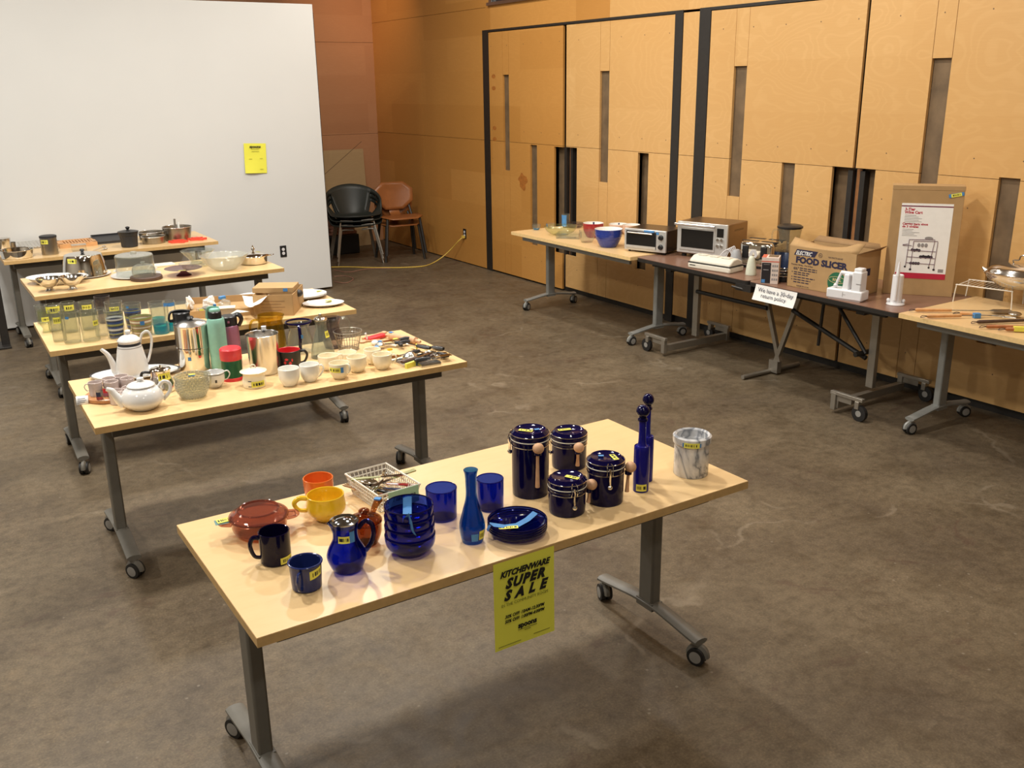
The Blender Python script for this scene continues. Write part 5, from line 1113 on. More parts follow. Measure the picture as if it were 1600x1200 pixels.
T, D, f = striped('blue striped tumbler behind its match, yellow sticker on the rim', 182, 514, 471.5, 27, 20, [stripe_b, stripe_k, stripe_y], lo=.1, hi=.6); sticker(T, f, D['h'] * .7, D['h'] * .86, -120, -55, seed=3)
T, D, f = striped('blue banded tumbler behind the tan striped one', 211, 518, 474, 27, 20, [stripe_k, stripe_b, stripe_y, stripe_k], lo=.1, hi=.78); band(T, f, D['h'] * .88, D['h'] * .96, -130, -110, tape, name='tape_square')
T, D, f = striped('short tan and olive wavy striped tumbler', 223, 528, 494, 34, 27, [stripe_o, stripe_y, stripe_o, cream], lo=.05, hi=.98); band(T, f, D['h'] * .65, D['h'] * .85, -95, -72, tape, name='tape_square')
def aquag(label, cx, bot, top, w):
    T, D, f = tumbler(label, cx, bot, top, w, w * .84, cglass, group='aqua footed glasses', name='aqua_glass', t=.0025); h = D['h']; rb = D['rb']
    mb = MB(); mb.lathe([(0, .001), (rb * .95, .001), (f(h * .02) * 1.01, .004), (f(h * .3) + .0006, h * .3), (f(h * .3) - .002, h * .3), (rb * .85, .006)], 32); mb.build('aqua_base', aqua, T); return T
aquag('tall glass with aqua base at the front of its group', 253.5, 523, 478, 27); aquag('tall glass with aqua base at the left, behind the front one', 248, 509, 472, 25); T = aquag('tall aqua-based glass taped blue at the rim', 269, 518, 470, 18); 
band(T, .0145 * 1.6, .0, .0, 0, 1, tape) if False else None
D = rd(269, 518, 470, 18); band(T, D['r'] + .001, D['h'] * .85, D['h'] * .97, -150, -30, tape)
tumbler('plain clear tumbler between the aqua glasses and the cardboard tray', 286, 512, 473, 20, 17, cglass)
# cardboard tray of oddments
def obox(name, label, cat, p0, p1, p2, z, h, mat, open_=True, t=.004, inner=None):
    """open box: front-left, front-right, back-right corners on the surface"""
    a, b, c = [P(*q, z) for q in (p0, p1, p2)]; ex = b - a; ang = math.atan2(ex.y, ex.x); w = ex.length; ey = Vector((-math.sin(ang), math.cos(ang), 0)); d = (c - b).dot(ey)
    ce = a + ex / 2 + ey * d / 2; T = thing(name, label, cat, ce, ang); mb = MB()
    mb.bb((-w / 2, -d / 2, 0), (w / 2, d / 2, t))
    for s_ in (-1, 1): mb.bb((-w / 2, s_ * d / 2 - t / 2, 0), (w / 2, s_ * d / 2 + t / 2, h)); mb.bb((s_ * w / 2 - t / 2, -d / 2, 0), (s_ * w / 2 + t / 2, d / 2, h))
    if not open_: mb.bb((-w / 2, -d / 2, h - t), (w / 2, d / 2, h))
    mb.build('box_body', mat, T, sm=False); return T, w, d, ang
tray, w, d, ang = obox('cardboard_tray', 'low open cardboard tray of wrapped oddments', 'box', (292, 499), (399, 492), (368, 472), TZ, .045, cardb)
mx = tray.matrix_basis.copy()
def inl(x, y, z): return tuple(Matrix.Translation(tray.location) @ Matrix.Rotation(ang, 4, 'Z') @ Vector((x, y, z)))
def crumple(name, label, cat, loc, size, mat, seed, group=None):
    R_ = random.Random(seed); bm = bmesh.new(); bmesh.ops.create_icosphere(bm, subdivisions=3, radius=1)
    ph = [R_.uniform(0, 6) for _ in range(6)]
    for v in bm.verts:
        p = v.co; k = 1 + .22 * math.sin(p.x * 4 + ph[0]) * math.cos(p.y * 5 + ph[1]) + .14 * math.sin(p.z * 7 + ph[2] + p.x * 3) + R_.uniform(-.06, .06); v.co = Vector((p.x * size[0] * k, p.y * size[1] * k, max(p.z, -.6) * size[2] * k + size[2] * .6))
    me = bpy.data.meshes.new(name); bm.to_mesh(me); bm.free(); me.materials.append(mat); o = bpy.data.objects.new(name, me); COL.objects.link(o); o.location = loc; return tag(o, label, cat, group)
crumple('crumpled_paper', 'upright crumpled white tissue at left in the cardboard tray', 'paper', P(297, 482, TZ + .012), (.022, .022, .048), paper_w, 1)
crumple('crumpled_paper', 'crumpled white tissue behind the grey cloth in the tray', 'paper', P(328, 480, TZ + .012), (.035, .02, .040), paper_w, 2)
crumple('grey_cloth', 'dark grey bundled cloth in the cardboard tray', 'cloth', P(324, 488, TZ + .006), (.045, .03, .022), M('grey_cloth_weave', '77736a', .8, vary=.2), 3)
crumple('plastic_wrap', 'clear plastic wrapped piece at the back of the tray', 'wrap', P(352, 480, TZ + .008), (.035, .03, .03), frost, 4)
crumple('steel_fitting', 'shiny metal fitting wrapped in plastic in the tray', 'fitting', P(357, 482, TZ + .03), (.022, .016, .010), chrome, 5)
T = thing('white_dish', 'small white dish at the front of the cardboard tray', 'dish', P(337, 494, TZ + .004)); mb = MB(); mb.lathe(shell(curve([(.018, 0), (.03, .02), (.038, .045)], 4), .003), 28); mb.build('dish_body', white_c, T)
T = thing('plastic_tub', 'cloudy plastic tub with lid right of the white dish', 'tub', P(347, 494, TZ + .004), ang); mb = MB(); mb.bb((-.01, -.02, 0), (.075, .035, .048)); mb.build('tub_body', frost, T, bev=.004); 
mb = MB(); mb.bb((-.015, -.024, .048), (.08, .04, .053)); mb.build('lid', pwc, T, bev=.002)
T = thing('white_card', 'cream paper card lying at right in the cardboard tray', 'card', P(374, 487, TZ + .046), ang + .3); mb = MB(); mb.prism([(-.06, -.03), (.05, -.035), (.0, .05)], 0, .002); mb.build('card_sheet', pwc, T)
T = thing('yellow_note', 'bright yellow note on clear plastic in front of the tray', 'note', P(316.5, 495, TZ + .0), ang); mb = MB(); mb.box((0, -.012, .036), (.026, .002, .026)); mb.build('note_sheet', stick_y, T); mb = MB(); mb.bb((-.03, -.010, 0), (.03, .03, .05)); mb.build('plastic_box', cglass, T)
c = P(347, 465, TZ + .048); T = thing('tape_wad', 'wad of blue tape on the back edge of the tray', 'tape', c); mb = MB(); mb.box((0, 0, .0), (.045, .02, .02), rz=.3); mb.build('wad', tape, T, bev=.004)
# cardboard box
bx, w, d, ang2 = obox('cardboard_box', 'taller open cardboard box with faded printing between the tray and platters', 'box', (398, 494), (459, 493), (474, 475), TZ, .125, cardb)
for k, z in enumerate((.088, .07, .052, .034)):
    mb = MB(); mb.bb((-w * .32, -d / 2 - .0028, z - .003), (w * .30 - (k % 2) * .02, -d / 2 - .002, z + .003)); mb.build('faded_print', cardd, bx)
T = thing('flat_carton', 'flat cardboard carton with blue tape resting on top of the open box', 'carton', bx.location + Vector((0, 0, .125)), ang2); mb = MB(); mb.box((-.01, -.01, .015), (w * 1.05, d * .55, .030)); mb.build('carton_body', cardb, T, bev=.002); mb = MB(); mb.box((w * .28, -.01 - d * .276, .017), (.026, .003, .018)); mb.build('tape_square', tape, T)
T = thing('bubble_wrap', 'dull grey wrap stuffed in the open box corner', 'wrap', P(466, 458, TZ + .10)); mb = MB(); mb.ball((0, 0, 0), .028, 14, .8); mb.build('wrap_ball', nonstick, T)
# sheets of paper between
T = thing('paper_sheet', 'white sheet of paper slumped between the tray and the box', 'paper', P(394, 478, TZ + .062)); mb = MB(); n = 8
q4 = [P(378, 462, TZ + .07), P(424, 459, TZ + .11), P(398, 478, TZ + .13), P(384, 478, TZ + .06)]
for i in range(n):
    for j in range(n):
        def pt(u, v): 
            p = q4[0].lerp(q4[1], u).lerp(q4[3].lerp(q4[2], u), v); return p - T.location + Vector((0, 0, -.012 * math.sin(u * 3) + .006 * math.sin(v * 7)))
        mb.quad(pt(i / n, j / n), pt((i + 1) / n, j / n), pt((i + 1) / n, (j + 1) / n), pt(i / n, (j + 1) / n))
o = mb.build('sheet', paper_w, T, weld=True); md = o.modifiers.new('s', 'SOLIDIFY'); md.thickness = .001
def plate(label, cx, cy, w, mat, z=TZ, h=.018, name='dinner_plate', cat='plate', group=None, st=None, sy=1.):
    c = P(cx, cy, z); s = mpp(c); d = c - CP; T = thing(name, label, cat, c, math.atan2(d.y, d.x) - PI / 2, group); R0 = w / 2 * s
    mb = MB(); mb.lathe([(0, .003), (R0 * .62, .003), (R0 * .70, .006), (R0 * .97, h), (R0, h + .001), (R0, h - .002), (R0 * .68, 0), (0, 0)], 52, sy=sy); mb.build('plate_body', mat, T)
    if st: flat_label(T, (st[0] * R0, st[1] * R0, h * .9), .040, .022, rz=.1, seed=2)
    return T, R0
plate('white plate standing left of the open cardboard box', 393, 465.5, 40, white_c)
plate('white serving platter, lower one of its stack behind the box', 468, 464, 84, white_c, h=.014, group='large white platters in a stack', name='platter', cat='platter', sy=.80)
plate('white serving platter, upper one of its stack behind the box', 469, 462.5, 82, white_c, z=TZ + .014, h=.016, group='large white platters in a stack', st=(.75, .35), name='platter', cat='platter', sy=.80)
plate('single white oval platter at the right end of its table', 505.5, 477, 64, white_c, name='platter', cat='platter', st=(.25, .45), sy=.72)
# ------------------------------------------------------------------ table D
c = P(91, 442, TZ); s = mpp(c); T = thing('oval_serving_dish', 'long white oval dish behind the two footed silver bowls', 'dish', c, math.radians(-30))
mb = MB(); R0 = 47 * s; mb.lathe(shell(curve([(R0 * .6, 0), (R0 * .7, .006), (R0 * .95, .040), (R0, .046)], 4), .004), 48, sy=.62); mb.build('dish_body', white_c, T)
def footed(label, cx, bot, top, w):
    D = rd(cx, bot, top, w, w * .38); T = T_at(D, 'footed_bowl', label, 'bowl', 'footed silver bowls'); r, h, rb = D['r'], D['h'], D['rb']
    mb = MB(); mb.lathe([(0, 0), (rb, 0), (rb, .006), (rb * .75, .012), (rb * .62, h * .24), (rb * .7, h * .28), (r * .6, h * .45), (r * .88, h * .75), (r, h), (r * .97, h), (r * .84, h * .76), (r * .5, h * .45), (0, h * .36)], 40); mb.build('bowl_body', silver_p, T); return T, D
T, D = footed('footed silver bowl at left with yellow and blue label', 78.5, 456.5, 434, 37); flat_label(T, (-D['r'] * .6, D['r'] * .3, D['h'] * .86), .03, .02, seed=2)
T, D = footed('footed silver bowl at right beside the dome, handle ring at its rim', 114, 454, 431, 36)
mb = MB(); r, h = D['r'], D['h']
for q in (-1, 1): mb.tube(smooth([(q * r, -.015, h * .85), (q * (r + .018), 0, h * .95), (q * r, .015, h * .85)], 4), .003, 6)
mb.build('ring_handle', silver_p, T)
# chrome cake dome on white plate
T, R0 = plate('white cake plate under the shiny chrome dome', 134, 430.5, 74, white_c, h=.012, name='cake_plate')
pos_ = T.location.copy()
D = rd(132, 435, 397, 52, 66, z=TZ + .010); D['loc'] = pos_ + Vector((0, 0, .010)); T = T_at(D, 'cake_dome', 'shiny chrome cake dome with a dark knob', 'cake dome'); s = mpp(D['loc']); h = D['h']
mb = MB(); mb.lathe(curve([(33 * s, 0), (32.5 * s, .004), (30.5 * s, h * .5), (27.5 * s, h * .9), (25 * s, h * .99), (14 * s, h * 1.03), (0, h * 1.04)], 4), 48); o = mb.build('dome', chrome, T); md = o.modifiers.new('s', 'SOLIDIFY'); md.thickness = .0015
mb = MB(); mb.lathe([(0, h * 1.03), (.012, h * 1.04), (.008, h * 1.09), (.018, h * 1.16), (.012, h * 1.22), (0, h * 1.23)], 18); mb.build('knob', blackp, T)
sticker(T, lambda z: 31.5 * s, h * .68, h * .9, -135, -112, seed=2)
# glass dome with white top on white plate
T, R0 = plate('white cake plate under the tall clear glass dome', 213, 431, 74, white_c, h=.012, name='cake_plate'); pos_ = T.location.copy()
D = rd(207, 436, 400, 55, 55, z=TZ + .010); D['loc'] = pos_ + Vector((0, 0, .010)); T = T_at(D, 'glass_dome', 'tall clear cake dome with a pale flat lid', 'cake dome'); s = mpp(D['loc']); h = D['h']; r = 28.5 * s
mb = MB(); mb.lathe([(r, 0), (r, h * .92), (r * .96, h)], 44); o = mb.build('dome', cglass, T); md = o.modifiers.new('s', 'SOLIDIFY'); md.thickness = .002
mb = MB(); mb.lathe([(r * .98, h * .95), (r * .96, h), (r * .8, h * 1.04), (.022, h * 1.06), (.020, h * 1.16), (.0, h * 1.17)], 44); o = mb.build('lid', frost, T); md = o.modifiers.new('s', 'SOLIDIFY'); md.thickness = .002
mb = MB()
for q in (-1, 1): mb.tube([(q * r, -.014, h * .25), (q * (r + .014), 0, h * .25), (q * r, .014, h * .25)], .004, 6)
mb.build('clip', pw, T)
# cheese dome on walnut board
D = rd(229, 440.5, 415, 34, 48); T = T_at(D, 'cheese_board', 'round dark wood board under the small glass cheese dome', 'cheese board'); s = mpp(D['loc'])
mb = MB(); mb.lathe([(0, 0), (23 * s, 0), (24 * s, .004), (24 * s, .022), (23 * s, .026), (0, .026)], 44); mb.build('board', wood_d, T); p0 = D['loc'] + Vector((0, 0, .026)); p0 += Vector((-.012, .01, 0))
p0 = p0 + Vector((0, -.012, 0)); T = thing('cheese_dome', 'small clear glass cheese dome on the dark wood board', 'cheese dome', p0, D['a']); r = 17.5 * s; h = .085
mb = MB(); mb.lathe(curve([(r, 0), (r, .01), (r * .98, h * .6), (r * .8, h * .88), (r * .4, h * .99), (.008, h * 1.0), (.007, h * 1.06), (.017, h * 1.14), (.012, h * 1.22), (0, h * 1.23)], 3), 40); o = mb.build('dome', glassm('dome_glass', (.90, .915, .89), body=.07, bodycol=(.7, .7, .66)), T); md = o.modifiers.new('s', 'SOLIDIFY'); md.thickness = .002
# white tray board
T = thing('white_tray', 'flat white tray behind the small cheese dome', 'tray', P(254, 415.5, TZ), 0); mb = MB(); mb.box((0, 0, .008), (.17, .10, .016)); mb.build('tray_body', pwc, T, bev=.004)
# purple cake stand
D = rd(287.5, 432, 418.5, 57, 23); T = T_at(D, 'cake_stand', 'purple glass cake stand with a ribbed foot', 'cake stand'); r, h, rb = D['r'], D['h'], D['rb']
mb = MB(); mb.lathe([(0, 0), (rb, 0), (rb * 1.02, .006), (rb * .6, h * .35), (rb * .28, h * .62), (rb * .25, h * .8), (r * .4, h * .88), (r * .95, h * .96), (r, h), (r * .9, h * .985), (0, h * .93)], 44); mb.build('stand_body', purp, T)
flat_label(T, (-.01, -r * .85, h + .001), .05, .014, seed=5)
# clear fluted compote
D = rd(311, 418, 391, 50, 32); T = T_at(D, 'glass_compote', 'clear cut glass bowl with a scalloped flared rim', 'bowl'); r, h, rb = D['r'], D['h'], D['rb']
mb = MB(); mb.lathe(shell(curve([(rb * .9, 0), (rb, .006), (rb * .7, h * .25), (r * .55, h * .45), (r * .8, h * .75), (r, h)], 5), .005), 60, wob=lambda R, z, a: R * (1 + .05 * math.cos(a * 12) * z / h)); mb.build('bowl_body', rglass, T, ang=15)
T = thing('plastic_sheet', 'crumpled clear plastic sheet beside the purple cake stand', 'plastic', P(298, 413, TZ)); mb = MB(); mb.lathe(curve([(.06, 0), (.07, .012), (.03, .02), (0, .016)], 3), 20, sx=1.3); mb.build('sheet', frost, T)
# frosted bowl
D = rd(352, 424, 398, 72, 34); T = T_at(D, 'frosted_bowl', 'wide frosted glass bowl with a wavy rim', 'bowl'); r, h, rb = D['r'], D['h'], D['rb']
mb = MB(); mb.lathe(shell(curve([(rb * .9, 0), (rb, .005), (r * .75, h * .4), (r * .9, h * .75), (r, h)], 5), .005), 72, wob=lambda R, z, a: R * (1 + .04 * math.cos(a * 8) * z / h)); mb.build('bowl_body', frost, T, ang=20)
# silver chafing dish
D = rd(397, 415, 399, 46, 40); T = T_at(D, 'silver_casserole', 'round silver lidded dish with finial at the right table end', 'casserole'); r, h, rb = D['r'], D['h'], D['rb']
mb = MB(); mb.lathe(shell([(rb * .9, 0), (rb, .005), (rb * 1.05, h * .8), (r, h)], .003), 40); mb.build('dish_body', silver_p, T)
mb = MB(); mb.lathe(curve([(r * 1.02, h), (r * .95, h + .008), (r * .6, h + .022), (.012, h + .03), (.007, h + .038), (.016, h + .05), (.008, h + .062), (.004, h + .075), (0, h + .078)], 3), 40); mb.build('lid', chrome, T)
mb = MB(); mb.tube(smooth([(r * .95, -.02, h * .9), (r + .03, -.015, h * 1.0), (r + .035, .01, h), (r * .95, .02, h * .9)], 5), .004, 6); mb.build('handle', silver_p, T)
# ------------------------------------------------------------------ table E
D = rd(6, 396, 373, 24, 22); T = T_at(D, 'steel_canister', 'steel canister at the far left end of the rear table', 'canister'); r, h, rb = D['r'], D['h'], D['rb']; mb = MB(); mb.lathe(shell([(rb * .95, 0), (rb, .004), (r, h)], .002), 36); mb.build('canister_body', chrome, T); mb = MB(); mb.lathe([(r * 1.03, h * .9), (r * 1.03, h + .004), (0, h + .008)], 36); mb.build('lid', chrome_b, T)
D = rd(20, 389, 378.5, 11, 9); T = T_at(D, 'small_steel_cup', 'small dull steel cup behind the round pan', 'cup'); mb = MB(); mb.lathe(shell([(D['rb'], 0), (D['r'], D['h'])], .001), 28); mb.build('cup_body', steel_dark, T)
D = rd(27.5, 406, 390, 49, 44); T = T_at(D, 'round_pan', 'wide shallow shiny steel pan at the left end of the rear table', 'pan'); mb = MB(); mb.lathe(shell([(D['rb'] * .95, 0), (D['rb'], .005), (D['r'], D['h'])], .0015), 48); mb.build('pan_body', chrome, T); mb = MB(); mb.tube([(D['r'] * math.cos(a), D['r'] * math.sin(a), D['h']) for a in [2 * PI * k / 40 for k in range(40)]], .003, 6, True); mb.build('rolled_rim', chrome, T)
T = thing('ridged_tray', 'flat ridged aluminium tray leaning behind the round pan', 'tray', P(50, 386, TZ), math.radians(3)); T.rotation_euler = (math.radians(9), 0, math.radians(3)); mb = MB(); mb.box((0, 0, .024), (.20, .20, .004))
for k in range(-3, 4): mb.box((k * .028, 0, .027), (.012, .19, .004))
mb.build('tray_body', chrome_b, T)
D = rd(79, 399, 369, 24, 23); T = T_at(D, 'measuring_canister', 'ribbed grey steel sifter with dark lid and yellow sticker', 'sifter'); r, h = D['r'], D['h']
mb = MB(); mb.lathe(shell([(r, 0)] + [(r * (1 + .03 * (k % 2)), h * k / 12) for k in range(1, 13)], .002), 36); mb.build('sifter_body', steel_dark, T); mb = MB(); mb.lathe([(r * 1.05, h * .93), (r * 1.05, h + .004), (r * .9, h + .008), (0, h + .008)], 32); mb.build('lid', nonstick, T); sticker(T, r * 1.04, h * .62, h * .85, -150, -95, seed=4)
T = thing('slatted_board', 'slatted wooden bread board on the rear table', 'board', P(120, 383, TZ), math.radians(-1)); mb = MB()
for y in (-.115, .115): mb.box((0, y, .018), (.30, .03, .036))
for x in (-.135, .135): mb.box((x, 0, .018), (.03, .25, .036))
mb.build('frame', wood_m, T); mb = MB()
for k in range(10): mb.box((-.11 + .0245 * k, 0, .026), (.012, .21, .014))
mb.build('slats', wood_m, T)
T = thing('clear_box', 'small clear rectangular plastic box in front of the slatted board', 'box', P(124, 392, TZ), math.radians(-2)); mb = MB(); mb.box((0, 0, .026), (.11, .07, .05)); mb.build('box_body', cglass, T); mb = MB(); mb.box((0, 0, .053), (.115, .075, .006)); mb.build('lid', frost, T)
for i, (x0, y0, x1, y1, l) in enumerate(((146, 391, 165, 384, 'silver serving spoon lying near the slatted board'), (150, 393, 167, 388, 'second silver serving spoon in front of the other one'))):
    T, L = U('serving_spoon', l, 'spoon', x0, y0, x1, y1, .008, 'serving spoons on the rear table'); mb = MB(); mb.tube([(0, 0, 0), (L * .7, 0, 0)], .004, 6); mb.T = Matrix.Translation((L * .85, 0, .001)); mb.ball((0, 0, 0), .020, 16, .35); mb.build('spoon_body', chrome, T)
T = thing('black_baking_tray', 'flat black non-stick baking tray behind the black pot', 'tray', P(179, 377, TZ), math.radians(-2)); T.rotation_euler = (math.radians(8), 0, 0); mb = MB(); mb.box((0, .01, .024), (.34, .24, .003))
for y in (-.11, .13): mb.box((0, y, .031), (.34, .004, .014))
for x in (-.17, .17): mb.box((x, .01, .031), (.004, .24, .014))
mb.build('tray_body', nonstick, T)
D = rd(203, 387, 362, 30, 23); T = T_at(D, 'black_pot', 'fluted black pot with domed lid and round knob', 'pot'); r, h, rb = D['r'], D['h'], D['rb']
mb = MB(); mb.lathe(shell([(rb * .95, 0), (rb, .004), (r * .88, h * .75), (r * .92, h * .78), (r, h)], .003), 48, wob=lambda R, z, a: R * (1 + (.025 * math.cos(a * 16) if z < h * .76 else 0))); mb.build('pot_body', nonstick, T, ang=15)
mb = MB(); mb.lathe(curve([(r * 1.04, h), (r, h + .005), (r * .5, h + .014), (.01, h + .018), (.017, h + .030), (.017, h + .040), (0, h + .046)], 3), 36); mb.build('lid', blackp, T)
for (cx, b_, t_, w_, l, g_) in ((238, 376, 362, 39, 'round tin at the rear, behind the smaller one', 'round cake tins'), (240.5, 382, 369, 36, 'smaller round tin in front with an open rim', 'round cake tins')):
    D = rd(cx, b_, t_, w_, w_ * .94); T = T_at(D, 'cake_tin', l, 'tin', g_); r, h, rb = D['r'], D['h'], D['rb']; mb = MB(); mb.lathe(shell([(rb * .96, 0), (rb, .004), (r, h)], .0015), 44); mb.build('tin_body', steel_dark, T); mb = MB(); mb.tube([(r * math.cos(a), r * math.sin(a), h) for a in [2 * PI * k / 40 for k in range(40)]], .003, 6, True); mb.build('rolled_rim', chrome_b, T)
D = rd(278.5, 377, 354, 44, 38); T = T_at(D, 'steel_stockpot', 'deep dull steel pot holding upright metal tools', 'pot'); r, h, rb = D['r'], D['h'], D['rb']; sp_ = D
mb = MB(); mb.lathe(shell([(rb * .95, 0), (rb, .004), (r, h)], .002), 44); mb.build('pot_body', steel_dark, T); mb = MB(); mb.tube([(r * math.cos(a), r * math.sin(a), h) for a in [2 * PI * k / 40 for k in range(40)]], .003, 6, True); mb.build('rolled_rim', chrome_b, T)
for i, (dx, dy, L, l) in enumerate(((-.02, -.01, .18, 'steel tool handle standing upright in the deep pot'), (.012, .0, .15, 'white handled tool leaning inside the deep pot'))):
    T = thing('kitchen_tool', l, 'tool', D['loc'] + Vector((dx, dy, .005))); mb = MB(); mb.tube([(0, 0, 0), (.005, .01, L * .5)], .004, 8); mb.tube([(.005, .01, L * .5), (.008, .015, L)], .011, 10, flat=.5); mb.build('tool_body', [chrome_b, milk][i], T)
def cutter(x, y, w, l):
    c = P(x, y, TZ); T = thing('cookie_cutters', l, 'cookie cutter', c, math.radians(-20), 'red plastic cookie cutters'); s_ = mpp(c) * w / 2; mb = MB(); N = 48
    p = [((s_ * (.85 + .2 * math.sin(5 * a))) * math.cos(a), (s_ * .6 * (.85 + .2 * math.sin(5 * a))) * math.sin(a)) for a in [2 * PI * k / N for k in range(N)]]; mb.prism(p, 0, .018)
    p2 = [(q[0] * .6, q[1] * .6) for q in p]; mb.prism(p2, .016, .026); mb.build('cutter_body', coral, T)
cutter(278.5, 379, 30, 'red plastic cookie cutters at left below the steel pot'); cutter(308, 375, 29, 'red plastic cookie cutters at the right end of the rear table')
# ------------------------------------------------------------------ table F: glass and mixing bowls
def gbowl(name, label, cx, bot, top, w, wb, mat, inner=None, cat='bowl', z=TZ, t=.004, prof=None, sy=1.):
    D = rd(cx, bot, top, w, wb, z); T = T_at(D, name, label, cat); r, h, rb = D['r'], D['h'], D['rb']
    pr = prof(r, rb, h) if prof else curve([(rb * .9, 0), (rb, .005), ((r + rb) / 2 * 1.1, h * .4), (r * .98, h * .8), (r, h)], 4)
    sh = shell(pr, t); mb = MB(); mb.lathe(sh, 44, sy=sy, mis=[0] * (len(pr) + 1) + [1] * len(sh)); mb.build('bowl_body', [mat, inner or mat], T); return T, D, profr(pr)
T, D, f = gbowl('prep_bowl', 'tiny clear glass bowl with blue bottom at the left end', 838, 360, 350.5, 14, 8, cglass); band(T, f, .003, D['h'] * .4, 180, 360, tape)
T, D, f = gbowl('prep_bowl', 'tiny clear glass bowl with blue tape near the left end', 860, 358, 349, 14, 9, cglass); band(T, f, D['h'] * .3, D['h'] * .95, -170, -130, tape)
T, D, f = gbowl('glass_dish', 'large oval clear glass dish with a tapering lip', 876, 369, 353, 51, 26, greeng, cat='dish', sy=.8)
mb = MB(); mb.tube([(D['r'] * math.cos(a), .8 * D['r'] * math.sin(a), D['h']) for a in [2 * PI * k / 40 for k in range(40)]], .004, 6, True); mb.build('rim', greeng, T)
T = thing('square_glass_dish', 'square clear glass baking dish in front of the oval one', 'dish', P(889, 372, TZ), math.radians(-50)); mb = MB()
mb.bb((-.10, -.055, 0), (.10, .055, .005))
for s_ in (-1, 1): mb.box((s_ * .10, 0, .025), (.004, .11, .05)); mb.box((0, s_ * .055, .025), (.20, .004, .05))
mb.build('dish_body', cglass, T)
T, D, f = tumbler('clear glass tumbler wrapped in blue tape standing by the oval dish', 884, 356, 334.5, 13, 12, cglass); band(T, f, D['h'] * .1, D['h'] * .95, 150, 280, tape)
T, D, f = gbowl('glass_pan', 'clear glass pan with handle behind the taped tumbler', 899, 357, 348, 26, 18, smoke, cat='pan'); mb = MB(); mb.tube([(D['r'] * .9, 0, D['h'] * .9), (D['r'] + .05, .0, D['h'] * 1.1)], .009, 8, flat=.6, up=(0, 0, 1)); mb.build('handle', smoke, T)
T, D, f = gbowl('mixing_bowl', 'red mixing bowl with white interior behind the clear jug', 926.5, 372, 348.5, 33, 20, redgl, milk); band(T, lambda z: D['r'] - .0065, D['h'] * .75, D['h'] * .97, 82, 92, inkb, name='tape_square')
T, D, f = gbowl('measuring_jug', 'clear glass measuring jug in front of the red bowl', 917, 380, 360, 25, 18, cglass, cat='jug'); mb = MB(); mb.tube(handle_pts(f(D['h'] * .3), D['h'] * .3, D['h'] * .85, .03, .1), .004, 8); mb.build('handle', cglass, T)
T, D, f = gbowl('mixing_bowl', 'large blue mixing bowl with white interior beside the small toaster oven', 950.5, 387.5, 357.5, 44.5, 26, blueg, milk, prof=lambda r, rb, h: curve([(rb * .9, 0), (rb, .004), (rb * 1.25, h * .22), (r * .93, h * .6), (r * .97, h * .88), (r, h)], 4))
for z in (.45, .6, .75): rr = f(D['h'] * z) + .0003; mb = MB(); mb.tube([(rr * math.cos(a), rr * math.sin(a), D['h'] * z) for a in [2 * PI * k / 48 for k in range(48)]], .0012, 5, True); mb.build('ridge', blueg, T)
T, D, f = gbowl('mixing_bowl', 'blush pink mixing bowl with pale interior behind the blue one', 966, 366, 350, 30, 18, pinkg, milk); band(T, lambda z: D['r'] - .0065, D['h'] * .7, D['h'] * .97, 82, 92, inkb, name='tape_square')
T, D, f = gbowl('mixing_bowl', 'wide cream bowl mostly hidden behind the small toaster oven', 986, 371, 351, 28, 18, pinkg, milk)
# ------------------------------------------------------------------ small toaster oven
def wedge_frame(a, b, z):
    ex = (b - a); ang = math.atan2(ex.y, ex.x); return ang, ex.length
fl_ = Vector((4.834, 5.844, TZ)); fr_ = Vector((4.955, 5.49, TZ)); ang, w = wedge_frame(fl_, fr_, TZ); dpt = .30; h0, h1 = .014, .185
T = thing('toaster_oven', 'small toaster oven with silver front and two black dials', 'toaster oven', (fl_ + fr_) / 2 + Vector((-math.sin(ang), math.cos(ang), 0)) * dpt / 2, ang)
mb = MB(); mb.bb((-w / 2 + .004, -dpt / 2 + .02, h0), (w / 2 - .004, dpt / 2, h1 - .003)); mb.build('casing', M('dark_brown_casing', '2e2420', .25), T, bev=.006)
mb = MB(); mb.bb((-w / 2, -dpt / 2, h0), (w / 2, -dpt / 2 + .022, h1)); mb.build('front_panel', silverp, T, bev=.006)
mb = MB(); mb.bb((-w / 2 + .02, -dpt / 2 - .004, h0 + .022), (w / 2 - .085, -dpt / 2 + .001, h1 - .016)); o = mb.build('door', blackp, T, bev=.002)
mb = MB(); mb.bb((-w / 2 + .032, -dpt / 2 - .0055, h0 + .048), (w / 2 - .097, -dpt / 2 - .004, h1 - .032)); mb.build('window', smoked_door, o)
mb = MB(); mb.bb((-w / 2 + .022, -dpt / 2 - .007, h0 + .022), (w / 2 - .087, -dpt / 2 - .004, h0 + .042)); mb.build('door_rail', silverp, o)
mb = MB(); mb.tube([(-w / 2 + .04, -dpt / 2 - .02, h1 - .028), (w / 2 - .11, -dpt / 2 - .02, h1 - .028)], .006, 8); mb.build('handle', chrome_b, o)
for z in (h0 + .045, h1 - .052):
    mb = MB(); mb.T = Matrix.Translation((w / 2 - .042, -dpt / 2, z)) @ Matrix.Rotation(PI / 2, 4, 'X'); mb.lathe([(.021, 0), (.021, .004), (.017, .006), (.015, .022), (0, .023)], 28); mb.build('dial', blackp, T)
mb = MB(); mb.bb((-.005, -dpt / 2 - .008, h1 - .018), (.085, -dpt / 2 - .001, h1 - .003)); mb.bb((.10, -dpt / 2 - .002, h1 - .032), (.125, -dpt / 2 - .001, h1 - .012)); mb.build('tape_strip', tape, T)
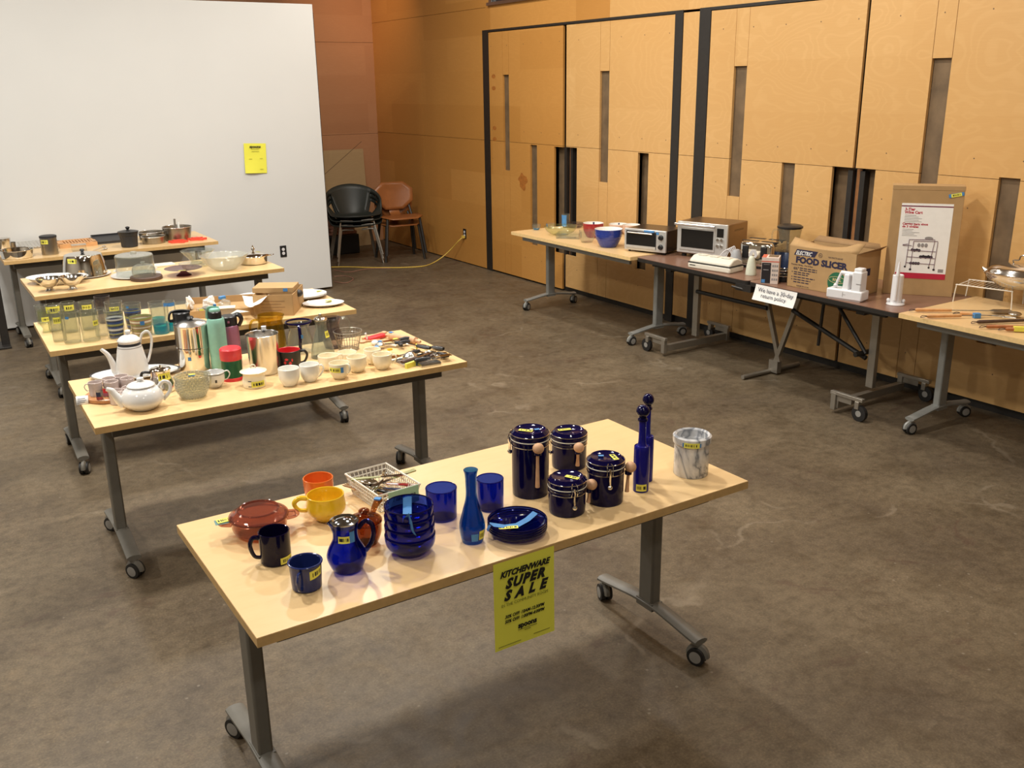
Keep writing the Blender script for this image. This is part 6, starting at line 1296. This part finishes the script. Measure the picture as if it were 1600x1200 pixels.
for x in (-w / 2 + .03, w / 2 - .03):
    for y in (-dpt / 2 + .04, dpt / 2 - .04): mb = MB(); mb.cyl(.010, 0 if x < 0 else -.004, h0 + .003, (x, y), 12); mb.build('foot', rub_m, T)
# ------------------------------------------------------------------ large toaster oven
a = Vector((5.03, 5.445, GZ)); b = Vector((5.150, 5.035, GZ)); ang, w = wedge_frame(a, b, GZ); dpt = .32; h0, h1 = .022, .27
T = thing('countertop_oven', 'large steel countertop oven with bar handle and control screen', 'toaster oven', (a + b) / 2 + Vector((-math.sin(ang), math.cos(ang), 0)) * dpt / 2, ang)
mb = MB(); mb.bb((-w / 2, -dpt / 2 + .02, h0), (w / 2, dpt / 2, h1)); mb.build('casing', chromem('bronzed_steel', '9c8874', .35), T, bev=.008)
mb = MB(); mb.bb((-w / 2, -dpt / 2, h0 + .01), (w / 2, -dpt / 2 + .022, h1)); mb.build('front_panel', silverp, T, bev=.004)
mb = MB(); mb.bb((-w / 2 + .025, -dpt / 2 - .006, h0 + .035), (w / 2 - .10, -dpt / 2 + .001, h1 - .04)); o = mb.build('door', silverp, T, bev=.002)
mb = MB(); mb.bb((-w / 2 + .040, -dpt / 2 - .008, h0 + .055), (w / 2 - .112, -dpt / 2 - .006, h1 - .055)); mb.build('window', smoked_door, o)
mb = MB(); mb.tube([(-w / 2 - .002, -dpt / 2 - .035, h1 - .018), (w / 2 - .09, -dpt / 2 - .035, h1 - .018)], .010, 10); mb.box((-w / 2 + .02, -dpt / 2 - .018, h1 - .018), (.015, .036, .014)); mb.box((w / 2 - .11, -dpt / 2 - .018, h1 - .018), (.015, .036, .014)); mb.build('handle', chrome_b, o)
mb = MB(); mb.bb((w / 2 - .085, -dpt / 2 - .003, h1 - .095), (w / 2 - .030, -dpt / 2 + .001, h1 - .03)); mb.build('screen', smoked_door, T)
for i, (x, z) in enumerate(((w / 2 - .075, h1 - .115), (w / 2 - .042, h1 - .115), (w / 2 - .075, h1 - .16), (w / 2 - .042, h1 - .16))):
    mb = MB(); mb.T = Matrix.Translation((x, -dpt / 2, z)) @ Matrix.Rotation(PI / 2, 4, 'X'); mb.lathe([(.012, 0), (.012, .006), (.010, .012), (0, .012)], 22); mb.build('button', chrome_b, T)
for x in (-w / 2 + .04, w / 2 - .04):
    for y in (-dpt / 2 + .05, dpt / 2 - .05): mb = MB(); mb.cyl(.018, 0, h0 + .002, (x, y), 14); mb.build('foot', rub_m, T)
mb = MB()
for z in (h1 - .05, h1 - .057): mb.bb((w / 2 - .0005, -.05, z), (w / 2 + .001, .09, z + .002))
mb.build('side_vents', blackp, T)
# ------------------------------------------------------------------ vacuum sealer
a = P(1074, 418, GZ); b = P(1140, 428.5, GZ); ang, w = wedge_frame(a, b, GZ); dpt = .17
T = thing('vacuum_sealer', 'white vacuum sealer lying in front of the large oven', 'vacuum sealer', (a + b) / 2 + Vector((-math.sin(ang), math.cos(ang), 0)) * dpt / 2, ang)
mb = MB(); mb.bb((-w / 2, -dpt / 2, 0), (w / 2, dpt / 2, .042)); mb.build('base', pwc, T, bev=.010)
mb = MB(); mb.T = Matrix.Rotation(PI / 2, 4, 'Z') @ Matrix.Rotation(PI / 2, 4, 'X'); pr = [(-dpt / 2 + .006, .044), (dpt / 2 - .006, .044), (dpt / 2 - .01, .075), (.02, .095), (-.03, .090), (-dpt / 2 + .012, .062)]; mb.prism(pr, -w / 2 + .008, w / 2 - .008); mb.build('lid', pwc, T, bev=.008)
mb = MB(); mb.bb((-w / 2 + .0, -dpt / 2 + .0, .041), (w / 2, dpt / 2, .045)); mb.build('seam', blackp, T, bev=.001); mb = MB(); mb.bb((-w / 2 + .02, -dpt / 2 - .0008, .022), (-w / 2 + .07, -dpt / 2, .028)); mb.build('maker_mark', blackp, T)
mb = MB()
for x in (-.10, 0, .10): mb.box((x, -.005, .095), (.07, .05, .006))
mb.build('raised_pads', pwc, T, bev=.003)
# hand blender motor with cord
D = rd(1149, 421, 390, 10, 20, z=GZ); T = T_at(D, 'chopper_motor', 'grey and white appliance motor standing behind the vacuum sealer', 'appliance'); s = mpp(D['loc']); h = D['h']
mb = MB(); mb.lathe(curve([(9.5 * s, 0), (10.5 * s, .005), (10 * s, h * .40)], 3), 32); mb.build('base', pwc, T); mb = MB(); mb.lathe(curve([(9.6 * s, h * .40), (8 * s, h * .7), (5 * s, h), (0, h * 1.02)], 3), 32); mb.build('motor_top', M('light_grey_plastic', '9a9ca0', .4), T)
c = P(1136, 411, GZ); T = thing('power_cord', 'white bundled power cord leaning between the sealer and the grey motor', 'cord', c, -.6); mb = MB()
for k in range(5): q = .012 * k; mb.tube(smooth([(-.03 + q, 0, .004), (-.05 + q, .02, .05), (0 + q, .01, .10 + .006 * k), (.03 + q * .5, 0, .05), (-.03 + q, -.01, .006)], 5), .0035, 6)
mb.build('cord_loops', pw, T)
# toaster
a = P(1172, 421, GZ); b = P(1215, 432, GZ); ang, w = math.radians(-72), .26; T = thing('toaster', 'chrome four-slot toaster behind the small product carton', 'toaster', P(1191, 416, GZ), ang); d_ = .25; h = .19
mb = MB(); mb.bb((-w / 2, -d_ / 2, .01), (w / 2, d_ / 2, h)); mb.build('body', chrome, T, bev=.025)
for x in (-.075, .075):
    for y in (-.06, .06): mb = MB(); mb.box((x, y, h), (.12, .032, .004)); mb.build('slot', blackp, T)
for x in (-.08, .06): mb = MB(); mb.box((x, -d_ / 2 - .004, h * .62), (.045, .010, .09)); mb.build('lever_panel', blackp, T, bev=.004)
mb = MB(); mb.box((0, 0, .008), (w * .94, d_ * .94, .016)); mb.build('base', blackp, T)
# can opener appliance
D = rd(1173, 431, 400, 8, 16.5, z=GZ); T = T_at(D, 'hand_mixer', 'off-white hand mixer body standing beside the product carton', 'appliance'); s = mpp(D['loc']); h = D['h']
mb = MB(); mb.lathe(curve([(7.5 * s, 0), (8.3 * s, .004), (8 * s, h * .25), (6.6 * s, h * .6), (4 * s, h * .95), (0, h)], 4), 32); mb.build('motor_body', M('pale_mint_plastic', 'cdd2c0', .4), T)
mb = MB()
for k in range(4): mb.tube(smooth([(-.005 + .006 * k, 0, h * .85), (-.02 + .006 * k, 0, h * 1.05), (.0 + .006 * k, .0, h * 1.32), (.02 + .004 * k, 0, h * 1.05), (.01 + .004 * k, 0, h * .9)], 5), .003, 6)
mb.build('cord', pw, T)
# product carton
a = P(1188, 443, GZ); b = P(1215, 444.5, GZ); ang, w = wedge_frame(a, b, GZ); h = zat(a, 402) - GZ; dpt = .12
T = thing('product_carton', 'tall white and black product carton with red edge beside the food slicer box', 'carton', (a + b) / 2 + Vector((-math.sin(ang), math.cos(ang), 0)) * dpt / 2, ang)
mb = MB(); mb.bb((-w / 2, -dpt / 2, 0), (w / 2, dpt / 2, h)); mb.build('carton_body', M('carton_white', 'd8c8bc', .5), T, bev=.0015)
mb = MB(); mb.bb((-w / 2 + .002, -dpt / 2 - .0006, .004), (w * .05, -dpt / 2, h * .80)); mb.build('black_panel', M('matt_black_print', '2a2629', .4), T)
mb = MB(); mb.bb((-w / 2, -dpt / 2 - .0006, h * .83), (w / 2, -dpt / 2, h * .87)); mb.bb((-w / 2, -dpt / 2, h), (-w * .25, dpt / 2, h + .0006)); mb.build('red_stripe', M('coral_print', 'c86450', .5), T)
mb = MB(); mb.bb((-w * .15, -dpt * .3, h), (w * .42, dpt * .42, h + .0008)); mb.build('top_picture', M('brown_print', '6e5c48', .5), T); mb = MB()
for k in range(4):
    for q in range(3): mb.bb((w * .12 + q * w * .12, -dpt / 2 - .0008, h * (.14 + .17 * k)), (w * .21 + q * w * .12, -dpt / 2, h * (.22 + .17 * k)))
mb.build('pictograms', greyprint, T); mb = MB(); mb.bb((-w * .38, -dpt / 2 - .0012, h * .52), (-w * .08, -dpt / 2, h * .55)); mb.bb((-w * .38, -dpt / 2 - .0012, h * .73), (-w * .02, -dpt / 2, h * .745)); mb.build('panel_caption', greyprint, T)
mb = MB(); mb.bb((-w * .45, -dpt / 2 - .0012, .008), (-w * .25, -dpt / 2, .03)); mb.build('tape_square', tape, T)
# blender
D = rd(1230, 420, 393, 28, 34, z=GZ); T = T_at(D, 'blender', 'jug blender with black lid behind the food slicer box', 'blender'); s = mpp(D['loc']); hb = D['h']; ht = zat(D['loc'], 356) - GZ
mb = MB(); mb.lathe(curve([(17 * s, 0), (17.5 * s, .005), (16 * s, hb * .5), (13 * s, hb * .9), (12 * s, hb)], 3), 32); mb.build('motor_base', M('dark_blue_plastic', '1e3050', .3), T)
pr = [(12 * s, hb), (12.5 * s, hb + .01), (13.5 * s, hb + .02), (18 * s, ht - .01), (18.5 * s, ht)]; mb = MB(); mb.lathe(shell(pr, .004), 28); mb.build('glass_jug', glassm('thick_glass', (.90, .91, .88), body=.06, bodycol=(.55, .52, .45)), T)
mb = MB(); mb.lathe([(0, ht - .004), (17.5 * s, ht - .004), (19.5 * s, ht + .002), (19.5 * s, ht + .012), (16 * s, ht + .022), (0, ht + .025)], 32); mb.build('lid', blackp, T)
mb = MB(); mb.tube(smooth([(-17 * s, 0, ht - .015), (-25 * s, 0, ht - .025), (-25 * s, 0, ht - .09), (-14 * s, 0, hb + .045)], 5), .006, 8); mb.build('handle', cglass, T)
for i, (y, t_) in enumerate(((428, .02), (437, .0))):
    D = rd(1224, y + 4, y, 22, 17, z=GZ); T = T_at(D, 'small_pan', ['dark pan with a pale edge between the carton and slicer box', 'lower dark pan in front between carton and slicer box'][i], 'pan'); mb = MB(); mb.lathe(shell([(D['rb'], 0), (D['r'], .04)], .003), 28); mb.build('pan_body', nonstick, T); mb = MB(); mb.tube([(D['r'] * math.cos(q), D['r'] * math.sin(q), .04) for q in [2 * PI * k / 30 for k in range(30)]], .003, 6, True); mb.build('rim', chrome, T)
# handwritten return policy sheet
a = P(1182, 444.5, GZ); b = P(1246.6, 458, GZ); Xf = 4.735
p0, p1 = Vector((Xf, PX(1182, 444, Xf).y, GZ - .002)), Vector((Xf, PX(1246.6, 457, Xf).y, GZ - .002)); w = abs((p1 - p0).y); T = thing('handwritten_note', 'white handwritten note taped to the front edge of the brown table', 'note', (Xf, (p0.y + p1.y) / 2, GZ - .004), -PI / 2)
h = GZ - zat((Xf, T.location.y), 473.5); mb = MB(); n = 8
for i in range(n):
    for j in range(n):
        mb.quad(*[(-w / 2 + w * (i + a_) / n - .010 * (1 - (j + b_) / n), -.003 - .022 * (1 - (j + b_) / n) ** 1.6, -h + h * (j + b_) / n) for a_, b_ in ((0, 0), (1, 0), (1, 1), (0, 1))])
mb.build('sheet', paper_w, T, weld=True)
text(T, 'We have a 30-day', .043, inkb, frame((.0, -.0100, -h * .42), (1, 0, 0), (0, -.10, 1)) @ Matrix.Translation((0, 0, .0018)), shear=.3, sxy=(.95, 1)); text(T, 'return policy', .043, inkb, frame((-.01, -.0180, -h * .75), (1, 0, 0), (0, -.14, 1)) @ Matrix.Translation((0, 0, .0018)), shear=.3, sxy=(.95, 1))
# ------------------------------------------------------------------ food slicer box
a = P(1229, 446.5, GZ); b = P(1333, 465.5, GZ); c3 = P(1362, 456, GZ); ang, w = wedge_frame(a, b, GZ); dpt = .26; h = .268
T = thing('food_slicer_box', 'open cardboard food slicer box with torn top flaps', 'box', (a + b) / 2 + Vector((-math.sin(ang), math.cos(ang), 0)) * dpt / 2, ang); fy = -dpt / 2
mb = MB(); mb.bb((-w / 2, -dpt / 2, 0), (w / 2, dpt / 2, .004))
for s_ in (-1, 1): mb.box((s_ * (w / 2 - .002), 0, h / 2), (.004, dpt, h)); mb.box((0, s_ * (dpt / 2 - .002), h / 2), (w, .004, h))
mb.build('box_body', cardb, T, sm=False)
mb = MB(); n = 10
def flap(u, v): return (-w / 2 + w * u + .02 * v * (1 if u > .8 else 0), fy + .002 + .05 * v + .02 * math.sin(u * 6) * v, h + (.048 * v) * (1 - .65 * math.sin(PI * min(u * 1.05, 1)) + (.35 if u > .85 else 0)))
for i in range(n):
    for j in range(3): mb.quad(flap(i / n, j / 3), flap((i + 1) / n, j / 3), flap((i + 1) / n, (j + 1) / 3), flap(i / n, (j + 1) / 3))
o = mb.build('front_flap', cardb, T, weld=True); md = o.modifiers.new('s', 'SOLIDIFY'); md.thickness = .003
mb = MB(); mb.add([(w / 2, -dpt / 2, h), (w / 2, dpt / 2, h), (w / 2 + .045, dpt / 2 - .01, h + .030), (w / 2 + .02, -dpt / 2 + .05, h + .01)], [(0, 1, 2, 3)]); o = mb.build('side_flap', cardd, T); md = o.modifiers.new('s', 'SOLIDIFY'); md.thickness = .003
mb = MB(); mb.add([(-w / 2, dpt / 2, h), (w / 2, dpt / 2, h), (w / 2 - .03, dpt / 2 + .03, h + .03), (-w / 2 + .02, dpt / 2 + .03, h + .035)], [(0, 1, 2, 3)]); o = mb.build('back_flap', cardd, T); md = o.modifiers.new('s', 'SOLIDIFY'); md.thickness = .003
def BX(x, z, q=.0012): return frame((x, fy - q, z), (1, 0, 0), (0, 0, 1))
u = w
mb = MB(); mb.T = BX(-w / 2 + u * .03, h * .79, .0006); mb.prism([(0.025, 0), (u * .365, 0), (u * .41, h * .145), (.045, h * .145)], 0, .0005); mb.build('black_banner', inkd, T, sm=False)
text(T, 'ELECTRIC', .042, paper_w, BX(-w / 2 + u * .228, h * .807, .0022), shear=.45, bold=.0008, sxy=(.64, .85))
text(T, 'FOOD SLICER', .062, inkd, BX(-.003, h * .615, .0008), bold=.0034, sxy=(.98, .88))
text(T, 'UL', .014, inkd, BX(-w / 2 + u * .48, h * .84), sxy=(1, 1)); mb = MB(); mb.T = BX(-w / 2 + u * .48, h * .86, .0008); mb.tube([(.013 * math.cos(q), .013 * math.sin(q), 0) for q in [2 * PI * k / 24 for k in range(24)]], .0009, 5, True); mb.build('round_mark', inkd, T)
text(T, '120 WATTS 60 HZ', .013, inkd, BX(-w / 2 + u * .70, h * .83)); text(T, 'Precision Slicing ... Fast & Easy', .0145, inkd, BX(-w / 2 + u * .05, h * .545), align='LEFT', sxy=(.92, 1)); text(T, '6½"', .024, inkd, BX(-w / 2 + u * .09, h * .44), align='LEFT', bold=.0005)
mb = MB(); mb.T = BX(-w / 2, 0, .0008)
for x, z, l in ((.185, .48, .26), (.185, .43, .26), (.10, .37, .25), (.10, .32, .22), (.10, .25, .32), (.10, .19, .26), (.10, .13, .24)):
    x0 = x
    while x0 < x + l: mb.bb((u * x0, h * z, 0), (u * min(x0 + .05, x + l), h * (z + .022), .0004)); x0 += .062
for z in (.37, .25, .19): mb.bb((u * .065, h * z, 0), (u * .08, h * (z + .02), .0004))
mb.build('fine_print', inkd, T, sm=False)
text(T, 'MADE IN U.S.A.', .014, inkd, BX(-w / 2 + u * .25, h * .035))
cx_, cz_ = w / 2 - u * .25, h * .28
mb = MB(); mb.T = BX(cx_, cz_, .0006); mb.lathe([(0, 0), (.067, 0), (.067, .0005), (0, .0005)], 44); mb.build('green_disc', greenprint, T)
mb = MB(); mb.T = BX(cx_, cz_ + .018, .0016); mb.tube([(.060 * math.cos(q), .020 * math.sin(q), 0) for q in [2 * PI * k / 36 for k in range(36)]], .0014, 5, True); mb.build('oval_outline', tanprint, T)
text(T, 'RIVAL', .024, tanprint, BX(cx_, cz_ + .010, .0018), bold=.0006)
mb = MB(); mb.bb((w / 2 - .0, fy + .04, h * .45), (w / 2 + .0008, fy + .16, h * .62)); mb.build('side_print', inkd, T, sm=False)
# ------------------------------------------------------------------ white spiral slicer
a = P(1290, 465, GZ); b = P(1345, 473.5, GZ); ang, w = wedge_frame(a, b, GZ); dpt = .10
T = thing('crank_slicer', 'white plastic crank slicer in front of the food slicer box', 'slicer', (a + b) / 2 + Vector((-math.sin(ang), math.cos(ang), 0)) * dpt / 2, ang)
mb = MB(); mb.box((0, 0, .034), (w, dpt, .060)); mb.build('base', pw, T, bev=.008); mb = MB(); mb.box((0, 0, .004), (w * .9, dpt * .85, .008)); mb.build('suction_foot', pw, T)
mb = MB(); mb.box((w * .30, 0, .115), (w * .26, dpt * .8, .13)); mb.box((w * .30, 0, .185), (w * .22, dpt * .6, .03)); mb.build('blade_tower', pw, T, bev=.006); mb = MB(); mb.box((-w * .02, 0, .105), (w * .18, dpt * .6, .10), taper=.75); mb.build('crank_support', pw, T, bev=.005)
mb = MB(); mb.tube([(w * .18, 0, .155), (-w * .22, 0, .160)], .015, 12, radii=[.016, .012]); mb.tube([(-w * .20, -.01, .160), (-w * .30, -.02, .085)], .008, 10); mb.ball((-w * .31, -.02, .080), .013, 14); mb.build('crank_handle', pw, T)
mb = MB(); mb.bb((-.008, -dpt / 2 - .0008, .02), (-.006, -dpt / 2, .05)); mb.bb((-.008, -dpt / 2 - .0008, .034), (.012, -dpt / 2, .036)); mb.bb((w * .3, -dpt * .4 - .0008, .105), (w * .44, -dpt * .4, .11)); mb.build('grey_marking', greyprint, T)
# white upright holder
D = rd(1399, 478.5, 430, 15, 28, z=GZ); T = T_at(D, 'upright_holder', 'slim white cylindrical holder standing in front of the wine cart box', 'holder'); s = mpp(D['loc']); h = D['h']
mb = MB(); mb.lathe([(0, 0), (13.5 * s, 0), (14 * s, .004), (13 * s, .012), (0, .013)], 36); mb.build('base', pw, T)
for q in (-1, 1): mb = MB(); mb.ball((q * 11 * s, 0, .024), .011, 14, 1.1); mb.build('base_knob', pw, T)
mb = MB(); mb.lathe([(8.6 * s, .012), (8.2 * s, h - .02), (8.2 * s, h), (7.2 * s, h + .004), (6 * s, h - .01), (6 * s, .03)], 36); mb.build('tube', pw, T)
mb = MB(); mb.tube([(-.006, -8 * s, .03), (-.004, -7 * s, h + .01)], .010, 10); mb.tube([(-.004, -7 * s, h + .0), (-.002, -6 * s, h + .085)], .01, 10, radii=[.012, .004]); mb.build('front_rod', pw, T)
# ------------------------------------------------------------------ wine cart box
a = P(1378, 458, GZ); b = P(1487, 464.5, GZ); ang, w = wedge_frame(a, b, GZ); dpt = .12; h = .672
T = thing('wine_cart_box', 'tall cardboard wine cart box with a white and red printed poster', 'box', (a + b) / 2 + Vector((-math.sin(ang), math.cos(ang), 0)) * dpt / 2, ang); fy = -dpt / 2
mb = MB(); mb.bb((-w / 2, -dpt / 2, 0), (w / 2, dpt / 2, h - .003)); mb.bb((-w / 2 - .001, -dpt / 2 - .001, h - .028), (w / 2 + .002, dpt / 2 + .001, h)); mb.build('box_body', cardb, T, bev=.002)
px0, px1, pz0, pz1 = -w / 2 + w * .15, w / 2 - w * .13, .105, .565; pw_ = px1 - px0; ph_ = pz1 - pz0
mb = MB(); mb.bb((px0, fy - .0012, pz0), (px1, fy, pz1)); mb.build('printed_poster', paper_w, T)
mb = MB(); mb.bb((px0, fy - .0016, pz1 - ph_ * .045), (px1, fy - .001, pz1 - ph_ * .03)); mb.build('thin_stripe', M('plum_print', '6e1c3c', .6), T); mb = MB(); mb.bb((px0 + .002, fy - .0016, pz0), (px1, fy - .001, pz0 + ph_ * .075)); mb.build('red_stripe', redprint, T)
def PXF(x, z): return frame((px0 + pw_ * x, fy - .0018, pz0 + ph_ * z), (1, 0, 0), (0, 0, 1))
text(T, '3-Tier', .023, redprint, PXF(.07, .905), align='LEFT', bold=.0008); text(T, 'Wine Cart', .023, redprint, PXF(.07, .865), align='LEFT', bold=.0008)
text(T, 'Carrito para vinos', .0195, redprint, PXF(.05, .715), align='LEFT', bold=.0006); text(T, 'de 3 niveles', .0195, redprint, PXF(.05, .680), align='LEFT', bold=.0006)
mb = MB(); mb.T = frame((px0, fy - .0018, pz0), (1, 0, 0), (0, 0, 1))
for k, l in enumerate((.22, .27, .34, .28, .34, .22)): mb.bb((pw_ * .08, ph_ * (.84 - k * .021), 0), (pw_ * (.08 + l), ph_ * (.8445 - k * .021), .0003))
for k, l in enumerate((.22, .2, .34, .24, .3)): mb.bb((pw_ * .06, ph_ * (.655 - k * .021), 0), (pw_ * (.06 + l), ph_ * (.6595 - k * .021), .0003))
mb.build('fine_print', greyprint, T, sm=False)
cart = MB(); cart.T = frame((px0, fy - .0020, pz0), (1, 0, 0), (0, 0, 1))
def ln(x0, z0, x1, z1, q=.0022): cart.tube([(pw_ * x0, ph_ * z0, 0), (pw_ * x1, ph_ * z1, 0)], q, 4)
for x0, z0, x1, z1 in ((.22, .52, .20, .17), (.31, .50, .30, .13), (.72, .52, .66, .17), (.78, .50, .76, .14), (.22, .52, .72, .53), (.31, .50, .78, .51), (.10, .44, .28, .44), (.10, .45, .20, .46), (.20, .38, .76, .37), (.20, .29, .76, .28), (.20, .21, .76, .20)): ln(x0, z0, x1, z1)
cart.build('cart_drawing', M('mauve_print', '7a6470', .6), T)
cart = MB(); cart.T = frame((px0, fy - .0022, pz0), (1, 0, 0), (0, 0, 1))
for x, z, r in [(.30 + .045 * k, .385 - .006 * (k % 2), .009) for k in range(4)] + [(.48 + .05 * k, .295 + .006 * (k % 2), .010) for k in range(5)] + [(.30 + .05 * k, .205, .009) for k in range(4)] + [(.19, .155, .006), (.30, .12, .007), (.66, .155, .006), (.76, .13, .007)]: cart.lathe([(0, 0), (r, 0), (r, .0004), (0, .0004)], 14, (pw_ * x, ph_ * z, 0))
cart.build('bottles_drawing', M('dark_print', '2a2228', .6), T); mb = MB(); mb.bb((px1 - .045, fy - .0018, pz0 + ph_ * .095), (px1 - .015, fy - .0012, pz0 + ph_ * .14)); mb.build('small_label', greyprint, T)
cart = MB(); cart.T = frame((px0, fy - .0022, pz0), (1, 0, 0), (0, 0, 1)); cart.lathe([(0, 0), (.017, 0), (.017, .0004), (0, .0004)], 20, (pw_ * .60, ph_ * .545, 0), sx=1.4, sy=.6)
for k in range(3): cart.lathe([(0, 0), (.009, 0), (.009, .0004), (0, .0004)], 14, (pw_ * (.42 + .07 * k), ph_ * .45, 0), sy=1.4)
cart.build('glasses_drawing', greyprint, T)
flat_label(T, None, .058, .020, 0, True, T=frame((w / 2 - .045, fy - .0030, h - .052), (1, 0, .22), (-.22, 0, 1)), seed=6); mb = MB(); mb.T = frame((w / 2 - .045, fy - .0022, h - .052), (1, 0, .22), (-.22, 0, 1)); mb.bb((-.042, -.010, -.0003), (.042, .011, .0003)); mb.build('tape_strip', tape, T)
# ------------------------------------------------------------------ table H
fA = P(1489, 471, TZ); fB = P(1588, 482, TZ); hr_ = .105
bA = P(1525, 464, TZ); fB.x = fA.x + .07; ex = (fB - fA); exn = ex.normalized(); ey = Vector((-exn.y, exn.x, 0)) * ((bA - fA).dot(Vector((-exn.y, exn.x, 0))))
T = thing('wire_riser', 'white wire riser shelf holding up the silver dish', 'riser', (fA + fB) / 2, math.atan2(ex.y, ex.x)); L = ex.length; dd = .20
mb = MB()
for y in (0, dd): mb.tube(smooth([(-L / 2, y, 0), (-L / 2 + .008, y, hr_ * .9), (-L / 2 + .02, y, hr_), (0, y, hr_), (L / 2 - .02, y, hr_), (L / 2 - .008, y, hr_ * .9), (L / 2, y, 0)], 4), .0035, 6)
mb.tube([(-L / 2 + .02, 0, hr_), (-L / 2 + .02, dd, hr_)], .0035, 6); mb.tube([(L / 2 - .02, 0, hr_), (L / 2 - .02, dd, hr_)], .0035, 6); mb.build('wire_frame', wirew, T)
mb = MB()
for k in range(1, 12): x = -L / 2 + .02 + (L - .04) * k / 12; mb.tube([(x, 0, hr_), (x, dd, hr_)], .0015, 5)
mb.build('cross_wires', wirew, T)
rp = (fA + fB) / 2 + Vector((-exn.y, exn.x, 0)) * dd * .45 + exn * .17 + Vector((0, 0, hr_ + .005))
T = thing('silver_chafing_dish', 'polished silver oval lidded dish on the wire riser', 'serving dish', rp, math.atan2(ex.y, ex.x)); R0 = .20
mb = MB(); mb.lathe(curve([(R0 * .40, 0), (R0 * .6, .010), (R0 * .92, .050), (R0, .078), (R0 * 1.04, .084)], 4), 48, sy=.66); mb.build('dish_body', silver_p, T)
mb = MB(); mb.lathe(curve([(R0 * 1.05, .084), (R0 * .98, .090), (R0 * .85, .118), (R0 * .5, .140), (0, .146)], 4), 48, sy=.66); mb.build('lid', silver_p, T)
mb = MB(); mb.tube(smooth([(-.05, 0, .138), (-.060, 0, .160), (-.03, 0, .165), (-.02, 0, .190), (.02, 0, .190), (.03, 0, .165), (.060, 0, .160), (.05, 0, .138)], 5), .004, 8); mb.build('lid_handle', silver_p, T)
mb = MB(); mb.tube([(-R0 * .95, 0, .078), (-R0 * 1.12, 0, .100)], .016, 10, radii=[.022, .006]); mb.build('corner_tip', silver_p, T)
def bbq(label, name, x0, y0, x1, y1, hl, head, z=.015, st=None, hm=None):
    T, L = U(name, label, name.replace('_', ' '), x0, y0, x1, y1, z, 'barbecue tools on the right table')
    mb = MB(); mb.tube([(0, 0, 0), (.01, 0, 0), (L * hl, 0, 0)], .01, 10, radii=[.008, .012, .009], flat=.8); mb.build('handle', hm or wood_m, T)
    mb = MB(); mb.tube([(L * hl, 0, 0), (L * .86, 0, 0)], .0035, 6); mb.build('shaft', steel_m, T); mb = MB()
    if head == 'flat': mb.prism([(L * .82, -.012), (L * .88, -.038), (L + .03, -.045), (L + .03, .045), (L * .88, .038), (L * .82, .012)], -.001, .001)
    elif head == 'round': mb.T = Matrix.Translation((L * .97, 0, .006)); mb.ball((0, 0, 0), .035, 18, .35)
    elif head == 'fork':
        for q in (-.012, .012): mb.tube(smooth([(L * .84, 0, 0), (L * .88, q, 0), (L + .03, q, 0)], 4), .003, 6)
    mb.build('head', steel_dark, T); mb = MB(); mb.tube(smooth([(.004, 0, 0), (-.02, .012, .0), (-.035, -.004, -.006), (-.012, -.012, 0), (.006, 0, 0)], 4), .0022, 5); mb.build('leather_loop', wood_d, T)
    if st is not None: mb = MB(); mb.box((L * st, 0, .0), (.035, .028, .026)); mb.build('tape_wrap', tape, T)
    return T
bbq('barbecue spatula with carved pale handle, farthest from the table edge', 'spatula', 1430, 484, 1573, 486, .40, 'flat')
bbq('barbecue turner with thick light wooden handle and blue tape', 'turner', 1448, 494, 1590, 492, .38, 'round', st=.55)
bbq('long barbecue fork lying beside the blue taped turner', 'barbecue_fork', 1500, 489, 1578, 496, .3, 'fork', .012)
bbq('barbecue tongs with dark handle near the right frame edge', 'tongs', 1527, 503, 1640, 499, .7, 'none', hm=wood_d)
bbq('barbecue brush with reddish wooden handle at the right edge', 'barbecue_brush', 1541, 510, 1660, 512, .6, 'none', hm=wood_h)
T = bbq('barbecue tool with red brown handle and yellow label, nearest the edge', 'barbecue_turner', 1571, 514, 1690, 518, .6, 'flat', hm=wood_h)
mb = MB(); mb.box((.09, 0, .003), (.10, .026, .024)); mb.build('price_sticker', stick_y, T)
# ------------------------------------------------------------------ light
W_ = bpy.data.worlds.new('world'); SC.world = W_; W_.use_nodes = True; W_.node_tree.nodes['Background'].inputs[0].default_value = (.9, .75, .6, 1); W_.node_tree.nodes['Background'].inputs[1].default_value = .05
def area(x, y, z, sx, sy, e, col, rx=0, ry=0, rz=0, spread=180):
    l = bpy.data.lights.new('ceiling_lamp', 'AREA'); l.shape = 'RECTANGLE'; l.size = sx; l.size_y = sy; l.energy = e; l.color = col; l.spread = math.radians(spread)
    o = bpy.data.objects.new('ceiling_lamp', l); COL.objects.link(o); o.location = (x, y, z); o.rotation_euler = (math.radians(rx), math.radians(ry), math.radians(rz)); return o
SC.cycles.transparent_max_bounces = 40; SC.cycles.max_bounces = 10
wc = (1, .955, .88)
for x, y, e in ((.2, 4.4, 76), (2.4, 4.2, 66), (.5, 6.7, 66), (2.8, 6.9, 60), (-1.9, 6.0, 66), (1.4, 1.0, 24), (-1.6, 2.0, 52), (.3, -1.4, 34)):
    area(x, y, 4.0, .22, .22, e, wc)
for y, e in ((1.8, 22), (4.0, 28), (6.4, 30), (8.4, 22)):
    area(4.1, y, 3.9, .22, .22, e, (1, .92, .82), ry=-12)
area(4.5, 10.6, 3.9, .15, .15, 4, (1, .62, .36), rx=50, rz=-40, spread=80)
SC.view_settings.view_transform = 'Standard'; SC.view_settings.look = 'None'; SC.view_settings.exposure = .2; SC.view_settings.gamma = 1
SC.view_settings.use_curve_mapping = False
